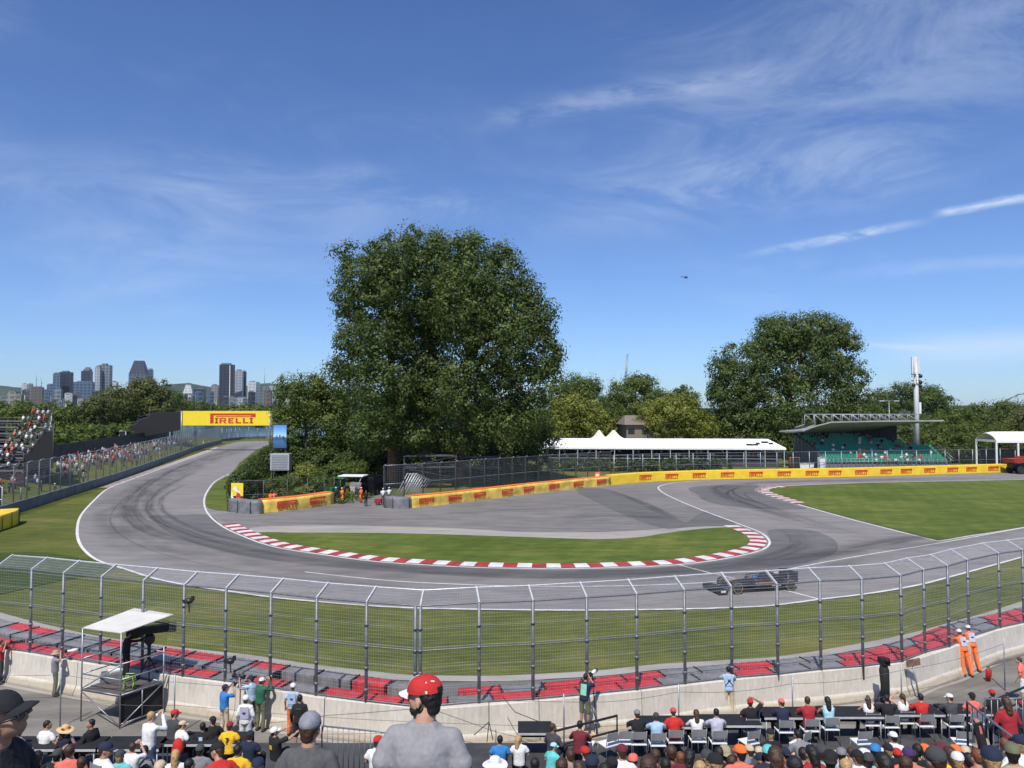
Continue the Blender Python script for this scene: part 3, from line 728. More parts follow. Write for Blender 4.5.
# ------------------------------------------------------------------ banner covered tyre barriers
def fabric_wall(bm, path, h, t, z0=0.0, wob=0.0, seed=0, mi=0, batt=0.0):
    """solid wall of cloth covered tyres following a path, front on the right side of travel"""
    rows = []
    for i, p in enumerate(path):
        s = side(path, i); r = []
        for (o, z) in ((0, 0), (0, 0.25), (0, 0.5), (0, 0.75), (0, 0.97), (0.06, 1.0), (0.94, 1.0), (1, 0.97), (1, 0)):
            n = mnoise.noise(Vector((i*0.31+seed, z*3, o)))*wob
            q = p+s*(o*t+n*(1 if o < 0.5 else 0)); 
            r.append(bm.verts.new((q.x, q.y, z0+z*h+n*0.5*(1 if z > 0 else 0))))
        rows.append(r)
    for a, b in zip(rows, rows[1:]):
        for k in range(len(a)-1):
            f = bm.faces.new((a[k], b[k], b[k+1], a[k+1])); f.material_index = mi; f.smooth = wob > 0
    bm.faces.new(rows[0]).material_index = mi; bm.faces.new(rows[-1][::-1]).material_index = mi
def barrier(name, label, pxs, h, logos, logow, wob, seg=None, m=M_yellow, t=1.3, redtop=False):
    path = GP(pxs); c = path[len(path)//2].copy()
    T = empty(name, c, 0, label, 'tyre barrier', 'yellow banner covered tyre barriers along the outside of the track')
    full = resample(cr(path, 5), 0.8)
    bm = bmesh.new(); fabric_wall(bm, full, h, t, 0, wob, rnd.random()*50)
    o = child(finish('banner', bm, m), T)
    if redtop:
        bm = bmesh.new(); ribbon(bm, full, 0.15, t-0.15, h+0.05); child(finish('top_strip', bm, M_orange), T)
    lm = logo_mesh(logow)
    for lx in logos:
        # point of the path at this pixel column
        best = min(range(len(full)-1), key=lambda i: abs(px_of((full[i]+full[i+1])/2)-lx))
        a, b = full[best], full[best+1]; d = (b-a).normalized(); s = side(full, best)
        mid = (a+b)/2
        lo = link('logo', lm, T); lo.rotation_euler = (0, 0, math.atan2(d.y, d.x))
        lo.location = mid-d*logow/2-s*(0.03+wob*0.55)+Vector((0, 0, h*0.5-logow*0.15))-T.location
    return T
# (paths run left to right so that the left of travel points away from the camera)
barrier('tyre_barrier', 'long flat yellow tyre barrier with red lettering below the green seats and white marquee',
    [(612, 485), (645, 482.3), (700, 480.0), (775, 478.4), (850, 477), (930, 474.7), (1007, 472.3)], 1.4,
    [644, 671, 699, 728, 757, 784, 810, 835, 861, 885, 908, 931, 952, 973, 993], 2.3, 0.0)
barrier('tyre_barrier', 'crumpled yellow tyre barrier curving away from the black van towards the white marquee',
    [(411, 508), (450, 504), (490, 499), (530, 494), (570, 489.5), (611, 485.2)], 1.25, [425, 453, 480, 505, 530, 554, 577, 600], 2.0, 0.10, redtop=True, m=M_yellow_old)
barrier('tyre_barrier', 'short crumpled yellow tyre barrier beside the clipped hedge on the left of the service road',
    [(262, 513.3), (285, 511), (310, 508), (334, 504)], 1.35, [284, 318], 2.4, 0.08, redtop=True, m=M_yellow_old)
def plainbar(label, pxs, h, m, t=1.2, wob=0.06):
    path = GP(pxs); T = empty('tyre_barrier', path[0], 0, label, 'tyre barrier'); bm = bmesh.new(); full = resample(cr(path, 4), 0.6)
    fabric_wall(bm, full, h, t, 0, wob, 3.3); child(finish('cover', bm, m), T)
    for i in range(0, len(full), 3):
        bm = bmesh.new(); s = side(full, i); q = full[i]-s*0.09; tube(bm, [q, q+Vector((0, 0, h))], 0.03, 5)
        child(finish('strap', bm, M_black), T)
plainbar('grey tarpaulin covered tyre barrier at the left end of the short yellow barrier', [(228, 511.5), (250, 514), (262, 513.6)], 1.35, M_grey_tarp)
plainbar('grey tarpaulin covered tyre barrier in front of the black van', [(384, 507), (396, 508.8), (411, 508.2)], 1.2, M_grey_tarp)
T = plainbar('yellow sided tyre barrier at the left edge in front of the grey wall', [(-70, 553), (-20, 537), (17, 524.5), (18.5, 522)], 1.35, M_yellow, 1.6)

# ------------------------------------------------------------------ far concrete wall and fences
M_greywall = mat('grey_concrete', (0.20, 0.20, 0.20), 0.85, 0, 0.15, 0.8, 0.2, 10)
def wall_run(name, label, path, h, t, m):
    bm = bmesh.new(); fabric_wall(bm, path, h, t, -0.1, 0)
    c = empty(name, path[0], 0, label, 'wall'); child(finish('wall_blocks', bm, m), c); return c
wall_run('concrete_wall', 'long grey concrete wall curving beside the left straight below the embankment', lwall, 1.2, 0.35, M_greywall)
def far_fence(label, path, step, z0, h, m=M_galv, wire=0.006, sp=(0.22, 0.22), arm=0.0, pr=0.05, screen=None):
    T = empty('mesh_fence', path[0], 0, label, 'fence')
    ps = resample(path, step); z = Vector((0, 0, 1)); wb = bmesh.new(); rb = bmesh.new()
    for i, p in enumerate(ps):
        s = side(ps, i); bm = bmesh.new()
        pts = [p+z*(z0-0.3), p+z*(z0+h)]
        if arm: pts.append(p-s*arm+z*(z0+h+arm*0.4))
        tube(bm, pts, pr, 5)
        if i < 100: child(finish('post', bm, m), T)
        else: bm.free()
    for a, b in zip(ps, ps[1:]):
        wires(wb, (a+z*z0, b+z*z0, b+z*(z0+h), a+z*(z0+h)), sp[0], sp[1], wire)
    rb.free()
    for zz in (0, h*0.5, h):
        rb = bmesh.new(); tube(rb, [p+z*(z0+zz) for p in ps], 0.035, 5); child(finish('rail', rb, m), T)
    child(finish('wire_mesh', wb, m), T)
    return T
far_fence('long mesh catch fence above the grey wall beside the left straight', off(lwall, 0.2), 3.4, 1.1, 3.9, M_galv, 0.008, (0.3, 0.3), 0.5, 0.07)
bf1 = cr(GP([(384, 503), (430, 499), (490, 492), (550, 485.5), (612, 479.5)]), 5)
far_fence('mesh fence behind the crumpled yellow barrier under the tall trees', bf1, 2.6, 0, 4.3, M_galv, 0.010, (0.22, 0.22), 0.3, 0.075)
bf2 = cr(GP([(614, 479.3), (645, 477.3), (775, 474.4), (850, 473), (930, 471.2), (1000, 469.5), (1040, 469), (1120, 466)]), 5)
far_fence('long mesh fence behind the flat yellow barrier in front of the marquee and green stand', bf2, 3.0, 0, 3.7, M_galv, 0.008, (0.3, 0.3), 0.0, 0.065)
bf3 = cr(GP([(238, 509), (262, 508), (300, 505), (334, 500)]), 5)
far_fence('low mesh fence between the short yellow barrier and the clipped hedge', bf3, 2.6, 0.0, 3.0, M_darkwire, 0.008, (0.25, 0.25), 0.0, 0.04)
bf4 = [G(x, y, 0) for x, y in ((222, 441.5), (240, 439.6), (265, 438.6), (300, 438))]
wall_run('concrete_wall', 'pale wall across the far end of the straight beneath the yellow gantry', bf4, 1.0, 0.4, M_greywall)
far_fence('mesh fence across the far end of the straight beneath the yellow gantry', bf4, 4, 1.0, 3.6, M_galv, 0.012, (0.5, 0.5), 0, 0.08)

# ------------------------------------------------------------------ yellow gantry over the straight
Dg = 195
gL, gR = P(182, 411, Dg), P(272.5, 411, Dg); zb = P(182, 425.5, Dg).z; zt = gL.z
gt = empty('gantry_sign', ((gL.x+gR.x)/2, Dg, 0), 0, 'wide yellow advertising gantry with red lettering spanning the track on the left', 'gantry')
w = gR.x-gL.x; h = zt-zb
bm = bmesh.new(); box(bm, (0, 0, (zt+zb)/2), (w, 1.4, h), bevel=0.06); finish('sign_panel', bm, M_yellow_sign, gt)
lm = logo_mesh(w*0.50, 0.215); lo = link('logo', lm, gt); lo.location = (-w*0.175, -0.75, (zt+zb)/2-w*0.5*0.1075)
bm = bmesh.new(); tube(bm, [(-w/2+0.3, -0.9, 0), (-w/2+0.3, -0.9, zt)], 0.18, 8); finish('post', bm, M_galv, gt)
bm = bmesh.new(); tube(bm, [(w/2-0.3, -0.9, 0), (w/2-0.3, -0.9, zt)], 0.18, 8); finish('post', bm, M_galv, gt)
bm = bmesh.new(); box(bm, (w*0.36, 0, zb-0.35), (w*0.08, 1.0, 0.6)); finish('signal_box', bm, M_blackp, gt)

# ------------------------------------------------------------------ video screen and service box
Ds = 112
p = P(279.5, 470, Ds)
vs = empty('video_screen', (p.x, Ds, 0), 0, 'upright video screen showing a blue city view beside the dark trees', 'screen')
M_scr, N_, L_, b_ = node_mat('screen_glow')
tc = N_.new('ShaderNodeTexCoord'); sx = N_.new('ShaderNodeSeparateXYZ'); L_.new(tc.outputs['Object'], sx.inputs[0])
mr = N_.new('ShaderNodeMapRange'); L_.new(sx.outputs[2], mr.inputs[0]); mr.inputs[1].default_value = -1.8; mr.inputs[2].default_value = 1.8
cc = ramp(N_, L_, mr.outputs[0], [(0.0, (0.02, 0.07, 0.16)), (0.45, (0.05, 0.13, 0.25)), (0.5, (0.35, 0.5, 0.65)), (0.7, (0.16, 0.34, 0.62)), (1.0, (0.05, 0.16, 0.42))])
L_.new(cc, b_.inputs['Base Color']); L_.new(cc, b_.inputs['Emission Color']); b_.inputs['Emission Strength'].default_value = 0.55; b_.inputs['Roughness'].default_value = 0.3
sw = 13*Ds/FPX; z1 = P(280, 425, Ds).z; z0 = P(280, 448, Ds).z
bm = bmesh.new(); box(bm, (0, 0.3, (z0+z1)/2), (sw+0.25, 0.5, z1-z0+0.25), bevel=0.03); finish('housing', bm, M_blackp, vs)
bm = bmesh.new(); box(bm, (0, 0, 0), (sw, 0.06, z1-z0)); o = finish('display', bm, M_scr, vs); o.location = (0, 0.02, (z0+z1)/2)
bm = bmesh.new()
for i, (bx0, bh) in enumerate(((-0.7, .9), (-.45, 1.3), (-.2, .8), (0, 1.5), (.3, 1.0), (.55, 1.25), (.75, .7))): box(bm, (bx0, -0.03, (z0+z1)/2-0.5+bh/4), (0.2, 0.03, bh/2))
finish('pictured_towers', bm, mat('screen_tower', (0.05, 0.12, 0.25), 0.4, 0, 0.1), vs)
bm = bmesh.new(); box(bm, (0, 0.3, zt*0), (0.01, 0.01, 0.01)); bm.free()
bm = bmesh.new()
for sx_ in (-0.7, 0.7): box(bm, (sx_, 0.45, z0/2), (0.16, 0.2, z0))
finish('stand', bm, M_galv, vs)
bx_t = empty('service_cabinet', (P(281, 470, Ds-3).x, Ds-3, 0), 0, 'grey slatted service cabinet raised below the video screen', 'cabinet')
zt2 = P(281, 453.5, Ds-3).z; zb2 = P(281, 470, Ds-3).z
bm = bmesh.new(); box(bm, (0, 0, (zt2+zb2)/2), (2.75, 1.4, zt2-zb2), bevel=0.04); finish('housing', bm, mat('cabinet_grey', (0.42, 0.43, 0.45), 0.5, 0.1, 0.1), bx_t)
bm = bmesh.new()
for k in range(9): box(bm, (0, -0.72, zb2+0.22+k*0.24), (2.3, 0.05, 0.09))
finish('grille', bm, mat('grille_grey', (0.28, 0.29, 0.31), 0.5, 0.2), bx_t)
bm = bmesh.new()
for sx_ in (-1.2, 1.2):
    for sy in (-.5, .5): box(bm, (sx_, sy, zb2/2), (0.1, 0.1, zb2))
finish('leg', bm, M_galv, bx_t)

# ------------------------------------------------------------------ white marquee
Dm = 141
pL, pR = P(540, 447.5, Dm), P(790, 447, Dm-4)
mq = empty('marquee', ((pL.x+pR.x)/2, Dm, 0), math.atan2(-4, pR.x-pL.x), 'long low white marquee with a flat white roof over rows of spectators', 'marquee')
w = (pR-pL).length; ze = pL.z; zr = P(600, 438.6, Dm+4).z; dp = 9.0
bm = bmesh.new()
for (a, b, c_, d) in ((( -w/2, 0, ze), (w/2, 0, ze), (w/2-2.2, dp/2, zr), (-w/2+1.5, dp/2, zr)), ((-w/2+1.5, dp/2, zr), (w/2-2.2, dp/2, zr), (w/2, dp, ze), (-w/2, dp, ze)), ((w/2, 0, ze), (w/2, dp, ze), (w/2-2.2, dp/2, zr), (w/2-2.2, dp/2, zr))):
    vs_ = []
    for q in (a, b, c_, d):
        if q not in vs_: vs_.append(q)
    bm.faces.new([bm.verts.new(q) for q in vs_])
box(bm, (0, 0.0, ze-0.18), (w, 0.08, 0.36)); box(bm, (w/2, dp/2, ze-0.18), (0.08, dp, 0.36))
bmesh.ops.remove_doubles(bm, verts=bm.verts, dist=0.01)
finish('roof', bm, M_whitefab, mq)
for k in range(14):
    bm = bmesh.new(); x = -w/2+0.3+k*(w-0.6)/13
    box(bm, (x, 0.15, ze/2), (0.12, 0.12, ze)); box(bm, (x, dp-0.3, ze/2), (0.12, 0.12, ze)); finish('pole', bm, M_galv_light, mq)
bm = bmesh.new(); box(bm, (0, dp-0.1, 1.5), (w-0.5, 0.05, 3.0)); finish('back_panel', bm, mat('dark_drape', (0.045, 0.04, 0.036), 0.8), mq)
bm = bmesh.new()
for k in range(3): box(bm, (0, 2.0+2.0*k, 0.5+0.45*k), (w-2, 1.8, 1.0+0.9*k))
finish('tiered_floor', bm, mat('tier_dark', (0.05, 0.052, 0.065), 0.8), mq)
bm = bmesh.new(); tube(bm, [(-w/2+0.5, 0.9, 2.1), (w/2-0.5, 0.9, 2.1)], 0.05, 5); tube(bm, [(-w/2+0.5, 0.9, 1.5), (w/2-0.5, 0.9, 1.5)], 0.05, 5)
finish('front_rail', bm, M_galv_light, mq)
# dark fringe at the right end of the roof: printed emblem
bm = bmesh.new()
for k, (xx, ww) in enumerate(((-6.3, 1.2), (-4.6, .7), (-3.2, 1.3), (-5.2, .9), (-2.2, .8))):
    t_ = 0.32+0.14*(k % 3); box(bm, (w/2+xx, dp/2*t_, ze+(zr-ze)*t_+0.05), (ww, 0.8, 0.03), Matrix.Rotation(math.atan2(zr-ze, dp/2), 3, 'X'))
finish('roof_print', bm, M_blackp, mq)
# two small peaked tents behind
for (px, w_, lbl) in ((599, 6.5, 'small white peaked tent standing behind the marquee roof, the left of the pair'), (613.5, 8.0, 'small white peaked tent standing behind the marquee roof, the right of the pair')):
    q = P(px, 430, 152); T = empty('peaked_tent', (q.x, 152, 0), 0.3, lbl, 'tent'); zp = q.z; bm = bmesh.new()
    ring = [(-w_/2, -w_/2), (w_/2, -w_/2), (w_/2, w_/2), (-w_/2, w_/2)]; prev = None; rings = []
    for f, z in ((1.0, 3.6), (0.55, 4.5), (0.25, 5.4), (0.03, zp)):
        rings.append([bm.verts.new((x*f, y*f, z)) for x, y in ring])
    for a, b in zip(rings, rings[1:]):
        for k in range(4): bm.faces.new((a[k], a[(k+1) % 4], b[(k+1) % 4], b[k]))
    finish('canopy', bm, mat('cream_fabric', (0.72, 0.66, 0.52), 0.7, 0, 0.08), T)
    for x, y in ring:
        bm = bmesh.new(); box(bm, (x*0.98, y*0.98, 1.8), (0.1, 0.1, 3.6)); finish('pole', bm, M_galv_light, T)

# ------------------------------------------------------------------ green grandstand with roof
Dq = 134
gx0, gx1 = P(818, 468, Dq).x, P(957, 468, Dq).x
gs_t = empty('grandstand', ((gx0+gx1)/2, Dq, 0), 0, 'covered grandstand with green seats and a grey trussed roof behind the long yellow barrier', 'grandstand')
W = gx1-gx0; nr = 13
M_green = mat('green_seat', (0.03, 0.27, 0.17), 0.5, 0, 0.2, 3); M_dkstruct = mat('dark_structure', (0.03, 0.032, 0.035), 0.7, 0, 0.2, 2)
bm = bmesh.new()
GSR = []
for k in range(nr):
    y = k*0.82; z = 1.0+k*0.40; x0 = -W/2+1.6 - (0 if k < 7 else (k-6)*0.3); x1 = W/2-1.2-max(0, k-6)*2.3
    GSR.append((y, z, x0, x1)); box(bm, ((x0+x1)/2, y+0.4, z/2), (x1-x0, 0.82, z))
finish('tiers', bm, mat('tier_concrete', (0.16, 0.165, 0.17), 0.85), gs_t)
for k, (y, z, x0, x1) in enumerate(GSR):
    bm = bmesh.new(); x = x0+0.3
    while x < x1-0.3:
        if True:
            box(bm, (x, y+0.32, z+0.40), (0.44, 0.40, 0.06)); box(bm, (x, y+0.53, z+0.60), (0.44, 0.05, 0.42))
        x += 0.52
    finish('seat_row', bm, M_green, gs_t)
bm = bmesh.new()
for x, rng in ((-W/2+0.9, 1), (W/2-0.6, 1)):
    tube(bm, [(x, 0, 2.0), (x, 5, 4.4)], 0.05, 5); tube(bm, [(x, 0, 1.5), (x, 5, 3.9)], 0.05, 5)
for k in range(30): tube(bm, [(-W/2+1.2+k*(W-2.4)/29, -0.2, 0), (-W/2+1.2+k*(W-2.4)/29, -0.2, 2.0)], 0.035, 5)
tube(bm, [(-W/2+1.2, -0.2, 2.0), (W/2-1.2, -0.2, 2.0)], 0.05, 5); tube(bm, [(-W/2+1.2, -0.2, 1.5), (W/2-1.2, -0.2, 1.5)], 0.04, 5)
finish('railing', bm, M_galv, gs_t)
bm = bmesh.new()
for x in np.linspace(-W/2+1, W/2-9, 7): tube(bm, [(x, 9.5, 0), (x, 9.5, 9.2)], 0.18, 6)
finish('column', bm, M_dkstruct, gs_t)
bm = bmesh.new(); box(bm, (-2.5, 11.2, 3.9), (W-5, 0.3, 7.4)); finish('back_wall', bm, M_dkstruct, gs_t)
# roof: long thin wing seen from below
rx0 = P(803, 432, Dq-1).x-gs_t.location.x; rx1 = P(944, 421.5, Dq-1).x-gs_t.location.x
bm = bmesh.new(); n = 20; fr = []
ff = lambda t: float(np.interp(t, [0, .08, .2, .5, 1], [431.5, 427, 422.8, 421.8, 421.3])); fbk = lambda t: float(np.interp(t, [0, .25, .5, .65, .9, 1], [432, 434.2, 433, 430.8, 425.5, 421.8]))
for i in range(n+1):
    t = i/n; x = rx0+(rx1-rx0)*t
    zf = CAMH-(ff(t)-410)*133/FPX; zbk = CAMH-(fbk(t)-410)*145/FPX
    fr.append([bm.verts.new(v) for v in ((x, -1.0, zf), (x, 4, zf*.6+zbk*.4-.1), (x, 11, zbk), (x, 11, zbk+.25), (x, 4, zf*.6+zbk*.4+.2), (x, -1.0, zf+0.22))])
for a, b in zip(fr, fr[1:]):
    for k in range(6): bm.faces.new((a[k], a[(k+1) % 6], b[(k+1) % 6], b[k]))
bm.faces.new(fr[0][::-1]); bm.faces.new(fr[-1])
finish('roof', bm, mat('roof_sheet', (0.36, 0.36, 0.35), 0.6, 0.1, 0.1, 0.6), gs_t)
bm = bmesh.new()
tx = np.linspace(rx0+1.0, rx1-4.0, 13)
for y in (0.5, 5.0):
    zt_ = P(870, 414.5, Dq).z
    for i, x in enumerate(tx):
        t = (x-rx0)/(rx1-rx0); zf = CAMH-(ff(t)-410)*133/FPX+.2
        if 0 < i < 12: tube(bm, [(x, y, zf), (x, y, zt_)], 0.07, 5)
        if i < 12:
            x2 = tx[i+1]; t2 = (x2-rx0)/(rx1-rx0); z2 = CAMH-(ff(t2)-410)*133/FPX+.2
            tube(bm, [(x, y, zt_ if i else zf), (x2, y, z2)], 0.08, 5)
    tube(bm, [(tx[1], y, zt_), (tx[-1], y, zt_)], 0.09, 5)
for i in range(1, 13): tube(bm, [(tx[i], 0.5, P(870, 414.5, Dq).z), (tx[i], 5.0, P(870, 414.5, Dq).z)], 0.06, 5)
finish('roof_truss', bm, mat('truss_grey', (0.34, 0.35, 0.36), 0.5, 0.3), gs_t)

# ------------------------------------------------------------------ tall white aerial mast
q = P(917, 441, 158)
mt = empty('aerial_mast', (q.x, 158, 0), 0, 'tall white telecommunication mast with antennas at the top beside the green stand', 'mast')
ztop = P(917, 356, 158).z; zm = P(917, 385, 158).z
bm = bmesh.new(); tube(bm, [(0, 0, 0), (0, 0, zm), (0, 0, ztop-0.5)], [0.55, 0.5, 0.22], 12); finish('pole', bm, M_white, mt)
bm = bmesh.new()
for a in range(6):
    an = a*math.pi/3; box(bm, (0.75*math.cos(an), 0.75*math.sin(an), ztop-2.0), (0.42, 0.22, 3.6), rz(an+math.pi/2), bevel=0.04)
for a in range(3):
    an = a*2.1+0.4; box(bm, (0.7*math.cos(an), 0.7*math.sin(an), ztop-5.0), (0.4, 0.2, 1.6), rz(an+math.pi/2), bevel=0.03)
finish('antenna_panel', bm, M_white, mt)
bm = bmesh.new()
for z in (ztop-3.9, ztop-5.2, ztop-6.0):
    for a in range(4):
        an = a*math.pi/2+z; tube(bm, [(0, 0, z), (0.9*math.cos(an), 0.9*math.sin(an), z)], 0.08, 5)
for (x, z) in ((0.8, ztop-4.3), (0.75, ztop-5.6), (0.7, ztop-6.4), (-.7, ztop-6.2)): ellips(bm, (x, -0.4, z), (0.42, 0.3, 0.42))
finish('dish_cluster', bm, M_blackp, mt)
bm = bmesh.new(); box(bm, (0.75, 0, P(917, 408, 158).z), (0.45, 0.3, 2.4)); finish('equipment_box', bm, M_white, mt)
# floodlight behind the stand
q = P(889, 401, 170); T = empty('floodlight_pole', (q.x, 170, 0), 0, 'slim double armed lamp post rising behind the green stand roof', 'lamp post')
bm = bmesh.new(); tube(bm, [(0, 0, 0), (0, 0, q.z)], [0.14, 0.08], 6); tube(bm, [(-1.6, 0, q.z), (1.6, 0, q.z)], 0.06, 5); finish('pole', bm, M_galv, T)
for s in (-1.7, 1.7):
    bm = bmesh.new(); box(bm, (s, 0, q.z), (1.1, 0.5, 0.22), bevel=0.05); finish('lamp_head', bm, M_galv_light, T)

# brown roofed house behind the marquee
q = P(646, 437, 165); q = P(645, 437, 165); T = empty('house', (q.x, 165, 0), 0.05, 'low house with a brown pitched roof between the willows behind the marquee', 'house')
hw = 5.6; z0 = P(646, 427, 165).z+0.6; z1 = P(646, 418, 165).z+1.0
bm = bmesh.new(); box(bm, (0, 0, z0/2), (hw*1.8, 9, z0)); finish('wall', bm, mat('house_wall', (0.20, 0.17, 0.13), 0.8), T)
bm = bmesh.new()
v = [bm.verts.new(p_) for p_ in ((-hw, -5.2, z0), (hw, -5.2, z0), (hw*.8, 0, z1-.4), (-hw*.8, 0, z1-.4), (-hw, 5.2, z0), (hw, 5.2, z0))]
bm.faces.new((v[0], v[1], v[2], v[3])); bm.faces.new((v[3], v[2], v[5], v[4])); bm.faces.new((v[0], v[3], v[4])); bm.faces.new((v[1], v[5], v[2]))
finish('roof', bm, mat('brown_shingle', (0.19, 0.155, 0.125), 0.85, 0, 0.15, 2), T)
bm = bmesh.new()
for k in (-4, -1, 2, 5): box(bm, (k, -4.52, z0-1.4), (1.4, 0.06, 1.2))
finish('window', bm, M_blackp, T)

# right hand white tent and truck
q0, q1 = P(996, 440, 134), P(1085, 440, 134)
T = empty('marquee', ((q0.x+q1.x)/2, 137, 0), 0, 'white hooped tent at the right edge above the red and black truck', 'marquee')
w = q1.x-q0.x; ze = P(1000, 440, 134).z; zr = P(1000, 431.5, 137).z
bm = bmesh.new(); n = 8; rows = []
for i in range(13):
    x = -w/2+w*i/12; e = 1.0 if i else 0.75
    if i in (0,): e = 0.8
    rows.append([bm.verts.new((x if i else x, -3+6*k/n, ze+(zr-ze)*e*math.sin(math.pi*k/n)**0.7)) for k in range(n+1)])
for a, b in zip(rows, rows[1:]):
    for k in range(n): bm.faces.new((a[k], b[k], b[k+1], a[k+1]))
box(bm, (0, -3.0, ze-0.25), (w, 0.06, 0.5)); box(bm, (-w/2, 0, ze-0.2), (0.06, 6, 0.4))
finish('roof', bm, M_whitefab, T)
for k in range(5):
    bm = bmesh.new(); x = -w/2+0.1+k*w/4.1; box(bm, (x, -2.9, ze/2), (0.28, 0.2, ze)); box(bm, (x, 2.9, ze/2), (0.28, 0.2, ze)); finish('pole', bm, M_white, T)
bm = bmesh.new(); box(bm, (0, 2.6, 1.8), (w-1, 0.1, 3.4)); finish('back_panel', bm, mat('dark_drape', (0.045, 0.04, 0.036)), T)
T = empty('recovery_truck', (P(1031, 470, 126).x, 126, 0), R(4), 'dark truck with a red flat bed parked by the right end of the yellow barrier', 'truck')
bm = bmesh.new(); box(bm, (0, 0, 1.75), (6.4, 2.2, 0.55), bevel=0.05); box(bm, (-0.2, -1.12, 2.25), (6.0, 0.06, 0.35)); finish('flat_bed', bm, mat('truck_red', (0.30, 0.03, 0.02), 0.4), T)
bm = bmesh.new(); box(bm, (2.3, 0, 2.1), (1.8, 2.1, 1.9), bevel=0.15); box(bm, (0, 0, 1.05), (6.0, 1.0, 0.6)); finish('cab', bm, M_blackp, T)
M_tyre = mat('tyre_rubber_black', (0.018, 0.018, 0.019), 0.75, 0, 0.15, 8); M_rim = mat('wheel_rim', (0.25, 0.25, 0.27), 0.35, 0.7)
def wheel(parent, c, r, wd, axis='Y', rimf=0.55, rim=M_rim):
    bm = bmesh.new(); prof_ = [(r*0.62, wd/2), (r*0.9, wd/2), (r, wd*0.36), (r, -wd*0.36), (r*0.9, -wd/2), (r*0.62, -wd/2)]
    n = 24; rg = []
    for k in range(n):
        a = 2*math.pi*k/n; rg.append([bm.verts.new((p_[0]*math.cos(a), p_[1], p_[0]*math.sin(a))) for p_ in prof_])
    for k in range(n):
        a, b = rg[k], rg[(k+1) % n]
        for j in range(len(prof_)): bm.faces.new((a[j], a[(j+1) % len(prof_)], b[(j+1) % len(prof_)], b[j]))
    W_ = finish('tyre', bm, M_tyre, parent, smooth=False); W_.location = c
    bm = bmesh.new(); tube(bm, [(0, -wd*0.42, 0), (0, wd*0.42, 0)], r*0.63, 18)
    for k in range(7):
        a = 2*math.pi*k/7
        for s in (-1, 1): box(bm, (r*0.33*math.cos(a), s*wd*0.43, r*0.33*math.sin(a)), (r*0.5, 0.03, r*0.09), Matrix.Rotation(-a, 3, 'Y'))
    finish('rim', bm, rim, W_)
    return W_
for x in (-2.2, -1.1, 2.2):
    for y in (-1.0, 1.0): wheel(T, (x, y, 0.52), 0.52, 0.32, rim=mat('dark_rim', (.05, .05, .055), .5, .3))
T.scale = (1.25, 1.25, 1.25)

# distant crane boom and helicopter
q = P(626, 362, 420); T = empty('crane', (P(624, 372, 420).x, 420, 0), 0, 'thin dark crane boom rising behind the round trees', 'crane')
bm = bmesh.new(); a = Vector((0, 0, 15)); b = P(627.5, 354, 420)-Vector((T.location.x, 420, 0))
for s in (-0.5, 0.5): tube(bm, [a+Vector((s, 0, 0)), b+Vector((s*0.5, 0, 0))], 0.28, 4)
for k in range(12):
    t = k/12; s = 1 if k % 2 else -1
    tube(bm, [a.lerp(b, t)+Vector((s*0.5, 0, 0)), a.lerp(b, t+1/12)+Vector((-s*0.5, 0, 0))], 0.14, 4)
finish('boom', bm, M_galv, T)
bm = bmesh.new(); box(bm, (0, 0, 1.5), (5, 7, 3), bevel=0.3); tube(bm, [(0, 0, 2), (0, 0, 16)], 0.5, 6); finish('base', bm, M_yellow, T)
q = P(686, 277.3, 520); T = empty('helicopter', q, R(-100), 'tiny dark helicopter high in the sky between the two big trees', 'helicopter'); T.scale = (.6, .6, .6)
bm = bmesh.new(); ellips(bm, (0, 0, 0), (0.9, 2.2, 1.0)); tube(bm, [(0, -1.5, 0.2), (0, -5.5, 0.7)], [0.5, 0.12], 8); box(bm, (0, -5.4, 1.1), (0.1, 0.7, 1.5)); finish('fuselage', bm, M_blackp, T)
bm = bmesh.new(); box(bm, (0, 0, 1.5), (0.22, 9.5, 0.05), rz(0.4)); box(bm, (0, 0, 1.5), (9.5, 0.22, 0.05), rz(0.4)); tube(bm, [(0, 0, 0.8), (0, 0, 1.55)], 0.12, 6); finish('rotor', bm, M_blackp, T)
bm = bmesh.new()
for s in (-0.8, 0.8): tube(bm, [(s, -1.4, -1.4), (s, 1.8, -1.4)], 0.07, 5); tube(bm, [(s*0.5, 0, -0.7), (s, 0, -1.4)], 0.05, 5)
finish('skid', bm, M_blackp, T)
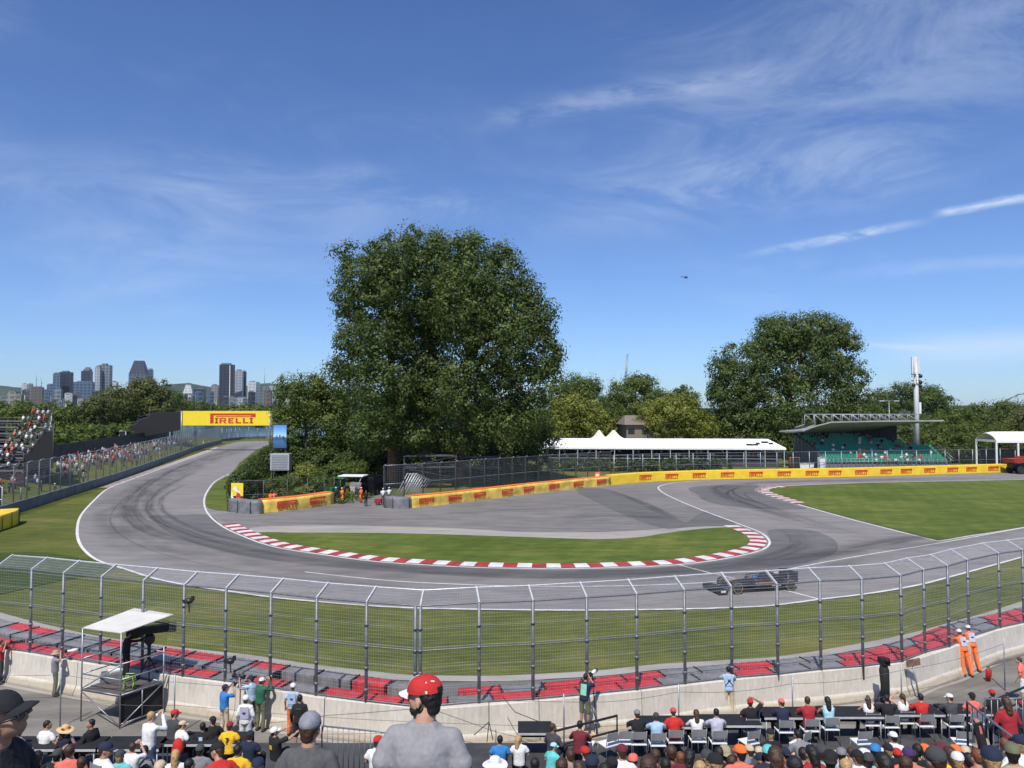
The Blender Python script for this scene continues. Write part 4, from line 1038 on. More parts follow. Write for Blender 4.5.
# ================================================================== CITY
def tower_mat(name, base, win, sx=0.085, sz=0.10, rough=0.35):
    if name in MATS: return MATS[name]
    m, N, L, b = node_mat(name); b.inputs['Roughness'].default_value = rough
    tc = N.new('ShaderNodeTexCoord'); sp = N.new('ShaderNodeSeparateXYZ'); L.new(tc.outputs['Object'], sp.inputs[0])
    def tri(v, f, lo):
        a = N.new('ShaderNodeMath'); a.operation = 'MULTIPLY'; L.new(v, a.inputs[0]); a.inputs[1].default_value = f
        fr = N.new('ShaderNodeMath'); fr.operation = 'FRACT'; L.new(a.outputs[0], fr.inputs[0])
        g = N.new('ShaderNodeMath'); g.operation = 'GREATER_THAN'; L.new(fr.outputs[0], g.inputs[0]); g.inputs[1].default_value = lo; return g.outputs[0]
    ad = N.new('ShaderNodeMath'); ad.operation = 'ADD'; L.new(sp.outputs[0], ad.inputs[0]); L.new(sp.outputs[1], ad.inputs[1])
    w1 = tri(sp.outputs[2], sz/1.0, 0.40); w2 = tri(ad.outputs[0], sx, 0.30)
    mu = N.new('ShaderNodeMath'); mu.operation = 'MULTIPLY'; L.new(w1, mu.inputs[0]); L.new(w2, mu.inputs[1])
    nz = noise_node(N, L, 0.05, 3, 0.6)
    bc = mixc(N, L, nz, base, tuple(c*0.75 for c in base))
    c = mixc(N, L, mu.outputs[0], bc, win)
    L.new(c, b.inputs['Base Color']); return m
T_blue = tower_mat('tower_blue_glass', (0.12, 0.17, 0.25), (0.035, 0.06, 0.11))
T_dark = tower_mat('tower_dark', (0.05, 0.055, 0.07), (0.015, 0.018, 0.03))
T_light = tower_mat('tower_light', (0.42, 0.45, 0.48), (0.20, 0.25, 0.32))
T_white = tower_mat('tower_white', (0.62, 0.63, 0.63), (0.35, 0.38, 0.42))
T_stone = tower_mat('tower_stone', (0.36, 0.31, 0.27), (0.15, 0.14, 0.14))
T_brown = tower_mat('tower_brown', (0.17, 0.135, 0.12), (0.08, 0.07, 0.07))
T_grey = tower_mat('tower_grey', (0.24, 0.26, 0.28), (0.08, 0.10, 0.13))
M_roofbox = mat('roof_plant', (0.15, 0.16, 0.18), 0.7)
def tower(px0, px1, py, D, m, label, dep=None, rot=0.5, top=None, cut=0.0, extra=None, gp='towers of the distant city skyline'):
    a = P(px0, py, D); b = P(px1, py, D); w = b.x-a.x; h = a.z; dep = dep or w*0.8
    c, s = math.cos(rot), math.sin(rot); k = w/(c+s*0.8) if rot else w
    ww = k; dd = k*0.8
    T = empty('city_building', ((a.x+b.x)/2, D, -1), rot, label, 'building', gp)
    bm = bmesh.new(); hh = h+1
    hb = hh*(1-cut)
    box(bm, (0, 0, hb/2), (ww, dd, hb)); finish('facade', bm, m, T)
    bm = bmesh.new()
    if top == 'pyr':
        lo = [bm.verts.new((x*ww/2, y*dd/2, hb)) for x, y in ((-1, -1), (1, -1), (1, 1), (-1, 1))]; hi = [bm.verts.new((x*ww*0.25, y*dd*0.25, hh)) for x, y in ((-1, -1), (1, -1), (1, 1), (-1, 1))]
        bm.faces.new(hi); bm.faces.new(lo[::-1])
        for i in range(4): bm.faces.new((lo[i], lo[(i+1) % 4], hi[(i+1) % 4], hi[i]))
        finish('roof', bm, extra or m, T)
    else:
        rr = random.Random(int(px0*7)); bw = ww*rr.uniform(0.4, 0.75); bh = max(3, hh*0.035)
        box(bm, (ww*rr.uniform(-.1, .1), 0, hh+bh/2-0.2), (bw, dd*0.6, bh)); box(bm, (-ww*0.3, 0, hh+bh*0.3), (ww*0.15, dd*0.3, bh*0.8))
        finish('roof_plant', bm, M_roofbox, T)
    return T
DC = 2600
tower(22, 27.4, 384.3, DC+80, T_white, 'slim pale glass tower at the left end of the skyline', rot=0.4)
tower(27.6, 33, 384.4, DC+60, T_grey, 'slim grey tower beside the pale glass tower at the left of the skyline', rot=0.3)
t_ = tower(32.5, 43.5, 387.2, DC, T_brown, 'brown unfinished tower topped by two construction cranes', rot=0.3)
for (x, y0, y1, l) in ((36.2, 388, 373.5, 'thin construction crane on the brown unfinished tower, the left of the two'), (41.3, 388, 377.5, 'thin construction crane on the brown unfinished tower, the right of the two')):
    a = P(x, y0, DC); b = P(x, y1, DC); T = empty('tower_crane', (a.x, DC, a.z), 0, l, 'crane'); bm = bmesh.new(); hz = b.z-a.z
    tube(bm, [(0, 0, -5), (0, 0, hz)], 1.0, 4); finish('mast', bm, M_galv, T)
    bm = bmesh.new(); tube(bm, [(2, 0, hz-22), (-4, 0, hz-2)], 0.8, 4); finish('jib', bm, M_galv, T)
tower(47.6, 54.2, 384.6, DC, T_blue, 'medium blue glass tower left of the broad dark blue tower', rot=0.25)
tower(54.3, 61.5, 373.8, DC, T_blue, 'tall blue block painted as the lit left face of the broad dark tower', rot=0.12)  # lighter colour stands for sunlight on the dark tower's left face
tower(60.8, 72.3, 372.2, DC+50, T_dark, 'broad dark tower attached to the paler block painted as its lit face', rot=0.2)
tower(74, 94.5, 382.2, DC-60, T_blue, 'broad low blue grey block in front of a dark tower', rot=0.35)
tower(82.2, 92, 371.0, DC+60, T_dark, 'dark tower rising behind the broad blue grey block', rot=0.2)
tower(84.5, 91.5, 368.8, DC+120, T_grey, 'narrow grey top behind the dark tower', rot=0.2)
tower(95.8, 101, 367.2, DC, T_light, 'pale slab painted as the sunlit face of the grey tower', rot=0.05)  # sunlit side of the grey tower painted as a paler block
tower(100.5, 111.3, 365.2, DC+30, T_grey, 'tall grey tower with a ribbed face beside the pale slab', rot=0.15)
tower(111, 117.5, 382, DC+200, T_white, 'low pale building right of the ribbed grey tower', rot=0.1)
tower(131, 148, 360.8, DC-100, T_blue, 'tower with a sloping dark pyramid roof, tallest above the left trees', rot=0.12, top='pyr', cut=0.26, extra=T_dark)
tower(147.8, 153.2, 370, DC, T_blue, 'slim dark blue tower right of the pyramid roofed tower', rot=0.2)
tower(183.5, 193.5, 384.8, DC, T_stone, 'stone coloured building with a stepped pale roof left of the dark slab', rot=0.2, top='pyr', cut=0.3, extra=T_white)
tower(194.3, 206, 389, DC-80, T_dark, 'low dark block between the stone building and the tall dark slab', rot=0.2)
tower(212, 218.3, 385, DC+60, T_stone, 'narrow brownish tower left of the tall dark slab', rot=0.1)
t_ = tower(218.8, 236.0, 364.9, DC, T_dark, 'tall dark slab tower with white vertical edges above the yellow gantry', rot=0.32)
for x in (219.4, 230.0):
    a = P(x, 365.5, DC-45); bm = bmesh.new(); box(bm, (0, 0, 0), (2.2, 2.2, a.z)); o = finish('white_edge', bm, M_white, None); o.location = (a.x, DC-45 if x > 225 else DC-10, a.z/2); wm = t_
    bpy.context.view_layer.update(); o.parent = wm; o.matrix_parent_inverse = (Matrix.Translation(wm.location) @ Matrix.Rotation(wm.rotation_euler.z, 4, 'Z')).inverted()
tower(235.8, 243.2, 371, DC+90, T_light, 'pale tower behind the tall dark slab', rot=0.1)
tower(243, 246.4, 371.8, DC+120, T_dark, 'thin dark tower beside the pale tower', rot=0.1)
tower(248, 256.8, 382, DC-100, T_white, 'bright white tower right of the dark slab', rot=0.15)
tower(256.5, 260, 383, DC, T_grey, 'grey tower attached to the bright white tower', rot=0.1)
tower(262.5, 268, 387, DC, T_grey, 'low grey tower near the dark tree edge', rot=0.2)
tower(269, 276, 386, DC, T_light, 'pale low tower half hidden by the dark tree', rot=0.2)
tower(8, 17, 392, 1500, T_stone, 'stone coloured block at the far left below the hill', rot=0.3)
tower(15, 22, 395, 1450, T_stone, 'second stone coloured block at the far left behind the spectators', rot=0.3)
tower(0, 8, 397, 1500, T_grey, 'low grey block at the left edge below the hill', rot=0.3)
tower(24, 30, 401, 1300, T_white, 'low pinkish white block behind the spectators at the far left', rot=0.3)
q = P(264.6, 382, DC); T = empty('radio_mast', (q.x, 4300, 0), 0, 'thin radio mast on the hill top right of the skyline', 'mast'); T.location.x = P(264.6, 382, 4300).x
bm = bmesh.new(); z1 = P(264.6, 367.5, 4300).z; tube(bm, [(0, 0, 100), (0, 0, z1)], [2.5, 1.2], 5); finish('mast', bm, M_galv, T)
rr = random.Random(11)
lowm = [T_stone, T_grey, T_white, T_brown, T_light, T_blue, T_dark]
for k in range(75):
    x = rr.uniform(5, 285); y = rr.uniform(389.5, 403); D = rr.uniform(1500, 2450); wd = rr.uniform(2.5, 9)
    if 110 < x < 180 and rr.random() < 0.7: continue
    tower(x, x+wd, y, D, rr.choice(lowm), 'small low building at the foot of the distant city skyline', rot=rr.uniform(0, 0.7), gp='low buildings at the foot of the city skyline')
# ================================================================== TREES
def crown_obj(name, parent, lobes, nclump, per, leaf, m, seed, shell=0.55, rc=1.0, floor=None, loc=(0, 0, 0)):
    rng = np.random.default_rng(seed)
    vol = np.array([max(1e-3, r[0]*r[1]*r[2])**(2/3) for c, r in lobes]); vol /= vol.sum()
    idx = rng.choice(len(lobes), nclump, p=vol)
    C = np.array([lobes[i][0] for i in idx], float); Rr = np.array([lobes[i][1] for i in idx], float)
    d = rng.normal(size=(nclump, 3)); d /= np.linalg.norm(d, axis=1)[:, None]
    rad = shell+(1-shell)*rng.random(nclump)**0.6
    inner_ = rng.random(nclump) < 0.12; rad[inner_] = rng.random(inner_.sum())*shell
    cen = C+d*Rr*rad[:, None]
    csz = rc*(0.55+1.0*rng.random(nclump)**1.4)
    if floor is not None: cen[:, 2] = np.maximum(cen[:, 2], floor+csz*0.5*rng.random(nclump))
    n = nclump*per; ci = np.repeat(np.arange(nclump), per)
    o = rng.normal(size=(n, 3)); o /= np.linalg.norm(o, axis=1)[:, None]
    rr_ = rng.random(n)**0.45
    pos = cen[ci]+o*(csz[ci]*rr_)[:, None]*np.array([1, 1, 0.85])
    nrm = o*1.0+d[ci]*0.55+rng.normal(size=(n, 3))*0.30+np.array([0, 0, 0.25]); nrm /= np.linalg.norm(nrm, axis=1)[:, None]
    t = rng.normal(size=(n, 3)); u = np.cross(nrm, t); u /= np.linalg.norm(u, axis=1)[:, None]; v = np.cross(nrm, u)
    s = leaf*(0.6+0.8*rng.random(n))[:, None]
    V = np.empty((n, 4, 3)); V[:, 0] = pos-u*s*0.62; V[:, 1] = pos-v*s*0.42+nrm*s*0.10; V[:, 2] = pos+u*s*0.62; V[:, 3] = pos+v*s*0.42+nrm*s*0.10
    if floor is not None: V[:, :, 2] = np.maximum(V[:, :, 2], floor+0.02)
    me = bpy.data.meshes.new(name); me.vertices.add(n*4); me.vertices.foreach_set('co', V.reshape(-1))
    me.loops.add(n*4); me.loops.foreach_set('vertex_index', np.arange(n*4, dtype=np.int32)); me.polygons.add(n)
    me.polygons.foreach_set('loop_start', np.arange(0, n*4, 4, dtype=np.int32)); me.polygons.foreach_set('loop_total', np.full(n, 4, dtype=np.int32))
    me.update(calc_edges=True)
    at = me.attributes.new('tint', 'FLOAT', 'FACE'); ct = rng.normal(0.48, 0.24, nclump)
    at.data.foreach_set('value', np.clip(ct[ci]+rng.normal(0, 0.10, n), 0, 1).astype(np.float32))
    o_ = link(name, me, parent, m); o_.location = loc; return o_
def trunk_obj(parent, h, r, lobes, seed, m=M_bark, lean=(0, 0), nl=9, base=(0, 0)):
    rg = random.Random(seed); bm = bmesh.new(); b0 = Vector((base[0], base[1], -0.2))
    pts = [b0+Vector((lean[0]*t+rg.uniform(-.15, .15)*(t > 0), lean[1]*t+rg.uniform(-.15, .15)*(t > 0), h*t)) for t in (0, .08, .25, .45, .65, .85, 1)]
    tube(bm, pts, [r*1.35, r*1.05, r*0.92, r*0.75, r*0.55, r*0.33, r*0.12], 9)
    for k in range(nl):
        t = rg.uniform(0.28, 0.85); i = int(t*6); a = pts[1].lerp(pts[-1], t)
        c, rd = rg.choice(lobes); e = Vector(c)+Vector((rg.uniform(-.7, .7)*rd[0], rg.uniform(-.7, .7)*rd[1], rg.uniform(0.1, .8)*rd[2]))
        if e.z < a.z+1: e.z = a.z+1+rg.random()*2
        mid = a.lerp(e, 0.5)+Vector((rg.uniform(-.8, .8), rg.uniform(-.8, .8), -0.5))
        rr0 = r*0.38*(1.1-t); tube(bm, [a, a.lerp(mid, .5)+Vector((0, 0, .2)), mid, mid.lerp(e, .6), e], [rr0, rr0*.85, rr0*.6, rr0*.35, rr0*.1], 5)
        for s in range(2):
            e2 = mid+Vector((rg.uniform(-2, 2), rg.uniform(-2, 2), rg.uniform(1, 3))); tube(bm, [mid, mid.lerp(e2, .5), e2], [rr0*.4, rr0*.25, rr0*.06], 4)
    return finish('trunk', bm, m, parent)
L_dark = leaf_mat('leaf_dark', (0.052, 0.082, 0.016), (0.090, 0.126, 0.028), (0.145, 0.18, 0.050), 0.34)
L_mid = leaf_mat('leaf_mid', (0.060, 0.092, 0.014), (0.100, 0.138, 0.024), (0.155, 0.19, 0.038), 0.32)
L_willow = leaf_mat('leaf_willow', (0.110, 0.135, 0.018), (0.185, 0.205, 0.030), (0.26, 0.27, 0.05))
L_hedge = leaf_mat('leaf_hedge', (0.030, 0.050, 0.010), (0.050, 0.078, 0.015), (0.085, 0.115, 0.025), 0.3)
L_olive = leaf_mat('leaf_olive', (0.060, 0.078, 0.018), (0.105, 0.122, 0.028), (0.155, 0.165, 0.048))
DK = 2.1; LK = 0.56
def tree(px, pbase, D, lobes_px, m, label, name='tree', cat='tree', group=None, leaf=0.45, dens=1.0, rc=1.5, seed=1, trunk=True, tr=0.5, th=None, depth=0.9, bark=M_bark, shell=0.5, per=26, base_z=0.0, leanx=0.0):
    """lobes_px: list of (px, py, rx_px, ry_px[, dz offset in depth m])"""
    q = P(px, pbase, D); T = empty(name, (q.x, D, base_z), 0, label, cat, group)
    s = D/FPX; lobes = []
    for lb in lobes_px:
        c = P(lb[0], lb[1], D); dy = lb[4] if len(lb) > 4 else 0
        lobes.append(((c.x-q.x, dy, c.z-base_z), (lb[2]*s, (lb[2]+lb[3])/2*s*depth, lb[3]*s)))
    area = sum((r[0]*r[1]*r[2])**(2/3) for c, r in lobes)*12.6
    rc *= 0.85; ncl = max(6, int(area*dens*1.35/(rc*rc*1.9)))
    crown_obj('crown', T, lobes, ncl, int(per*2.3), leaf*LK, m, seed, shell, rc, 0.0)
    if trunk:
        hmax = max(c[2]+r[2]*0.6 for c, r in lobes)
        trunk_obj(T, th or hmax, tr, lobes, seed, bark, (leanx, 0))
    return T
# --- the group of tall cottonwoods in the middle
tree(392, 497, 104, [(388, 300, 26, 60, -4), (375, 432, 30, 18, -3), (405, 436, 26, 14, -3), (392, 380, 28, 50, -4), (372, 292, 36, 42), (395, 262, 30, 34), (352, 300, 20, 26), (356, 350, 24, 36), (385, 345, 34, 46), (340, 372, 12, 12), (378, 400, 30, 30), (348, 255, 14, 14), (412, 242, 12, 15)], L_dark,
     'tall broad cottonwood with a red brown trunk, leftmost of the big central trees', 'cottonwood_tree', leaf=0.52, rc=1.7, seed=3, tr=0.6, bark=mat('red_bark', (0.17, 0.075, 0.045), 0.9, 0, 0.3, 3, 0.8, 8), dens=1.0)
tree(427, 492, 110, [(430, 300, 30, 60, -3), (435, 436, 28, 14, -3), (432, 385, 26, 44, -4), (425, 258, 26, 32), (448, 300, 34, 44), (420, 330, 30, 44), (438, 248, 14, 18), (440, 380, 34, 34), (415, 400, 26, 30)], L_dark,
     'tall cottonwood with a pale patch on its trunk, middle of the big central trees', 'cottonwood_tree', leaf=0.52, rc=1.7, seed=4, tr=0.6)
tree(457, 494, 105, [(468, 310, 30, 56, -4), (470, 436, 26, 14, -3), (466, 392, 28, 40, -4), (500, 340, 36, 50, -2), (470, 268, 32, 36), (498, 290, 34, 40), (520, 320, 28, 36), (478, 330, 38, 44), (528, 300, 18, 26), (545, 372, 17, 22), (520, 378, 32, 36), (490, 390, 34, 34), (545, 342, 14, 18), (538, 322, 18, 28), (552, 356, 11, 14), (505, 425, 30, 20, -3), (470, 246, 18, 16), (500, 258, 16, 16), (535, 410, 20, 24)], L_dark,
     'tall cottonwood with spreading right side, rightmost of the big central trees', 'cottonwood_tree', leaf=0.52, rc=1.7, seed=5, tr=0.62, leanx=3.0)
# understorey
for k, (px, D, lb, m, l) in enumerate([
    (305, 116, [(305, 398, 24, 26), (290, 410, 16, 24), (318, 385, 16, 16), (300, 440, 26, 26), (330, 420, 20, 36), (283, 388, 10, 12)], L_mid, 'round bushy tree at the left edge of the central clump behind the screen'),
    (345, 120, [(345, 410, 26, 40), (350, 450, 24, 26)], L_dark, 'dark tree between the bushy tree and the red brown trunk'),
    (375, 122, [(375, 425, 24, 36), (375, 460, 22, 22)], L_dark, 'dark tree behind the black van'),
    (410, 126, [(410, 425, 26, 36), (410, 462, 26, 20)], L_dark, 'dark tree behind the first scaffold tower'),
    (445, 128, [(445, 430, 26, 36), (445, 465, 26, 18)], L_dark, 'dark tree behind the second scaffold tower'),
    (485, 126, [(485, 430, 28, 36), (485, 465, 28, 18)], L_dark, 'dark tree right of the scaffolds'),
    (525, 122, [(525, 430, 28, 34), (540, 440, 20, 22), (520, 465, 28, 16)], L_dark, 'dark leafy tree at the left end of the marquee')]):
    tree(px, 485, D, lb, m, l, 'broadleaf_tree', leaf=0.5, rc=1.5, seed=20+k, tr=0.28, dens=0.9, bark=M_bark_grey)
# --- big tree on the right
tree(790, 470, 165, [(790, 355, 42, 42), (755, 370, 34, 36), (825, 350, 32, 38), (735, 392, 26, 34), (848, 385, 22, 30), (775, 335, 24, 22), (812, 335, 26, 22), (790, 410, 60, 38), (745, 430, 36, 28), (840, 420, 26, 26), (722, 365, 14, 18), (718, 400, 12, 24), (838, 338, 12, 20), (768, 440, 50, 26)], L_dark,
     'very broad dense dark tree with a domed crown between marquee and green stand', 'cottonwood_tree', leaf=0.66, rc=2.0, seed=8, tr=0.8)
# --- middle distance
mid = [(636, 230, [(634, 402, 30, 26), (612, 412, 16, 20), (660, 408, 20, 18), (640, 385, 18, 12)], L_mid, 'round topped dark green tree behind the willows', 'broadleaf_tree'),
    (684, 250, [(684, 400, 16, 14), (690, 415, 18, 16)], L_dark, 'dark tree beside the round topped tree left of the big right tree', 'broadleaf_tree'),
    (572, 200, [(560, 400, 20, 22), (585, 392, 12, 14), (575, 415, 20, 18)], L_mid, 'leafy green tree right of the central cottonwoods', 'broadleaf_tree'),
    (573, 215, [(573, 385, 8, 12), (573, 398, 12, 16)], L_dark, 'narrow dark pine rising behind the leafy tree', 'pine_tree'),
    (592, 215, [(592, 387, 8, 11), (592, 400, 12, 16)], L_dark, 'second narrow dark pine nearer the round topped tree', 'pine_tree'),
    (580, 168, [(572, 412, 22, 20), (590, 418, 22, 20), (560, 432, 22, 14), (600, 430, 20, 14)], L_willow, 'yellow green willow behind the left end of the marquee', 'willow_tree'),
    (615, 172, [(618, 420, 13, 14), (610, 430, 16, 12)], L_mid, 'small green tree left of the brown roofed house', 'broadleaf_tree'),
    (672, 162, [(672, 415, 34, 20), (655, 425, 22, 16), (692, 425, 26, 16), (676, 405, 22, 12), (700, 434, 18, 10)], L_willow, 'broad yellow green willow right of the brown roofed house', 'willow_tree')]
for k, (px, D, lb, m, l, nm) in enumerate(mid):
    tree(px, 445, D, lb, m, l, nm, leaf=0.0035*D, rc=0.0095*D, seed=50+k, tr=0.4)
# --- right background wood
rb = [(912, 330, [(905, 397, 18, 14), (925, 400, 16, 16), (890, 405, 14, 14)], L_dark), (938, 330, [(935, 398, 12, 14), (945, 410, 16, 14)], L_dark), (885, 320, [(880, 405, 16, 16)], L_dark),
      (960, 250, [(955, 422, 22, 16), (935, 428, 16, 14)], L_mid), (990, 260, [(985, 418, 22, 16), (1005, 414, 18, 14)], L_mid), (1020, 230, [(1015, 424, 26, 18), (1040, 418, 22, 18)], L_olive),
      (970, 200, [(968, 436, 24, 14), (940, 440, 16, 12)], L_mid), (1000, 210, [(995, 438, 20, 14)], L_mid), (930, 215, [(925, 430, 20, 16)], L_dark), (1060, 220, [(1060, 428, 26, 20)], L_mid), (1100, 240, [(1100, 425, 30, 22)], L_dark),
      (1150, 260, [(1150, 420, 34, 26)], L_mid), (870, 200, [(868, 420, 16, 22)], L_dark), (900, 190, [(900, 432, 22, 16)], L_dark)]
RL_ = ['tallest dark tree right of the aerial mast', 'dark tree at the right shoulder of the mast', 'dark tree left of the mast behind the green stand', 'bright green tree right of the green stand roof', 'green tree in the middle of the right hand wood', 'olive tree behind the right hand tent', 'low green tree just right of the green seats', 'low green tree left of the right hand tent', 'dark tree beyond the right end of the green stand roof', 'green tree past the right edge', 'dark tree past the right edge of the wood', 'tall tree past the right edge', 'dark tree beside the big domed tree and the stand roof', 'dark tree behind the foot of the aerial mast']
for k, (px, D, lb, m) in enumerate(rb):
    tree(px, 450, D, lb, m, RL_[k], 'broadleaf_tree', group='trees of the wood on the right', leaf=0.0033*D, rc=0.0095*D, seed=80+k, tr=0.4)
# --- left background trees by the black stand
lb_ = [(150, 265, [(148, 392, 22, 16), (135, 402, 22, 18), (160, 405, 18, 16), (150, 420, 30, 16)], L_olive), (120, 255, [(118, 402, 18, 16), (112, 415, 20, 18)], L_olive), (95, 245, [(95, 410, 18, 14), (88, 424, 22, 18)], L_olive),
       (70, 240, [(68, 414, 18, 13), (66, 428, 22, 16)], L_mid), (48, 250, [(45, 412, 14, 10), (44, 424, 18, 14)], L_olive), (28, 270, [(24, 410, 14, 9), (20, 424, 20, 14)], L_mid), (0, 280, [(-4, 412, 18, 10), (-8, 424, 24, 14)], L_mid),
       (172, 300, [(175, 404, 14, 12), (170, 416, 18, 12)], L_mid), (195, 520, [(195, 407.5, 16, 6), (180, 408, 10, 7)], L_mid), (212, 560, [(212, 409, 12, 4)], L_mid), (240, 600, [(250, 411, 18, 3)], L_dark), (-40, 260, [(-45, 415, 26, 18)], L_mid), (-90, 250, [(-90, 418, 30, 22)], L_olive)]
LL_ = ['largest olive tree left of the yellow gantry', 'olive tree left of the largest one on the left bank', 'olive tree above the bank crowd', 'green tree above the black sided stand on the left', 'olive tree rising right of the left bleachers', 'green tree behind the left bleachers', 'green tree at the left edge behind the bleachers', 'green tree above the left end of the gantry', 'far low green tree between the city and the gantry', 'smallest far tree above the gantry', 'low dark far tree right above the gantry', 'green tree past the left edge', 'olive tree past the left edge']
for k, (px, D, lb, m) in enumerate(lb_):
    tree(px, 436, D, lb, m, LL_[k], 'broadleaf_tree', group='trees behind the spectator bank on the left', leaf=0.0036*D, rc=0.0095*D, seed=120+k, tr=0.35)
# --- far wood closing the gaps
def belt(name, label, px0, px1, pyt, D, m, seed, hmin=0.5):
    rg = random.Random(seed); lobes = []
    x = px0
    while x < px1:
        c = P(x, pyt+rg.uniform(-2, 5), D+rg.uniform(-20, 20)); r = rg.uniform(5, 10); h = c.z*0.5
        lobes.append(((c.x, c.y, h), (r, r, h))); x += r*FPX/D*0.9
    T = crown_obj(name, None, lobes, int(len(lobes)*26), 14, D*0.0045, m, seed, 0.6, D*0.010, -0.02)
    tag(T, label, 'wood', kind='stuff')
belt('far_wood', 'distant belt of trees closing the horizon on the right', 540, 1250, 412, 420, L_dark, 1)
belt('far_wood', 'distant belt of trees at the foot of the city', -250, 300, 408.5, 700, L_mid, 2)
# --- hedge and bushes by the left of the island
def bush(pxs, pbase, D, m, label, name='bush', seed=1, leaf=0.16, rc=0.45, per=26, dens=1.3):
    return tree(pxs[0][0], pbase, D, pxs, m, label, name, 'bush' if name != 'hedge' else 'hedge', leaf=leaf, rc=rc, seed=seed, trunk=False, dens=dens, per=per)
hp = [(243, 490, 89), (246, 481, 93), (248, 474, 100), (255, 466, 112), (262, 459, 128), (270, 453, 148), (278, 448, 170)]
T = empty('hedge', G(244, 497, 0), 0, 'thick dark green hedge along the inside of the left bend', 'hedge')
lobes = []
for x, y, D in hp:
    c = P(x, y, D); lobes.append(((c.x-T.location.x+.5, D-T.location.y, 1.75), (1.6, 3.2+D*0.02, 2.1)))
crown_obj('foliage', T, lobes, 1000, 40, 0.20, L_hedge, 5, 0.7, 0.6, 0.0)
bl = [([(306, 472, 12, 9), (300, 478, 10, 7)], 92, L_willow, 'rounded light green bush left of the green tractor'), ([(345, 470, 18, 8), (330, 474, 12, 8), (358, 468, 10, 7)], 96, L_mid, 'loose green shrub behind the green tractor'),
      ([(288, 482, 14, 6), (270, 484, 12, 5)], 90, L_mid, 'low green bush below the grey cabinet'), ([(322, 482, 14, 7)], 90, L_mid, 'low shrub behind the low mesh fence')]
for k, (lb, D, m, l) in enumerate(bl): bush(lb, 490, D, m, l, seed=200+k, leaf=0.25, rc=0.6)
# hedges in front of the marquee
T = empty('hedge', (P(630, 470, 131).x, 131, 0), 0, 'dark green hedge between the mesh fence and the marquee', 'hedge')
lobes = [((x, 0, 1.0), (2.4, 0.9, 1.15)) for x in np.arange(-13, 16, 2.6)]
crown_obj('foliage', T, lobes, 500, 18, 0.3, L_hedge, 9, 0.7, 0.55, 0.0)
T = empty('hedge', (P(1010, 468, 146).x, 150, 0), 0, 'ragged dark hedge behind the mesh fence right of the green seats', 'hedge')
crown_obj('foliage', T, [((x, y, 1.6), (3.2, 1.8, 2.0)) for x in np.arange(-16, 26, 3.2) for y in (0, 5)], 900, 26, 0.34, L_hedge, 29, 0.6, 0.8, 0.0)
T = empty('hedge', (P(335, 480, 112).x, 112, 0), 0, 'dark shrubs closing the gap behind the utility cart', 'hedge')
crown_obj('foliage', T, [((x, 0, 2.2), (3.0, 2.0, 2.6)) for x in np.arange(-9, 12, 3.0)], 700, 30, 0.3, L_hedge, 31, 0.6, 0.8, 0.0)
T = empty('hedge', (lwall[26].x, lwall[26].y, 0), 0, 'long dark thicket behind the hoarding on the left bank', 'hedge')
lb2 = []
for i in range(12, len(lwall)-4, 2):
    s_ = side(lwall, i); q_ = lwall[i]+s_*21; lb2.append(((q_.x-T.location.x, q_.y-T.location.y, 3.4), (4.0, 4.0, 3.4)))
crown_obj('foliage', T, lb2, 1500, 30, 0.6, L_mid, 41, 0.6, 1.3, 1.0)
# rough undergrowth along the left fence
T = empty('undergrowth', (P(292, 492, 88).x, 88, 0), 0, 'low weedy green undergrowth inside the low mesh fence', 'plants')
crown_obj('foliage', T, [((x, y, 0.3), (2.2, 2.0, 0.55)) for x in np.arange(-5, 8, 2.0) for y in (-1, 2.5, 6)], 400, 16, 0.2, L_mid, 19, 0.4, 0.5, 0.0)
# bridge truss far right
T = empty('truss_bridge', (P(1012, 405, 1800).x, 1800, 0), 0, 'grey steel truss of a distant bridge above the wood at the right edge', 'bridge')
bm = bmesh.new(); ox = T.location.x
tp = [(985, 407), (1000, 403), (1010, 398.5), (1018, 394.5), (1028, 393), (1045, 397), (1070, 404)]
for i, (x, y) in enumerate(tp):
    a = P(x, y, 1800)-Vector((ox, 1800, 0)); b = P(x, 406, 1800)-Vector((ox, 1800, 0)); tube(bm, [b, a], 1.3, 4)
    if i: 
        pa = P(*tp[i-1], 1800)-Vector((ox, 1800, 0)); tube(bm, [pa, a], 1.6, 4); tube(bm, [P(tp[i-1][0], 406, 1800)-Vector((ox, 1800, 0)), a], 1.0, 4)
tube(bm, [P(960, 406, 1800)-Vector((ox, 1800, 0)), P(1100, 406, 1800)-Vector((ox, 1800, 0))], 2.0, 4)
finish('truss', bm, M_galv, T)
bm = bmesh.new()
for x in (985, 1045, 1070): box(bm, (P(x, 406, 1800).x-ox, 0, 9), (6, 8, 20))
finish('pier', bm, M_greywall, T)
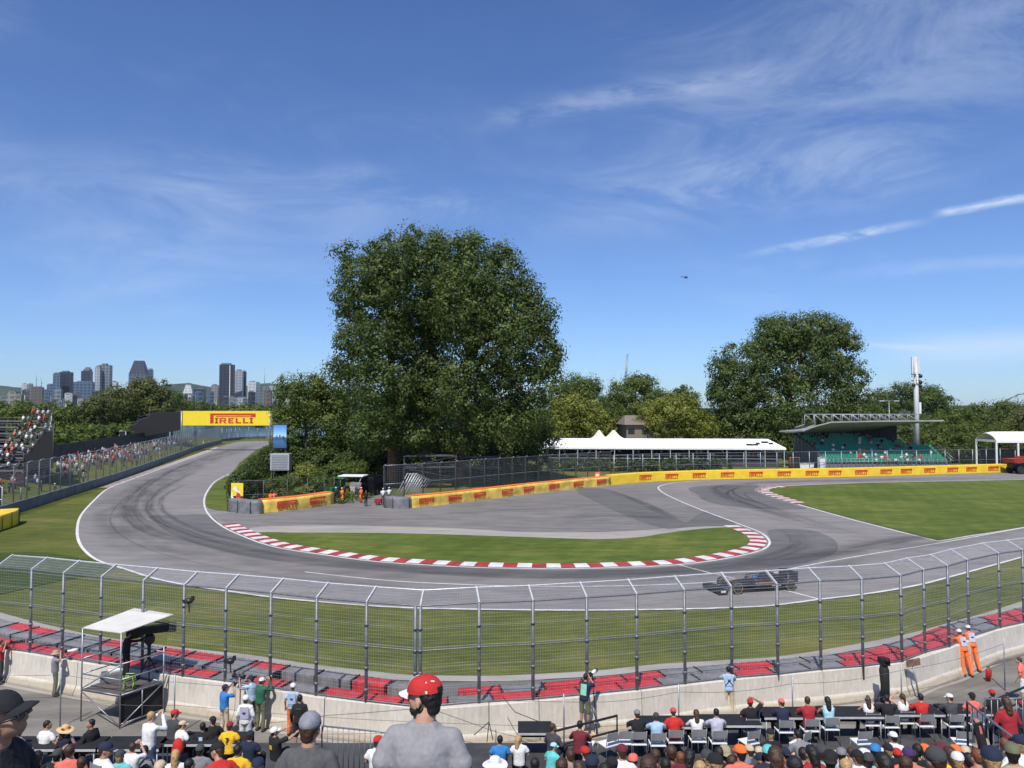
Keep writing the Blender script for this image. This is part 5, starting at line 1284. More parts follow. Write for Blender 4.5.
# ================================================================== PEOPLE
def noisetex(name, size):
    t = bpy.data.textures.get(name)
    if not t: t = bpy.data.textures.new(name, 'CLOUDS'); t.noise_scale = size; t.noise_depth = 3
    return t
def remesh(bm, voxel, smooth_it=6, disp=0.0, dsize=0.12):
    me = bpy.data.meshes.new('tmp'); bm.to_mesh(me); bm.free(); o = bpy.data.objects.new('tmp', me); COL.objects.link(o)
    r = o.modifiers.new('r', 'REMESH'); r.mode = 'VOXEL'; r.voxel_size = voxel; r.use_smooth_shade = True
    s = o.modifiers.new('s', 'SMOOTH'); s.factor = 0.6; s.iterations = smooth_it
    if disp:
        d = o.modifiers.new('d', 'DISPLACE'); d.texture = noisetex('folds%g' % dsize, dsize); d.strength = disp; d.mid_level = 0.5; d.texture_coords = 'LOCAL'
    dg = bpy.context.evaluated_depsgraph_get(); out = bpy.data.meshes.new_from_object(o.evaluated_get(dg))
    out.polygons.foreach_set('use_smooth', [True]*len(out.polygons))
    bpy.data.objects.remove(o); bpy.data.meshes.remove(me); return out
ARMS = {   # elbow and wrist, right (+x) then left, relative to the pelvis, before the body leans
    'down': ((.235, -.03, .17), (.255, .08, -.07), (-.235, -.03, .17), (-.255, .08, -.07)),
    'lap': ((.25, .03, .20), (.12, .27, .10), (-.25, .03, .20), (-.12, .27, .10)),
    'table': ((.26, .18, .24), (.10, .40, .27), (-.26, .18, .24), (-.10, .40, .27)),
    'camera': ((.25, .20, .33), (.07, .27, .60), (-.25, .20, .33), (-.07, .27, .60)),
    'lens': ((.27, .14, .36), (.06, .16, .60), (-.20, .30, .34), (-.03, .46, .58)),
    'head': ((.38, .06, .56), (.12, .06, .70), (-.26, .03, .22), (-.12, .30, .12)),
    'headl': ((.26, .03, .22), (.12, .30, .12), (-.36, .12, .52), (-.10, .20, .68)),
    'raise': ((.27, .08, .73), (.25, .14, 1.00), (-.25, .03, .20), (-.12, .27, .10)),
    'hips': ((.36, -.08, .22), (.19, .04, .05), (-.24, .0, .18), (-.22, .16, .0)),
    'reach': ((.27, .22, .40), (.22, .48, .42), (-.27, .22, .40), (-.22, .48, .42)),
}
class Pose:
    def __init__(s, legs='stand', arms='down', lean=0.0, yaw=0.0, pitch=0.0, roll=0.0):
        s.key = (legs, arms, lean, yaw, pitch, roll); s.seated = legs.startswith('sit')
        s.pel = Vector((0, 0, 0.53 if s.seated else 0.95))
        RL = Matrix.Rotation(-R(lean), 3, 'X'); s.U = lambda v: s.pel+RL @ Vector(v)
        s.RL = RL
        s.neck = s.U((0, -.015, .50)); hc = s.U((0, .02, .583))
        s.hm = Matrix.Translation(hc) @ (RL.to_4x4() if lean < 25 else Matrix.Rotation(-R(lean*0.45), 4, 'X')) @ Matrix.Rotation(R(yaw), 4, 'Z') @ Matrix.Rotation(R(-pitch), 4, 'X') @ Matrix.Rotation(R(roll), 4, 'Y')
        s.sh = [s.U((.175, 0, .455)), s.U((-.175, 0, .455))]
        a = ARMS[arms]; s.el = [s.U(a[0]), s.U(a[2])]; s.wr = [s.U(a[1]), s.U(a[3])]
        if legs == 'sit': s.leg = [[(.10, .02, .50), (.13, .44, .50), (.13, .40, .08)], [(-.10, .02, .50), (-.14, .44, .50), (-.15, .44, .08)]]
        elif legs == 'stride': s.leg = [[(.09, 0, .92), (.11, .10, .50), (.10, .02, .08)], [(-.09, 0, .92), (-.11, .16, .52), (-.11, .22, .10)]]
        elif legs == 'leanw': s.leg = [[(.09, 0, .92), (.11, -.12, .50), (.11, -.30, .08)], [(-.09, 0, .92), (-.10, -.08, .50), (-.12, -.20, .08)]]
        else: s.leg = [[(.09, 0, .92), (.11, .025, .50), (.12, -.02, .08)], [(-.09, 0, .92), (-.11, .025, .50), (-.12, -.02, .08)]]
        s.leg = [[Vector(v) for v in l] for l in s.leg]
        s.top = (s.hm @ Vector((0, -.01, .155))); s.headtop = s.top.z
def fingers(bm, wrist, d, up, side_, sc=1.0, curl=0.5):
    """five separate bent fingers rooted in the palm"""
    d = d.normalized(); sd = d.cross(up); 
    if sd.length < 1e-3: sd = Vector((1, 0, 0))
    sd.normalize(); nn = sd.cross(d)
    palm = wrist+d*0.05*sc
    for k, ln in enumerate((0.068, 0.078, 0.072, 0.056)):
        b = palm+d*0.035*sc+sd*((k-1.5)*0.021*sc)
        m1 = b+(d*math.cos(curl*0.5)-nn*math.sin(curl*0.5))*ln*0.5*sc; e = m1+(d*math.cos(curl*1.5)-nn*math.sin(curl*1.5))*ln*0.5*sc
        tube(bm, [b-d*0.02*sc, b, m1, e], [0.0095*sc, .0095*sc, .0085*sc, .006*sc], 6)
    b = palm-d*0.02*sc+sd*side_*0.035*sc; m1 = b+(d*0.6+sd*side_*0.7)*0.032*sc; e = m1+(d*0.9-nn*0.3)*0.028*sc
    tube(bm, [b-sd*side_*0.015, b, m1, e], [.012*sc, .012*sc, .010*sc, .007*sc], 6)
CACHE = {}
def body_mesh(p, vox, bare_arms=True):
    k = ('body', p.key, vox)
    if k in CACHE: return CACHE[k]
    bm = bmesh.new(); U = p.U; RLm = p.RL
    ellips(bm, U((0, 0, .27)), (.150, .10, .19), rot=RLm); ellips(bm, U((0, 0, .10)), (.135, .095, .16), rot=RLm); ellips(bm, p.pel, (.15, .105, .12))
    limb(bm, U((0, -.01, .42)), p.hm @ Vector((0, -.02, -.03)), .062, .052)
    for s in (0, 1):
        limb(bm, U(((.04, -.04)[s], -.01, .435)), p.sh[s]+RLm @ Vector(((-.014, .014)[s], 0, -.056)), .038, .043)
        limb(bm, p.sh[s]+RLm @ Vector(((-.014, .014)[s], 0, -.056)), p.el[s], .044, .040); limb(bm, p.el[s], p.wr[s], .040, .026)
        d = (p.wr[s]-p.el[s]).normalized(); ellips(bm, p.wr[s]+d*0.045, (.038, .022, .052), rot=Vector((0, 0, 1)).rotation_difference(d).to_matrix())
        h, kn, an = p.leg[s]; limb(bm, h, kn, .083, .056); limb(bm, kn, kn.lerp(an, .35), .054, .056); limb(bm, kn.lerp(an, .35), an, .054, .036)
        limb(bm, an+Vector((0, -.02, -.035)), an+Vector((0, .15, -.045)), .035, .028)
    hm = p.hm; R3 = hm.to_3x3()
    def H(c, r, rot=None): ellips(bm, hm @ Vector(c), r, rot=R3 if rot is None else R3 @ rot)
    H((0, -.012, .055), (.074, .092, .088)); H((0, .025, .0), (.060, .068, .075)); H((0, .045, -.040), (.042, .042, .030)); H((0, .072, .035), (.05, .02, .025))
    H((0, .094, .004), (.011, .020, .022)); H((0, .100, -.008), (.016, .012, .009)); H((0, .082, -.036), (.024, .012, .009))
    H((.030, .076, .012), (.018, .012, .012)); H((-.030, .076, .012), (.018, .012, .012))
    for sx in (-1, 1): H((sx*.075, -.005, .01), (.010, .020, .032))
    me = remesh(bm, vox, 5)
    b2 = bmesh.new(); b2.from_mesh(me)
    for s in (0, 1): fingers(b2, p.wr[s], p.wr[s]-p.el[s], Vector((0, 0, 1)), -1 if s == 0 else 1, 1.0, 0.9 if p.key[1] in ('camera', 'lens') else 0.5)
    b2.to_mesh(me); b2.free(); me.polygons.foreach_set('use_smooth', [True]*len(me.polygons))
    CACHE[k] = me; return me
def shirt_mesh(p, style, vox):
    k = ('shirt', p.key, style, vox)
    if k in CACHE: return CACHE[k]
    bm = bmesh.new(); U = p.U; RLm = p.RL; g = 0.012 if style != 'tank' else 0.004
    prof_ = [(-.07, .168, .128), (.0, .168, .130), (.10, .160, .124), (.20, .166, .126), (.30, .178, .128), (.36, .186, .120), (.395, .184, .104), (.425, .160, .090), (.452, .122, .080), (.474, .090, .072), (.492, .070, .068)]
    if style == 'tank': prof_ = [(a, b-.012, c-.008) for a, b, c in prof_ if a < .44]
    rg = [[bm.verts.new(U((b*math.copysign(abs(math.cos(t))**.85, math.cos(t)), c*math.copysign(abs(math.sin(t))**.9, math.sin(t))-.006, a))) for t in [2*math.pi*q/20 for q in range(20)]] for a, b, c in prof_]
    for a, b in zip(rg, rg[1:]):
        for q in range(20): bm.faces.new((a[q], a[(q+1) % 20], b[(q+1) % 20], b[q]))
    bm.faces.new(rg[0][::-1]); bm.faces.new(rg[-1])
    for s in (0, 1):
        if style == 'tank':
            limb(bm, U(((.07, -.07)[s], -.01, .44)), U(((.11, -.11)[s], -.01, .455)), .05, .045)
        else:
            limb(bm, U(((.09, -.09)[s], -.008, .420)), p.sh[s]+p.RL @ Vector(((-.012, .012)[s], 0, -.052)), .048, .056)
            f = 0.62 if style == 'tee' else 1.0
            limb(bm, p.sh[s]+p.RL @ Vector(((-.012, .012)[s], 0, -.052)), p.sh[s].lerp(p.el[s], f), .057, .072 if style == 'tee' else .055)
            if style == 'long': limb(bm, p.el[s], p.el[s].lerp(p.wr[s], .95), .055, .040)
    me = remesh(bm, vox, 5 if vox > .012 else 9, 0.014 if vox > .012 else 0.022, 0.06 if vox > .012 else 0.10); CACHE[k] = me; return me
def pants_mesh(p, style, vox):
    k = ('pants', p.key, style, vox)
    if k in CACHE: return CACHE[k]
    bm = bmesh.new(); ellips(bm, p.pel+Vector((0, 0, -.01)), (.168, .125, .13))
    for s in (0, 1):
        h, kn, an = p.leg[s]; limb(bm, h, kn if style == 'long' else h.lerp(kn, 1.0), .098, .072 if style == 'long' else .080)
        if style == 'long': limb(bm, kn, an+Vector((0, 0, .02)), .072, .058)
    me = remesh(bm, vox, 4, 0.012, 0.12); CACHE[k] = me; return me
def shoe_mesh(p, s):
    k = ('shoe', p.key, s)
    if k in CACHE: return CACHE[k]
    bm = bmesh.new(); an = p.leg[s][2]; limb(bm, an+Vector((0, -.03, -.035)), an+Vector((0, .13, -.045)), .046, .040, 8, 1); ellips(bm, an+Vector((0, -.01, 0)), (.045, .055, .05), sub=1)
    for v in bm.verts: v.co.z = max(v.co.z, an.z-.08)
    me = bpy.data.meshes.new('shoe'); bm.to_mesh(me); bm.free(); CACHE[k] = me; return me
def head_item(kind, fine=False):
    k = ('item', kind, fine)
    if k in CACHE: return CACHE[k]
    bm = bmesh.new(); vox = 0.008 if fine else 0.012
    if kind in ('cap', 'capback'):
        n = 24; rings = []
        sg = 1 if kind == 'cap' else -1
        for j in range(8):
            a = j/7*math.pi/2*0.995; r = math.cos(a)**0.75; z = 0.058+0.088*math.sin(a)
            rings.append([bm.verts.new((.088*r*math.cos(t), -.010+.107*r*math.sin(t), z)) for t in [2*math.pi*i/n for i in range(n)]])
        for a, b in zip(rings, rings[1:]):
            for i in range(n): bm.faces.new((a[i], a[(i+1) % n], b[(i+1) % n], b[i]))
        bm.faces.new(rings[-1]); 
        # peak
        pv = []
        for i in range(9):
            t = (i/8-0.5)*2; x = t*0.066; y0 = sg*(.107*math.sqrt(max(0, 1-(x/.090)**2)))-.012; y1 = y0+sg*(.064*(1-t*t)**0.5+0.004)
            pv.append([bm.verts.new((x, y0-sg*.01, .060)), bm.verts.new((x*1.02, (y0+y1)/2, .058-.012*t*t)), bm.verts.new((x*1.02, y1, .047-.020*t*t))])
        pb = [[bm.verts.new(v.co+Vector((0, 0, -.006))) for v in c] for c in pv]
        for a, b, c_, d in zip(pv, pv[1:], pb, pb[1:]):
            for i in range(2): bm.faces.new((a[i], b[i], b[i+1], a[i+1])); bm.faces.new((c_[i], c_[i+1], d[i+1], d[i]))
            bm.faces.new((a[2], b[2], d[2], c_[2]))
        ellips(bm, (0, -.01, .147), (.010, .010, .005), sub=1)
    elif kind == 'beanie':
        ellips(bm, (0, -.014, .066), (.087, .104, .096))
        for v in bm.verts: v.co.z = max(v.co.z, .028)
    elif kind == 'straw':
        n = 28; prof_ = [(.21, .035), (.15, .050), (.098, .062), (.094, .10), (.085, .145), (.05, .165), (.0, .168)]
        rg = [[bm.verts.new((r*math.cos(2*math.pi*i/n), r*1.05*math.sin(2*math.pi*i/n)-.01, z+(.012*math.sin(4*math.pi*i/n) if r > .14 else 0))) for i in range(n)] for r, z in prof_[:-1]]
        for a, b in zip(rg, rg[1:]):
            for i in range(n): bm.faces.new((a[i], a[(i+1) % n], b[(i+1) % n], b[i]))
        bm.faces.new(rg[-1])
    elif kind == 'bucket':
        n = 24; prof_ = [(.145, .030), (.098, .062), (.092, .12), (.075, .150)]
        rg = [[bm.verts.new((r*math.cos(2*math.pi*i/n), r*1.1*math.sin(2*math.pi*i/n)-.01, z)) for i in range(n)] for r, z in prof_]
        for a, b in zip(rg, rg[1:]):
            for i in range(n): bm.faces.new((a[i], a[(i+1) % n], b[(i+1) % n], b[i]))
        bm.faces.new(rg[-1])
    elif kind == 'helmet':
        ellips(bm, (0, -.012, .070), (.100, .118, .098)); ellips(bm, (0, .085, .050), (.07, .05, .012))
        for v in bm.verts: v.co.z = max(v.co.z, .030)
    elif kind == 'hair_short':
        ellips(bm, (0, -.026, .064), (.082, .092, .094)); ellips(bm, (0, -.060, .020), (.066, .050, .062)); me = remesh(bm, vox, 2, 0.014, 0.02); CACHE[k] = me; return me
    elif kind == 'hair_under':      # the hair that shows beneath a cap
        ellips(bm, (0, -.040, .040), (.080, .072, .060)); ellips(bm, (0, -.064, .008), (.062, .040, .048)); ellips(bm, (0, -.060, -.030), (.054, .034, .045)); me = remesh(bm, vox, 2, 0.012, 0.02); CACHE[k] = me; return me
    elif kind == 'hair_long':
        ellips(bm, (0, -.026, .062), (.087, .096, .096)); limb(bm, (0, -.07, .03), (0, -.10, -.16), .078, .070); ellips(bm, (0, -.10, -.20), (.075, .045, .09)); me = remesh(bm, vox, 2, 0.022, 0.03); CACHE[k] = me; return me
    elif kind == 'hair_tail':
        ellips(bm, (0, -.026, .062), (.084, .094, .094)); limb(bm, (0, -.11, .05), (0, -.14, -.16), .032, .020); me = remesh(bm, vox, 2, 0.014, 0.03); CACHE[k] = me; return me
    elif kind == 'beard':
        ellips(bm, (0, .040, -.040), (.058, .056, .042)); ellips(bm, (0, .0, -.03), (.066, .05, .04)); me = remesh(bm, 0.006, 2, 0.008, 0.02); CACHE[k] = me; return me
    elif kind == 'glasses':
        for sx in (-1, 1):
            box(bm, (sx*.033, .097, .018), (.050, .008, .032), bevel=.003); box(bm, (sx*.068, .04, .022), (.005, .11, .008))
        box(bm, (0, .100, .024), (.02, .006, .006))
    me = bpy.data.meshes.new(kind); bmesh.ops.recalc_face_normals(bm, faces=bm.faces)
    for f in bm.faces: f.smooth = True
    bm.to_mesh(me); bm.free(); CACHE[k] = me; return me
eye_bm = bmesh.new(); ellips(eye_bm, (0, 0, 0), (.012, .008, .009), sub=1); eye_me = bpy.data.meshes.new('eye'); eye_bm.to_mesh(eye_me); eye_bm.free()
def cmat(c, rough=0.92): return mat('cloth_%.3f_%.3f_%.3f' % tuple(c), c, rough, 0, 0.10, 9, 0.25, 60)
PAL = dict(black=(.014, .014, .016), white=(.72, .72, .72), grey=(.21, .21, .225), dgrey=(.055, .057, .062), red=(.50, .025, .022), navy=(.015, .022, .050), blue=(.035, .20, .50), lblue=(.36, .50, .68), lavender=(.44, .44, .54),
    orange=(.80, .17, .035), yellow=(.80, .46, .02), maroon=(.15, .018, .03), teal=(.12, .52, .52), khaki=(.36, .31, .20), olive=(.14, .15, .09), beige=(.55, .45, .30), straw=(.66, .44, .20), green=(.02, .12, .06), cyan=(.35, .62, .74), jeans=(.05, .08, .15),
    brown=(.10, .055, .03), pink=(.60, .07, .10), dred=(.33, .02, .03), purple=(.06, .03, .12), coral=(.72, .16, .12), neon=(.45, .75, .05), denim=(.09, .13, .2))
HAIR = dict(black=(.012, .010, .010), brown=(.055, .028, .015), blond=(.42, .27, .12), grey=(.30, .29, .28), red=(.16, .055, .02), white=(.62, .58, .52))
SK = [(.50, .28, .19), (.42, .22, .14), (.30, .155, .095), (.13, .065, .04), (.56, .34, .24)]
def skin(i): return mat('skin_%d' % i, SK[i], 0.5, 0, 0.08, 12, 0.1, 80)
def person(px, py, label, pose=None, top='', face=0.0, shirt=('tee', 'black'), pants=('long', 'black'), hat=None, hair=('hair_short', 'brown'), sk=0, ztop=None, D=None, floor=None, s=1.0, vox=0.016, group=None, shoes='dgrey', eyes=True, extra=None, legs=True):
    pose = pose or Pose('sit', 'lap'); ht = pose.headtop*s
    if floor is not None: ztop = floor+ht
    if ztop is not None: q = G(px, py, ztop)
    else: q = P(px, py, D)
    a = R(face); off_ = Matrix.Rotation(a, 3, 'Z') @ Vector((pose.top.x*s, pose.top.y*s, 0))
    T = empty('person', (q.x-off_.x, q.y-off_.y, q.z-ht), a, label, 'person', group); T.scale = (s, s, s)
    b = link('body', body_mesh(pose, vox), T, skin(sk))
    def add(name, me, m, head=False):
        o = link(name, me, T, m)
        if head: o.matrix_local = pose.hm
        return o
    if shirt: sh = add('shirt' if shirt[0] != 'long' else 'jacket', shirt_mesh(pose, shirt[0], vox), cmat(PAL[shirt[1]]))
    if legs:
        add('trousers' if pants[0] == 'long' else 'shorts', pants_mesh(pose, pants[0], vox), cmat(PAL[pants[1]]))
        for k in (0, 1): add('shoe', shoe_mesh(pose, k), cmat(PAL[shoes]))
    if hair:
        hk = hair[0]
        if hat and hk == 'hair_short': hk = 'hair_under'
        add('hair', head_item(hk, vox < 0.01), mat('hair_'+hair[1], HAIR[hair[1]], 0.55, 0, 0.3, 40, 0.4, 90), True)
    if hat: add({'cap': 'cap', 'capback': 'cap', 'beanie': 'beanie', 'straw': 'straw_hat', 'bucket': 'sun_hat', 'helmet': 'helmet'}[hat[0]], head_item(hat[0], vox < 0.01), cmat(PAL[hat[1]]), True)
    if eyes:
        for sx in (-1, 1):
            o = link('eye', eye_me, T, mat('eye', (.03, .025, .02), 0.2)); o.matrix_local = pose.hm @ Matrix.Translation((sx*.030, .083, .014))
    if extra: extra(T, pose)
    return T
def panel(T, p, name, col, w, h, zc=.26, y=-.135, txt=None, tcol=None):
    bm = bmesh.new(); n = 6
    vs_ = [[bm.verts.new((x, y-0.012+.035*(x/.18)**2*(1 if y < 0 else -1), z)) for x in np.linspace(-w/2, w/2, n)] for z in (zc-h/2, zc, zc+h/2)]
    for a, b in zip(vs_, vs_[1:]):
        for i in range(n-1): bm.faces.new((a[i], a[i+1], b[i+1], b[i]))
    if w > 0: 
        o = finish(name, bm, cmat(col), T); o.matrix_local = Matrix.Translation(p.pel) @ p.RL.to_4x4()
        sm = o.modifiers.new('t', 'SOLIDIFY'); sm.thickness = .006
    else: bm.free()
    if txt:
        text(T, txt[0], txt[1], Matrix.Translation(p.pel) @ p.RL.to_4x4() @ Matrix.Translation((0, y-.022, zc-txt[1]*.35)) @ Matrix.Rotation(R(90), 4, 'X'), cmat(tcol))
def text(parent, s_, size, mtx, m, name='lettering'):
    cu = bpy.data.curves.new('t', 'FONT'); cu.body = s_; cu.size = size; cu.align_x = 'CENTER'; cu.extrude = .004; cu.offset = size*.02
    o = bpy.data.objects.new('t', cu); COL.objects.link(o); dg = bpy.context.evaluated_depsgraph_get()
    me = bpy.data.meshes.new_from_object(o.evaluated_get(dg)); bpy.data.objects.remove(o)
    o = link(name, me, parent, m); o.matrix_local = mtx; return o
# ------------------------------------------------------------------ platform under the front rows
PZ = 0.9
M_deck = mat('deck_grey', (0.055, 0.054, 0.054), 0.8, 0, 0.25, 1.5, 0.2, 20)
T = empty('viewing_platform', (0, 19.6, 0), 0, 'low grey deck carrying the front row of tables and chairs', 'platform')
bm = bmesh.new(); box(bm, (0, 0, PZ-0.1), (37, 5.4, 0.2)); box(bm, (11.2, 3.2, PZ-.1), (14.4, 1.0, .2)); finish('deck', bm, M_deck, T)
bm = bmesh.new(); box(bm, (0, 2.66, PZ/2-0.1), (37, 0.04, PZ-0.2)); finish('front_skirt', bm, M_black, T)
# bleachers
T = empty('bleachers', (0, 8, 0), 0, 'dark steel bleachers filled by the crowd at the bottom of the view', 'bleachers')
def tier_floor(D): return 9.3-0.45*D
k = 0; D = 16.6
while D > 1.0:
    bm = bmesh.new(); box(bm, (0, D-8, tier_floor(D)-0.06), (34, 0.78, 0.12)); box(bm, (0, D-8-0.25, tier_floor(D)+0.40), (34, 0.30, 0.05))
    finish('tier', bm, M_deck, T); D -= 0.8
# counters, tables and chairs
def chair_mesh():
    M1 = []
    bm = bmesh.new(); box(bm, (0, 0, .44), (.44, .42, .035), bevel=.012); M1.append(('seat', bm, M_white))
    bm = bmesh.new(); box(bm, (0, -.225, .70), (.40, .025, .20), Matrix.Rotation(-.18, 3, 'X'), bevel=.012); M1.append(('backrest', bm, mat('chair_back', (.17, .175, .18), .45, .1, .1)))
    for sx in (-1, 1):
        bm = bmesh.new(); tube(bm, [(sx*.205, .18, .44), (sx*.22, .23, 0)], .011, 6); M1.append(('leg', bm, M_galv))
        bm = bmesh.new(); tube(bm, [(sx*.205, -.25, .84), (sx*.205, -.19, .44), (sx*.22, -.24, 0)], .011, 6); M1.append(('leg', bm, M_galv))
    return M1
chair_parts = []
for n, bm, m in chair_mesh():
    me = bpy.data.meshes.new(n); bmesh.ops.recalc_face_normals(bm, faces=bm.faces); bm.to_mesh(me); bm.free(); me.materials.append(m); chair_parts.append((n, me))
def chair(x, y, z, rzz, label, backm=None):
    T = empty('chair', (x, y, z), rzz, label, 'chair', 'white topped chairs on the front platform')
    for n, me in chair_parts:
        o = link(n, me, T)
        if n == 'backrest' and backm: o.material_slots[0].link = 'OBJECT'; o.material_slots[0].material = backm
    return T
def table(px0, px1, D, label, h=.75, dep=.75, cloth=True, m=None, cat='table', z=PZ):
    a = P(px0, 700, D); b = P(px1, 700, D); w = b.x-a.x
    T = empty('table', ((a.x+b.x)/2, D, z), 0, label, cat)
    bm = bmesh.new(); box(bm, (0, 0, h), (w, dep, .04), bevel=.008); finish('tabletop', bm, m or M_black, T)
    if cloth:
        bm = bmesh.new(); box(bm, (0, -dep/2-.006, h-.035), (w, .008, .06)); finish('edge_strip', bm, M_galv_light, T)
        bm = bmesh.new(); box(bm, (0, dep/2+.006, h-.22), (w, .008, .46)); finish('cloth', bm, M_black, T)
    for sx in (-1, 1):
        for sy in (-1, 1):
            bm = bmesh.new(); tube(bm, [(sx*(w/2-.08), sy*(dep/2-.07), h-.02), (sx*(w/2-.08), sy*(dep/2-.07), 0)], .018, 6); finish('leg', bm, M_galv_light, T)
    return T
for i, (a, b) in enumerate(((640, 698), (700, 758), (760, 818), (820, 878), (880, 938), (940, 985))):
    table(a, b, (22.0, 22.1, 22.65, 22.7, 22.85, 22.9)[i], ('black topped counter table, %s from the left before the right hand seats' % ('first', 'second', 'third', 'fourth', 'fifth', 'last')[i]))
table(518, 552, 21.6, 'short black topped table beside the man in the grey suit')
table(0, 64, 20.6, 'black topped table at the left edge in front of the man in white'); table(66, 104, 20.6, 'black topped table behind the woman with the straw hat'); table(106, 166, 20.6, 'black topped table in front of the white haired spectator')
table(166, 250, 20.9, 'black topped table beside the man in the yellow shirt')
for i, (a, b, D) in enumerate(((778, 812, 19.9), (814, 852, 19.8), (856, 893, 19.8), (896, 934, 19.9), (936, 962, 19.9))):
    table(a, b, D, 'light plywood topped table, %s from the left behind the chairs' % ('first', 'second', 'third', 'fourth', 'fifth')[i], cloth=False, m=M_ply, h=.72, dep=.8)
# ------------------------------------------------------------------ front row spectators
SIT = Pose('sit', 'lap'); SITT = Pose('sit', 'table', 8); SITL = Pose('sit', 'lap', 14, 0, 10); SITR = Pose('sit', 'lap', 0, -40); SITLL = Pose('sit', 'lap', 4, 50)
SITH = Pose('sit', 'head', 2); SITC = Pose('sit', 'camera', 4); SITB = Pose('sit', 'table', 34)
STD = Pose('stand', 'down'); STC = Pose('stand', 'camera', 3); STL = Pose('stand', 'lens', 6); STH = Pose('stand', 'hips', 4); STT = Pose('stand', 'table', 10); SITRAISE = Pose('sit', 'raise')
g1 = 'spectators on the chairs of the front row'
def seated(px, py, label, pose=SIT, chairlab=None, **kw):
    kw['s'] = kw.get('s', 1.0)*1.03
    T = person(px, py, label, pose, floor=PZ, group=g1, **kw)
    if chairlab: chair(T.location.x-0.0, T.location.y-0.02, PZ, kw.get('face', 0)*0.0+R(kw.get('face', 0)*0.3), chairlab)
    return T
CH = 'grey backed chair under the '
seated(637, 709, 'spectator in a black shirt and grey cap at the left end of the row', SITT, CH+'spectator in the black shirt and grey cap', shirt=('tee', 'black'), hat=('cap', 'grey'), sk=0)
seated(656, 712, 'spectator in a light blue shirt beside the black shirted one', SITT, CH+'spectator in the light blue shirt', shirt=('tee', 'lblue'), hat=('cap', 'dgrey'), sk=0, s=.96)
seated(673, 707, 'tall spectator in a bright red tee shirt and red cap', Pose('sit', 'lap', 12), CH+'spectator in the bright red tee shirt', shirt=('tee', 'red'), hat=('cap', 'pink'), sk=0)
seated(696, 709, 'long haired spectator in a plain white top', SITT, CH+'long haired spectator in white', shirt=('long', 'white'), hair=('hair_long', 'brown'), sk=4, s=.95)
seated(716, 708, 'dark haired spectator in a lavender grey top', SITT, CH+'spectator in lavender grey', shirt=('tee', 'lavender'), hair=('hair_short', 'black'), sk=1)
seated(750, 698, 'spectator in a black shirt and red cap with one hand at the head', SITH, CH+'spectator holding the red cap', shirt=('tee', 'black'), hat=('cap', 'red'), sk=2)
seated(781, 698, 'spectator in a navy shirt with an orange cap leaning left', Pose('sit', 'table', 14, 20), CH+'spectator in navy with the orange cap', shirt=('tee', 'navy'), hat=('beanie', 'coral'), sk=0)
seated(807, 696, 'broad spectator with short dark hair in a dark red shirt', SITT, CH+'broad spectator in dark red', shirt=('tee', 'dred'), hair=('hair_short', 'brown'), sk=1, s=1.03)
seated(827, 696, 'spectator with pinned up dark hair in a pale blue top', SITT, CH+'spectator in the pale blue top', shirt=('tank', 'cyan'), hair=('hair_long', 'black'), sk=1)
seated(867, 695, 'slim spectator in a white tank top and white cap', SITT, CH+'slim spectator in the white tank top', shirt=('tank', 'white'), hat=('cap', 'white'), hair=('hair_long', 'brown'), sk=0, s=.94)
seated(886, 694, 'spectator dressed all in black beside the white tank top', SITT, CH+'spectator dressed all in black', shirt=('tee', 'black'), hair=('hair_short', 'black'), sk=1)
seated(902, 693, 'spectator with a long dark ponytail and white tank top raising a hand to the face', Pose('sit', 'headl', 4, 15), CH+'spectator with the ponytail', shirt=('tank', 'white'), hair=('hair_tail', 'brown'), sk=0, s=.95)
seated(920, 693, 'dark haired spectator in a red tee shirt between the ponytail and the white cap', SITT, CH+'dark haired spectator in red', shirt=('tee', 'red'), hair=('hair_short', 'black'), sk=0)
seated(949, 693, 'spectator in a dark grey shirt and white cap turned left', Pose('sit', 'table', 10, 30), CH+'spectator in dark grey with the white cap', shirt=('tee', 'dgrey'), hat=('cap', 'white'), sk=0)
seated(972, 692, 'spectator in a coral red shirt and black cap behind the railing', SIT, CH+'spectator in coral behind the railing', shirt=('tee', 'coral'), hat=('cap', 'black'), sk=0)
person(992, 689, 'spectator in black with a bright red cap standing behind the railing', STD, floor=PZ-.5, shirt=('tee', 'black'), hat=('cap', 'red'), sk=0)
person(1005, 696, 'long haired spectator in a red hooded jacket on the railed steps', Pose('sit', 'lap', 8), D=16.5, shirt=('long', 'dred'), hair=('hair_long', 'brown'), sk=0, s=1.05)
person(1021, 700, 'spectator in a dark shirt at the right edge beside the railed steps', STD, floor=0.2, shirt=('tee', 'navy'), hat=('cap', 'dred'), sk=0)
for i, (x, y, f, l) in enumerate(((853, 742, 5, 'empty chair with a white seat between the pale blue top and the white cap'), (955, 745, -10, 'empty chair with a white seat behind the man with the white cap'), (742, 740, 20, 'grey folding chair turned aside near the red cap'), (608, 752, 30, 'white topped stool nearest the black handrail'), (622, 742, 0, 'white topped chair beside the black shirted spectator'), (800, 752, 40, 'tipped white chair behind the light blue spectator'))):
    q = G(x, y, PZ+.2); chair(q.x, min(q.y, 21.4), PZ, R(f), l)
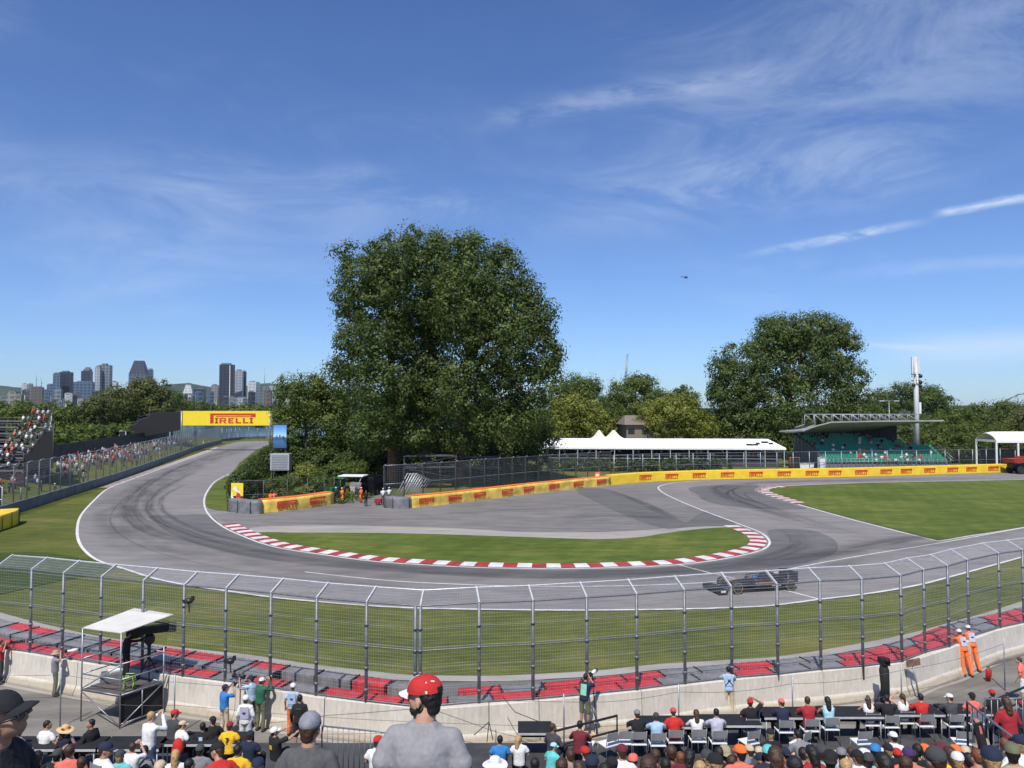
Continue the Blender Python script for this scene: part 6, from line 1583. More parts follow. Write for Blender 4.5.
# middle
person(500, 735, 'dark haired spectator in a bright blue shirt right of the red cap', SIT, floor=PZ, shirt=('tee', 'blue'), hair=('hair_short', 'black'), sk=1, group=g1)
person(519, 735, 'blond haired girl in a white printed shirt', SITR, floor=PZ, shirt=('tee', 'white'), hair=('hair_long', 'blond'), sk=4, s=.94, group=g1)
person(553, 723, 'man in a dark grey suit jacket turned to the right', Pose('sit', 'lap', 0, -30), floor=PZ+.1, face=-35, shirt=('long', 'dgrey'), hair=('hair_short', 'brown'), sk=2, group=g1)
person(580, 720, 'broad man in a maroon shirt with short black hair', SITT, floor=PZ, face=-12, shirt=('long', 'maroon'), hair=('hair_short', 'black'), sk=1, s=1.04, group=g1); q = G(586, 752, PZ+.2); chair(q.x, q.y, PZ, R(-20), 'grey backed chair under the man in the maroon shirt')
person(554, 742, 'child in a teal shirt with a blue and white cap', Pose('sit', 'lap', 10, -30), D=17.5, face=-40, shirt=('tee', 'teal'), hat=('cap', 'cyan'), sk=0, s=.8)
# left block
person(20, 727, 'spectator in a grey shirt and dark cap beside the white shirted man on the left', SITLL, floor=PZ, face=-20, shirt=('tee', 'lavender'), hat=('cap', 'dgrey'), sk=0)
person(48, 720, 'dark haired man in a white tee shirt turned to the right', Pose('sit', 'lap', 6, -45), floor=PZ, face=-15, shirt=('tee', 'white'), hair=('hair_short', 'black'), sk=1, s=1.05)
person(66, 725, 'woman with a wide straw hat and a blue tank top', Pose('sit', 'lap', 0, -20, 0, 10), floor=PZ, face=8, shirt=('tank', 'navy'), hat=('straw', 'straw'), hair=('hair_long', 'brown'), sk=0)
person(91, 719, 'dark haired man in a black shirt facing left beside the blue chair', Pose('sit', 'lap', 0, 60), floor=PZ, face=70, shirt=('long', 'black'), hair=('hair_short', 'black'), sk=1, s=1.05)
q = G(85, 752, PZ+.3); chair(q.x, q.y, PZ, R(10), 'dark blue backed chair between the straw hat and the white haired spectator', mat('blue_chair', (.02, .045, .10), .6))
STW = Pose('stand', 'camera', 6, -20)
person(152, 711, 'spectator with light brown hair in a white shirt and jeans standing with raised hands', STW, D=17.2, face=-20, shirt=('long', 'white'), pants=('long', 'jeans'), hair=('hair_short', 'blond'), sk=4)
person(175, 709, 'man in a dark grey shirt and red cap next to the white shirted standing spectator', Pose('sit', 'lap', 4, -35), floor=PZ+.18, face=-20, shirt=('tee', 'dgrey'), hat=('cap', 'red'), sk=0, s=1.05)
person(183, 720, 'spectator with a beige cap in a red and white shirt', Pose('sit', 'lap', 6, -30), floor=PZ, face=-30, shirt=('tee', 'white'), hat=('cap', 'beige'), sk=0)
q = G(178, 752, PZ+.6); T = empty('backpack', (q.x, q.y, PZ+.48), R(-20), 'bright red backpack worn beside the beige cap', 'bag'); bm = bmesh.new(); ellips(bm, (0, 0, .24), (.17, .12, .26)); box(bm, (0, -.1, .15), (.2, .08, .16), bevel=.03); finish('bag', bm, cmat(PAL['red']), T)
bm = bmesh.new(); tube(bm, [(-.1, .1, .42), (-.1, .16, .2), (-.1, .1, .04)], .015, 5); finish('strap', bm, M_black, T); bm = bmesh.new(); tube(bm, [(.1, .1, .42), (.1, .16, .2), (.1, .1, .04)], .015, 5); finish('strap', bm, M_black, T)
person(213, 716, 'man in a black shirt and black cap turned to the left', Pose('sit', 'lap', 0, 25), floor=PZ, face=20, shirt=('tee', 'black'), hat=('cap', 'black'), sk=0, s=1.02)
person(203, 722, 'spectator in a black shirt with a pale panel on the back', SIT, floor=PZ-.05, shirt=('tee', 'black'), hair=('hair_short', 'black'), sk=2,
       extra=lambda T, p: panel(T, p, 'back_panel', PAL['cyan'], .10, .26))
person(230, 721, 'man in a yellow shirt numbered seven with a red cap', Pose('sit', 'lap', 4), floor=PZ, shirt=('tee', 'yellow'), hat=('cap', 'dred'), sk=1, s=1.03, extra=lambda T, p: panel(T, p, 'p', PAL['yellow'], 0, 0, .30, -.146, ('7', .20), PAL['navy']))
person(250, 730, 'spectator in a navy shirt and dark cap right of the yellow shirt', SIT, D=18.5, shirt=('tee', 'navy'), hat=('cap', 'navy'), sk=0, face=-10)
person(273, 727, 'spectator in a black shirt and white cap lifting both hands', Pose('sit', 'reach', -6, -30, -12), D=18.6, face=-35, shirt=('tee', 'black'), hat=('cap', 'white'), sk=0, extra=lambda T, p: panel(T, p, 'print', PAL['yellow'], .09, .10, .28))
person(378, 735, 'spectator in a white shirt and red cap between the two near men', Pose('sit', 'lap', 4, -20), D=15.5, face=-10, shirt=('tee', 'white'), hat=('cap', 'red'), sk=1)
person(133, 742, 'child with short brown hair in a white top holding papers', Pose('sit', 'camera', 4), D=15.5, shirt=('tee', 'white'), hair=('hair_short', 'brown'), sk=0, s=.85)
person(106, 741, 'man in a grey vest over a white shirt with a navy cap turned right', Pose('sit', 'lap', 4, -50), D=11.5, face=-30, shirt=('tee', 'white'), hat=('cap', 'navy'), sk=1,
       extra=lambda T, p: panel(T, p, 'vest', PAL['grey'], .30, .42, .24))
person(217, 741, 'big man in a red shirt and black cap leaning left in the foreground', Pose('sit', 'lap', 22, 40), D=11.5, face=35, shirt=('tee', 'red'), hat=('cap', 'black'), sk=1, s=1.08)
for (x, y, D, sc, nm) in ((38, 750, 13, 1, 'long dark hair and bare arms near the bottom left'), (28, 742, 15, 1, 'black hair behind the grey shirt at the lower left'), (58, 748, 14, 1, 'dark cap holding a camera below the straw hat')):
    person(x, y, 'spectator with '+nm, Pose('sit', 'camera', 4) if 'camera' in nm else SIT, D=D, shirt=('tank' if 'bare' in nm else 'tee', 'black'), hair=('hair_long' if 'long' in nm else 'hair_short', 'black'), hat=('cap', 'dgrey') if 'cap' in nm else None, sk=1)
# ------------------------------------------------------------------ people standing at the wall
def camera_kit(name, label, T, p, tele=True, white=True, mono=0.0):
    """a camera held in the hands: a thing of its own, placed at the hands"""
    bpy.context.view_layer.update()
    C = T.matrix_world @ ((p.wr[0]+p.wr[1])/2+Vector((0, .07, .03)) if p.key[1] != 'lens' else p.wr[0].lerp(p.wr[1], .25)+Vector((0, .09, .04)))
    K = empty(name, C, T.rotation_euler.z, label, 'camera')
    bm = bmesh.new(); box(bm, (0, 0, 0), (.14, .08, .10), bevel=.015); box(bm, (0, 0, .06), (.05, .06, .04), bevel=.01); finish('body', bm, M_blackp, K)
    bm = bmesh.new()
    if tele: tube(bm, [(0, .03, 0), (0, .20, 0), (0, .21, 0), (0, .40, 0)], [.042, .042, .058, .062], 14)
    else: tube(bm, [(0, .03, 0), (0, .11, 0)], [.035, .038], 12)
    finish('lens', bm, M_white if white else M_blackp, K)
    if tele:
        bm = bmesh.new(); tube(bm, [(0, .40, 0), (0, .47, 0)], [.068, .070], 14); finish('lens_hood', bm, M_blackp, K)
    if mono:
        bm = bmesh.new(); tube(bm, [(0, .15, -.05), (mono, .25, -C.z+.0)], .018, 6); finish('monopod', bm, M_blackp, K)
    return K
def vest(T, p, col=PAL['lblue'], front=False):
    panel(T, p, 'bib', col, .26, .34, .27); panel(T, p, 'bib_number', PAL['purple'], .09, .05, .27, -.150)
def xstraps(T, p):
    bm = bmesh.new()
    for s in (-1, 1): tube(bm, [(s*.12, -.09, .44), (0, -.160, .27), (-s*.14, -.13, .10)], .014, 5)
    o = finish('strap', bm, M_black, T); o.matrix_local = Matrix.Translation(p.pel) @ p.RL.to_4x4()
def wallp(px, py, label, pose, **kw):
    h = pose.headtop*kw.get('s', 1.0); return person(px, py, label, pose, floor=0.0, group='people standing along the cream wall', **kw)
p1 = Pose('stand', 'lens', 8, 0); step = empty('wooden_crate', (P(586, 700, 24.0).x, 24.0, 0), .2, 'low wooden crate under the photographer in shorts', 'crate'); bm = bmesh.new(); box(bm, (0, -.05, .22), (.6, .5, .44), bevel=.01); finish('box', bm, M_ply, step)
T = person(586, 673, 'photographer in shorts with a green bib aiming a long white lens over the wall', p1, D=24.02, group='people standing along the cream wall', face=-28, shirt=('tee', 'navy'), pants=('short', 'olive'), hair=('hair_short', 'black'), sk=1, extra=lambda T, p: panel(T, p, 'bib', (.25, .6, .42), .20, .34))
camera_kit('telephoto_camera', 'camera with a large white lens on a black monopod held by the photographer in shorts', T, p1, True, True, .12)
p2 = Pose('stand', 'table', 6, 10); T = wallp(728, 666, 'photographer with a pale blue bib and crossed straps leaning on the wall', p2, face=-5, shirt=('tee', 'lblue'), pants=('long', 'beige'), hair=('hair_short', 'black'), sk=1, extra=lambda T, p: (vest(T, p), xstraps(T, p)))
p3 = Pose('stand', 'lens', 0, 0); T = wallp(56, 650, 'photographer in a khaki hat and green trousers aiming a white lens beyond the wall', p3, face=-55, shirt=('tee', 'grey'), pants=('long', 'olive'), hat=('bucket', 'khaki'), sk=0)
camera_kit('telephoto_camera', 'camera with a white lens held by the photographer in the khaki hat', T, p3)
p4 = Pose('stand', 'camera', 0); T = wallp(225, 684, 'photographer in a blue shirt and beige trousers with a dark cap', p4, face=-35, shirt=('tee', 'blue'), pants=('long', 'beige'), hat=('cap', 'navy'), sk=1)
camera_kit('camera', 'small black camera held up by the photographer in the blue shirt', T, p4, False, False)
T = wallp(251, 675, 'photographer with a pale bib and navy cap resting a long black lens on a pole', Pose('stand', 'lens', 4), face=70, shirt=('tee', 'lblue'), pants=('long', 'olive'), hat=('cap', 'navy'), sk=1, s=1.03)
camera_kit('telephoto_camera', 'camera with a long black lens pointing left above the blue shirt', T, Pose('stand', 'lens', 4), True, False, .1)
person(246, 695, 'marshal in a white helmet and white overalls with a purple bib seen from behind', STD, D=22.4, shirt=('long', 'white'), pants=('long', 'white'), hat=('helmet', 'white'), sk=0, extra=lambda T, p: vest(T, p, PAL['lavender']))
T = wallp(262, 677, 'tall person in dark green clothes lifting a white camera above the wall', STC, face=-25, shirt=('long', 'green'), pants=('long', 'olive'), hat=('cap', 'white'), hair=('hair_short', 'brown'), sk=0, s=1.04)
camera_kit('camera', 'white camera raised by the person in dark green clothes', T, STC, False, True)
wallp(293, 683, 'marshal in a white helmet with a lilac bib and orange trousers', Pose('stand', 'down', 0, 15), shirt=('tee', 'lavender'), pants=('long', 'orange'), hat=('helmet', 'white'), sk=1, extra=lambda T, p: vest(T, p))
person(300, 694, 'person in a loose black top standing just behind the grey cap', STD, D=22.6, shirt=('long', 'black'), pants=('short', 'black'), hair=('hair_short', 'black'), sk=1, s=1.02, extra=lambda T, p: panel(T, p, 'print', PAL['green'], .14, .03, .36))
wallp(2, 640, 'photographer in a red and dark shirt at the left edge aiming over the wall', Pose('stand', 'lens', 2), face=-70, shirt=('tee', 'dred'), pants=('long', 'dgrey'), hair=('hair_short', 'black'), sk=1)
T = [o for o in COL.objects if o.get('label', '').startswith('photographer in a red and dark')][0]
camera_kit('telephoto_camera', 'camera with a long dark lens at the left edge above the wall', T, Pose('stand', 'lens', 2), True, False)
pm = Pose('leanw', 'reach', 20)
wallp(958, 629, 'marshal in orange overalls and white helmet leaning on the wall, the left of the pair', pm, face=8, shirt=('long', 'orange'), pants=('long', 'orange'), hat=('helmet', 'white'), sk=0, s=1.06, extra=lambda T, p: vest(T, p, PAL['lavender']))
wallp(967, 625, 'marshal in orange overalls and white helmet leaning on the wall, the right of the pair', pm, face=2, shirt=('long', 'orange'), pants=('long', 'orange'), hat=('helmet', 'white'), sk=0, s=1.06, extra=lambda T, p: vest(T, p, PAL['lavender']))
wallp(1018, 657, 'person in a pink striped shirt bending beside the wall at the right edge', Pose('stand', 'hips', 12, 20), face=40, shirt=('tee', 'coral'), pants=('short', 'white'), hair=('hair_short', 'brown'), sk=0)
# covered camera on a tripod by the wall
q = G(885, 712, 0.0); T = empty('covered_camera', (q.x, q.y, 0), 0, 'tall tripod camera under a black rain cover standing against the wall', 'camera')
bm = bmesh.new(); tube(bm, [(0, 0, .35), (0.02, 0, .9), (0, .02, 1.45), (.02, .1, 1.65)], [.17, .15, .17, .12], 9); box(bm, (.05, .12, 1.74), (.26, .45, .22), bevel=.04); ellips(bm, (.05, -.1, 1.85), (.12, .1, .1)); finish('rain_cover', bm, M_black, T)
for a in range(3):
    bm = bmesh.new(); tube(bm, [(0, 0, 1.0), (.42*math.cos(a*2.09+.5), .42*math.sin(a*2.09+.5), 0)], .022, 6); finish('leg', bm, M_blackp, T)
q = G(912, 690, 0.2); T = empty('notice_board', (q.x, q.y-.3, 0), R(8), 'brown wooden board on a leaning post in front of the cream wall', 'sign')
bm = bmesh.new(); tube(bm, [(.12, 0, 0), (-.06, .1, 1.25)], .035, 6); finish('post', bm, M_galv, T)
bm = bmesh.new(); box(bm, (-.06, .06, 1.3), (.55, .04, .26), Matrix.Rotation(-.12, 3, 'Y'), bevel=.01); finish('board', bm, mat('old_board', (.20, .11, .08), .8, 0, .3, 6), T)
q = G(988, 668, .5); T = empty('fire_extinguisher', (q.x, q.y, 0), 0, 'small red fire extinguisher at the foot of the wall right of the marshals', 'extinguisher')
bm = bmesh.new(); tube(bm, [(0, 0, .02), (0, 0, .42), (0, 0, .5)], [.09, .09, .03], 12); finish('cylinder', bm, mat('ext_red', (.45, .02, .02), .3), T)
bm = bmesh.new(); box(bm, (0, 0, .54), (.12, .03, .03)); tube(bm, [(.03, 0, .52), (.13, 0, .4), (.12, 0, .15)], .012, 5); finish('hose', bm, M_blackp, T)
# cables hanging over the wall
T = empty('hanging_cable', (-1.0, 24, 0), 0, 'loose black cables hanging over the cream wall right of the red cap', 'cable')
bm = bmesh.new()
a = P(489, 702, 23.6); b = P(489, 722, 23.4); 
for e in ((474, 735), (487, 742), (493, 740)): tube(bm, [a-T.location, P(489, 705, 23.5)-T.location, b-T.location, P(e[0], e[1], 23.3)-T.location], .014, 5)
tube(bm, [P(503, 697, 23.9)-T.location, P(515, 712, 23.6)-T.location, P(540, 722, 23.5)-T.location, P(552, 724, 23.4)-T.location], .012, 5)
finish('cable', bm, M_black, T)
# ------------------------------------------------------------------ railings
def railing(name, label, a, b, h, m, bars=True, step=.13, r=.018, z=None):
    T = empty(name, a, 0, label, 'railing'); a0 = Vector((0, 0, 0)); b0 = b-a; up = Vector((0, 0, h))
    bm = bmesh.new(); tube(bm, [a0, a0+up, b0+up, b0], r*1.3, 8); finish('frame', bm, m, T)
    bm = bmesh.new(); tube(bm, [a0+up*.12, b0+up*.12], r, 6); finish('bottom_rail', bm, m, T)
    if bars:
        n = int(b0.length/step)
        for k in range(1, n):
            bm = bmesh.new(); p_ = a0.lerp(b0, k/n); tube(bm, [p_+up*.12, p_+up*.99], r*.62, 6); finish('bar', bm, m, T)
    else:
        bm = bmesh.new(); tube(bm, [a0+up*.55, b0+up*.55], r, 6); finish('middle_rail', bm, m, T)
    return T
a = P(322, 726, 17.4); b = P(398, 723, 17.0); h = 1.1; a.z = b.z = min(a.z, b.z)
railing('crowd_railing', 'galvanised railing with vertical bars between the two near men', a-Vector((0, 0, h)), b-Vector((0, 0, h)), h, mat('rail_grey', (.24, .26, .28), .45, .5))
a = P(967, 702, 15.5); b = P(1052, 768, 12.6)
railing('stair_railing', 'sloping galvanised stair railing with vertical bars on the right', a-Vector((0, 0, h)), b-Vector((0, 0, h)), h, mat('rail_grey', (.24, .26, .28), .45, .5), step=.2)
a = P(985, 699, 17); b = P(1060, 697, 17)
railing('crowd_railing', 'level railing with vertical bars behind the sloping stair railing', a-Vector((0, 0, h)), b-Vector((0, 0, h)), h, mat('rail_grey', (.24, .26, .28), .45, .5))
a = G(555, 740, PZ+.4); b = G(618, 722, PZ+.75)
railing('handrail', 'black pipe handrail sloping up beside the man in maroon', Vector((a.x, a.y, PZ-.3)), Vector((b.x, b.y+.2, PZ-.1)), .95, M_black, False, r=.03)
a = G(985, 704, 1.0); b = G(1060, 672, 1.2)
railing('handrail', 'black pipe handrail on the slope at the right edge', Vector((a.x, a.y, 0)), Vector((b.x, b.y, 0.2)), 1.0, M_black, False, r=.03)
# ------------------------------------------------------------------ camera platform
T = empty('camera_platform', (-13.6, 26.3, 0), 0, 'scaffold camera platform with a white canopy against the cream wall', 'scaffold')
o0 = T.location
FL = Vector((-14.85, 26.05, 0)); FR = Vector((-13.2, 25.45, 0)); RR_ = Vector((-12.35, 26.75, 0)); RLc = Vector((-14.05, 27.5, 0))
ch = [(FL, 3.15), (FR, 3.15), (RR_+Vector((.1, .5, 0)), 3.28), (RLc+Vector((-.05, .6, 0)), 3.28)]
bm = bmesh.new(); lo = [bm.verts.new(p+Vector((0, 0, z))-o0) for p, z in ch]; hi = [bm.verts.new(p+Vector((0, 0, z+.03))-o0) for p, z in ch]
bm.faces.new(lo[::-1]); bm.faces.new(hi)
for k in range(4): bm.faces.new((lo[k], lo[(k+1) % 4], hi[(k+1) % 4], hi[k]))
finish('canopy', bm, mat('canopy_cloth', (.62, .60, .55), .8, 0, .06, 2), T)
for p, z in ((FL, 3.15), (FR, 3.15), (RR_, 2.3), (RLc, 3.2)):
    bm = bmesh.new(); tube(bm, [p-o0, p+Vector((0, 0, z))-o0], .026, 8); finish('upright', bm, M_galv, T)
bm = bmesh.new()
cs = [FL, FR, RR_, RLc]
for z in (1.08, 1.6, 2.12):
    for k in (0, 1, 2, 3):
        if z == 1.6 and k == 2: continue
        tube(bm, [cs[k]+Vector((0, 0, z))-o0, cs[(k+1) % 4]+Vector((0, 0, z))-o0], .024, 6)
V3 = lambda p, z: p+Vector((0, 0, z))-o0
tube(bm, [V3(FL, 1.0), V3(FR, 0.05)], .022, 6); tube(bm, [V3(FR, 0.05), V3(RR_, 1.05)], .022, 6); tube(bm, [V3(FL, 1.1), V3(FR, 2.1)], .02, 6); tube(bm, [V3(FR, .12), V3(RR_, .12)], .022, 6)
mid_ = FR.lerp(RR_, .5); tube(bm, [V3(mid_, .1), V3(mid_, 1.08)], .022, 6)
finish('brace', bm, M_galv, T)
bm = bmesh.new(); vs_ = [bm.verts.new(V3(c, 1.02)) for c in cs]; v2 = [bm.verts.new(V3(c, 1.08)) for c in cs]
bm.faces.new(vs_[::-1]); bm.faces.new(v2)
for k in range(4): bm.faces.new((vs_[k], vs_[(k+1) % 4], v2[(k+1) % 4], v2[k]))
finish('deck', bm, mat('deck_brown', (.10, .085, .08), .8), T)
bm = bmesh.new(); i_ = Vector((-.03, .03, 0)); f = [bm.verts.new(V3(FR+i_, .1)), bm.verts.new(V3(RR_+i_, .1)), bm.verts.new(V3(RR_+i_, 1.0)), bm.verts.new(V3(FR+i_, 1.0))]; bm.faces.new(f)
o = finish('side_screen', bm, M_black, T); m_ = o.modifiers.new('t', 'SOLIDIFY'); m_.thickness = .01
po = Pose('stand', 'reach', 6); person(129, 631, 'camera operator dressed in black standing under the white canopy', po, D=26.6, face=-40, shirt=('long', 'black'), pants=('long', 'black'), hair=('hair_short', 'black'), sk=1, s=.95)
q = P(143, 645, 26.9); K = empty('television_camera', (q.x, q.y, 1.08), R(-62), 'large black television camera on a pedestal under the white canopy', 'camera')
bm = bmesh.new(); box(bm, (0, .35, 1.75), (.26, 1.05, .26), bevel=.03); box(bm, (0, .95, 1.76), (.32, .25, .32), bevel=.03); box(bm, (0, -.25, 1.72), (.24, .4, .34), bevel=.04); finish('housing', bm, M_blackp, K)
bm = bmesh.new(); ellips(bm, (0, .2, 1.42), (.2, .2, .22)); tube(bm, [(0, .2, 1.3), (0, .2, .7)], .06, 8); finish('pan_head', bm, M_blackp, K)
for a_ in range(3):
    bm = bmesh.new(); tube(bm, [(0, .2, .8), (.4*math.cos(a_*2.09), .2+.4*math.sin(a_*2.09), 0)], .025, 6); finish('leg', bm, M_blackp, K)
q = P(129, 690, 26.0); K = empty('folding_stool', (q.x, q.y, 1.08), 0, 'small neon green folding stool on the camera platform', 'stool')
M_neon = mat('neon_green', (.35, .62, .03), .4); bm = bmesh.new()
for sx in (-.16, .16): tube(bm, [(sx, -.12, 0), (sx, .12, .5)], .02, 6); tube(bm, [(sx, .12, 0), (sx, -.12, .5)], .02, 6)
tube(bm, [(-.16, .12, .5), (.16, .12, .5)], .02, 6); tube(bm, [(-.16, -.12, .5), (.16, -.12, .5)], .02, 6); finish('frame', bm, M_neon, K)
bm = bmesh.new(); box(bm, (0, 0, .49), (.3, .24, .02)); finish('seat', bm, M_black, K)
q = P(112, 668, 26.8); K = empty('equipment_case', (q.x, q.y, 1.08), .4, 'grey equipment case with a white sheet on the camera platform', 'case'); bm = bmesh.new(); box(bm, (0, 0, .16), (.7, .45, .32), bevel=.03); finish('case', bm, mat('case_grey', (.16, .16, .17), .5), K)
bm = bmesh.new(); box(bm, (.15, 0, .37), (.5, .3, .09), rz(.4), bevel=.03); finish('lid', bm, M_white, K)
# small cameras clamped on fence posts
for (pi, z, l) in ((5, 3.9, 'small black remote camera clamped to the fence post right of the canopy'), (6, 1.95, 'small black remote camera low on the fence post above the blue shirt')):
    p = posts[pi]; K = empty('remote_camera', (p.x+.12, p.y-.12, z), 0, l, 'camera'); bm = bmesh.new(); ellips(bm, (0.1, 0, 0), (.15, .12, .11)); box(bm, (.24, 0, .1), (.1, .1, .16), bevel=.02); finish('housing', bm, M_blackp, K)
    bm = bmesh.new(); box(bm, (-.05, .06, 0), (.2, .08, .06)); tube(bm, [(.1, 0, -.05), (.12, 0, -.4)], .02, 5); finish('clamp', bm, M_blackp, K)
# ================================================================== CROWD IN THE BLEACHERS
crowd = [ # px, py, D, shirt, hat/hair, label
 (562, 757, 9.5, 'dgrey', ('hair_short', 'brown'), None, 'brown haired head at the bottom below the child in teal'),
 (592, 754, 9.5, 'navy', None, ('cap', 'navy'), 'navy cap at the bottom below the man in maroon'),
 (612, 756, 12, 'black', None, ('cap', 'black'), 'black cap at the bottom beside a white shoulder'),
 (604, 762, 11, 'white', ('hair_short', 'black'), None, 'black hair and white shirt between two dark caps'),
 (633, 753, 13, 'dred', None, ('cap', 'coral'), 'orange red cap below the white topped chairs'),
 (648, 754, 7.2, 'grey', ('hair_short', 'brown'), None, 'thinning brown hair below the light blue shirt'),
 (680, 751, 13.5, 'lavender', ('hair_short', 'red'), None, 'reddish brown hair below the white top'),
 (690, 748, 12.5, 'lblue', ('hair_long', 'black'), None, 'long black hair below the white top'),
 (715, 752, 9, 'black', None, ('cap', 'black'), 'black cap below the lavender top'),
 (719, 746, 12, 'black', ('hair_short', 'black'), None, 'black hair behind the black cap'),
 (732, 754, 11.5, 'blue', ('hair_short', 'brown'), None, 'dark brown hair and blue shirt below the folding chair'),
 (749, 744, 14.6, 'dgrey', None, ('cap', 'beige'), 'beige cap, left of two beige caps'),
 (759, 746, 14.6, 'dgrey', None, ('cap', 'beige'), 'beige cap, right of two beige caps'),
 (746, 755, 12, 'khaki', None, ('cap', 'grey'), 'mottled grey cap below the beige caps'),
 (761, 752, 11.5, 'black', None, ('cap', 'navy'), 'navy cap below the beige caps'),
 (775, 745, 8.5, 'brown', ('hair_long', 'brown'), None, 'long brown hair below the grey tee shirt'),
 (793, 755, 8, 'dgrey', ('hair_short', 'black'), None, 'short black hair at the bottom edge left of centre right'),
 (810, 744, 11, 'dred', ('hair_long', 'black'), None, 'long straight black hair and red shirt'),
 (830, 749, 9, 'yellow', None, ('capback', 'black'), 'black cap with a round mark worn backwards'),
 (841, 747, 13, 'lavender', None, ('cap', 'grey'), 'grey cap behind the black cap'),
 (857, 749, 12, 'white', None, ('cap', 'black'), 'black cap and white shirt below the plywood tables'),
 (868, 752, 12, 'khaki', None, ('cap', 'dgrey'), 'dark grey cap beside the black cap and white shirt'),
 (875, 743, 13, 'navy', None, ('cap', 'blue'), 'royal blue cap below the plywood tables'),
 (882, 751, 9, 'orange', ('hair_long', 'black'), None, 'long dark hair below the royal blue cap'),
 (888, 743, 14, 'black', None, ('cap', 'black'), 'black cap right of the royal blue cap'),
 (893, 731, 16.3, 'white', None, ('cap', 'white'), 'white cap standing out before the plywood tables'),
 (908, 747, 11.5, 'coral', None, ('cap', 'purple'), 'dark purple cap left of the big grey cap'),
 (917, 743, 12.5, 'black', ('hair_short', 'black'), None, 'dark hair between the purple and grey caps'),
 (935, 746, 7, 'dgrey', None, ('beanie', 'dgrey'), 'large dark grey cap near the bottom right'),
 (941, 742, 13, 'black', None, ('cap', 'maroon'), 'dark maroon cap behind the large grey cap'),
 (955, 744, 13, 'coral', None, ('cap', 'orange'), 'orange cap behind the white cap'),
 (957, 751, 10.5, 'lblue', None, ('cap', 'white'), 'white cap right of the large grey cap'),
 (976, 748, 10, 'pink', ('hair_short', 'red'), None, 'pink shirt beside the big navy cap'),
 (991, 745, 6.6, 'dred', None, ('cap', 'navy'), 'big navy cap near the bottom right corner'),
 (982, 738, 12.5, 'beige', None, ('bucket', 'khaki'), 'khaki sun hat behind the big navy cap'),
 (1004, 737, 13, 'dgrey', ('hair_short', 'red'), None, 'auburn hair behind the big navy cap'),
 (1012, 742, 8.6, 'khaki', None, ('cap', 'olive'), 'olive brown cap right of the big navy cap'),
 (1020, 734, 10.5, 'white', None, ('cap', 'navy'), 'dark cap and white collar in the bottom right corner'),
 (797, 729, 17.2, 'grey', ('hair_short', 'black'), None, 'grey tee shirt bending over the plywood tables'),
 (770, 728, 16.5, 'black', None, ('cap', 'black'), 'black tee shirt left of the plywood tables'),
 (905, 755, 9, 'white', ('hair_short', 'brown'), None, 'brown hair and white shirt at the bottom edge'),
 (845, 758, 10, 'blue', ('hair_short', 'blond'), None, 'fair hair and blue shirt at the bottom edge'),
 (495, 757, 13, 'white', None, ('straw', 'white'), 'wide cream hat below the bright blue shirt'),
 (12, 752, 12, 'black', ('hair_short', 'black'), None, 'black hair behind the near man with the black cap'),
 (82, 756, 13, 'navy', ('hair_short', 'brown'), None, 'brown hair below the blue chair'),
 (160, 760, 12, 'white', None, ('cap', 'beige'), 'beige cap below the standing white shirt'),
 (190, 758, 13, 'dgrey', ('hair_short', 'black'), None, 'black hair below the red backpack'),
 (258, 757, 11, 'navy', None, ('cap', 'navy'), 'navy cap left of the near grey cap'),
 (535, 757, 13, 'black', ('hair_short', 'black'), None, 'black hair below the blond girl'),
 (578, 760, 12, 'lavender', ('hair_long', 'brown'), None, 'long brown hair at the bottom beside the navy cap'),
 (665, 757, 11, 'black', ('hair_short', 'black'), None, 'black hair at the bottom beside the thinning hair'),
 (700, 760, 10, 'yellow', ('hair_short', 'blond'), None, 'fair hair and yellow shirt at the bottom edge'),
]
rk = random.Random(5)
def ytier(D): return 410+(CAMH-(tier_floor(D)+1.38))*FPX/D
xs_ = [570, 585, 622, 655, 671, 707, 725, 740, 768, 785, 803, 822, 850, 864, 897, 912, 925, 948, 965, 984, 998, 1016, 30, 70, 120, 145, 176, 200, 238]
hc_ = ['navy', 'white', 'black', 'red', 'grey', 'dgrey', 'khaki', 'maroon', 'teal', 'orange', 'beige']
hn_ = dict(navy='navy', white='white', black='black', red='red', grey='grey', dgrey='charcoal', khaki='khaki', maroon='maroon', teal='turquoise', orange='orange', beige='beige')
place_ = lambda x: 'near the bottom left corner' if x < 160 else 'left of the near grey cap' if x < 300 else 'below the white topped stools' if x < 640 else 'below the front row counter' if x < 780 else 'before the plywood tables' if x < 940 else 'near the foot of the sloping railing'
sn_ = list(CN0.items()) if 'CN0' in globals() else [('red', 'red'), ('white', 'white'), ('navy', 'navy'), ('black', 'black'), ('lblue', 'light blue'), ('grey', 'grey'), ('coral', 'coral'), ('teal', 'turquoise'), ('yellow', 'yellow'), ('maroon', 'maroon'), ('khaki', 'khaki')]
seen_ = set(c[-1] for c in crowd)
for x in xs_:
    D = rk.uniform(10.5, 15.3) if x > 300 else rk.uniform(13, 16.2)
    for _ in range(60):
        sc, sname = rk.choice(sn_); hcl = rk.choice(hc_ + [None]*6)
        lab = ('%s cap and %s shirt %s' % (hn_[hcl], sname, place_(x))) if hcl else ('bare %s head and %s shirt %s' % (rk.choice(['brown', 'black', 'fair']), sname, place_(x)))
        if lab not in seen_: break
    seen_.add(lab)
    crowd.append((x, ytier(D)+rk.uniform(-3, 3), D, sc, (rk.choice(['hair_short', 'hair_short', 'hair_long']), 'brown' if 'brown' in lab else 'black' if 'bare black' in lab else 'blond') if not hcl else None, (rk.choice(['cap', 'cap', 'capback']), hcl) if hcl else None, lab))
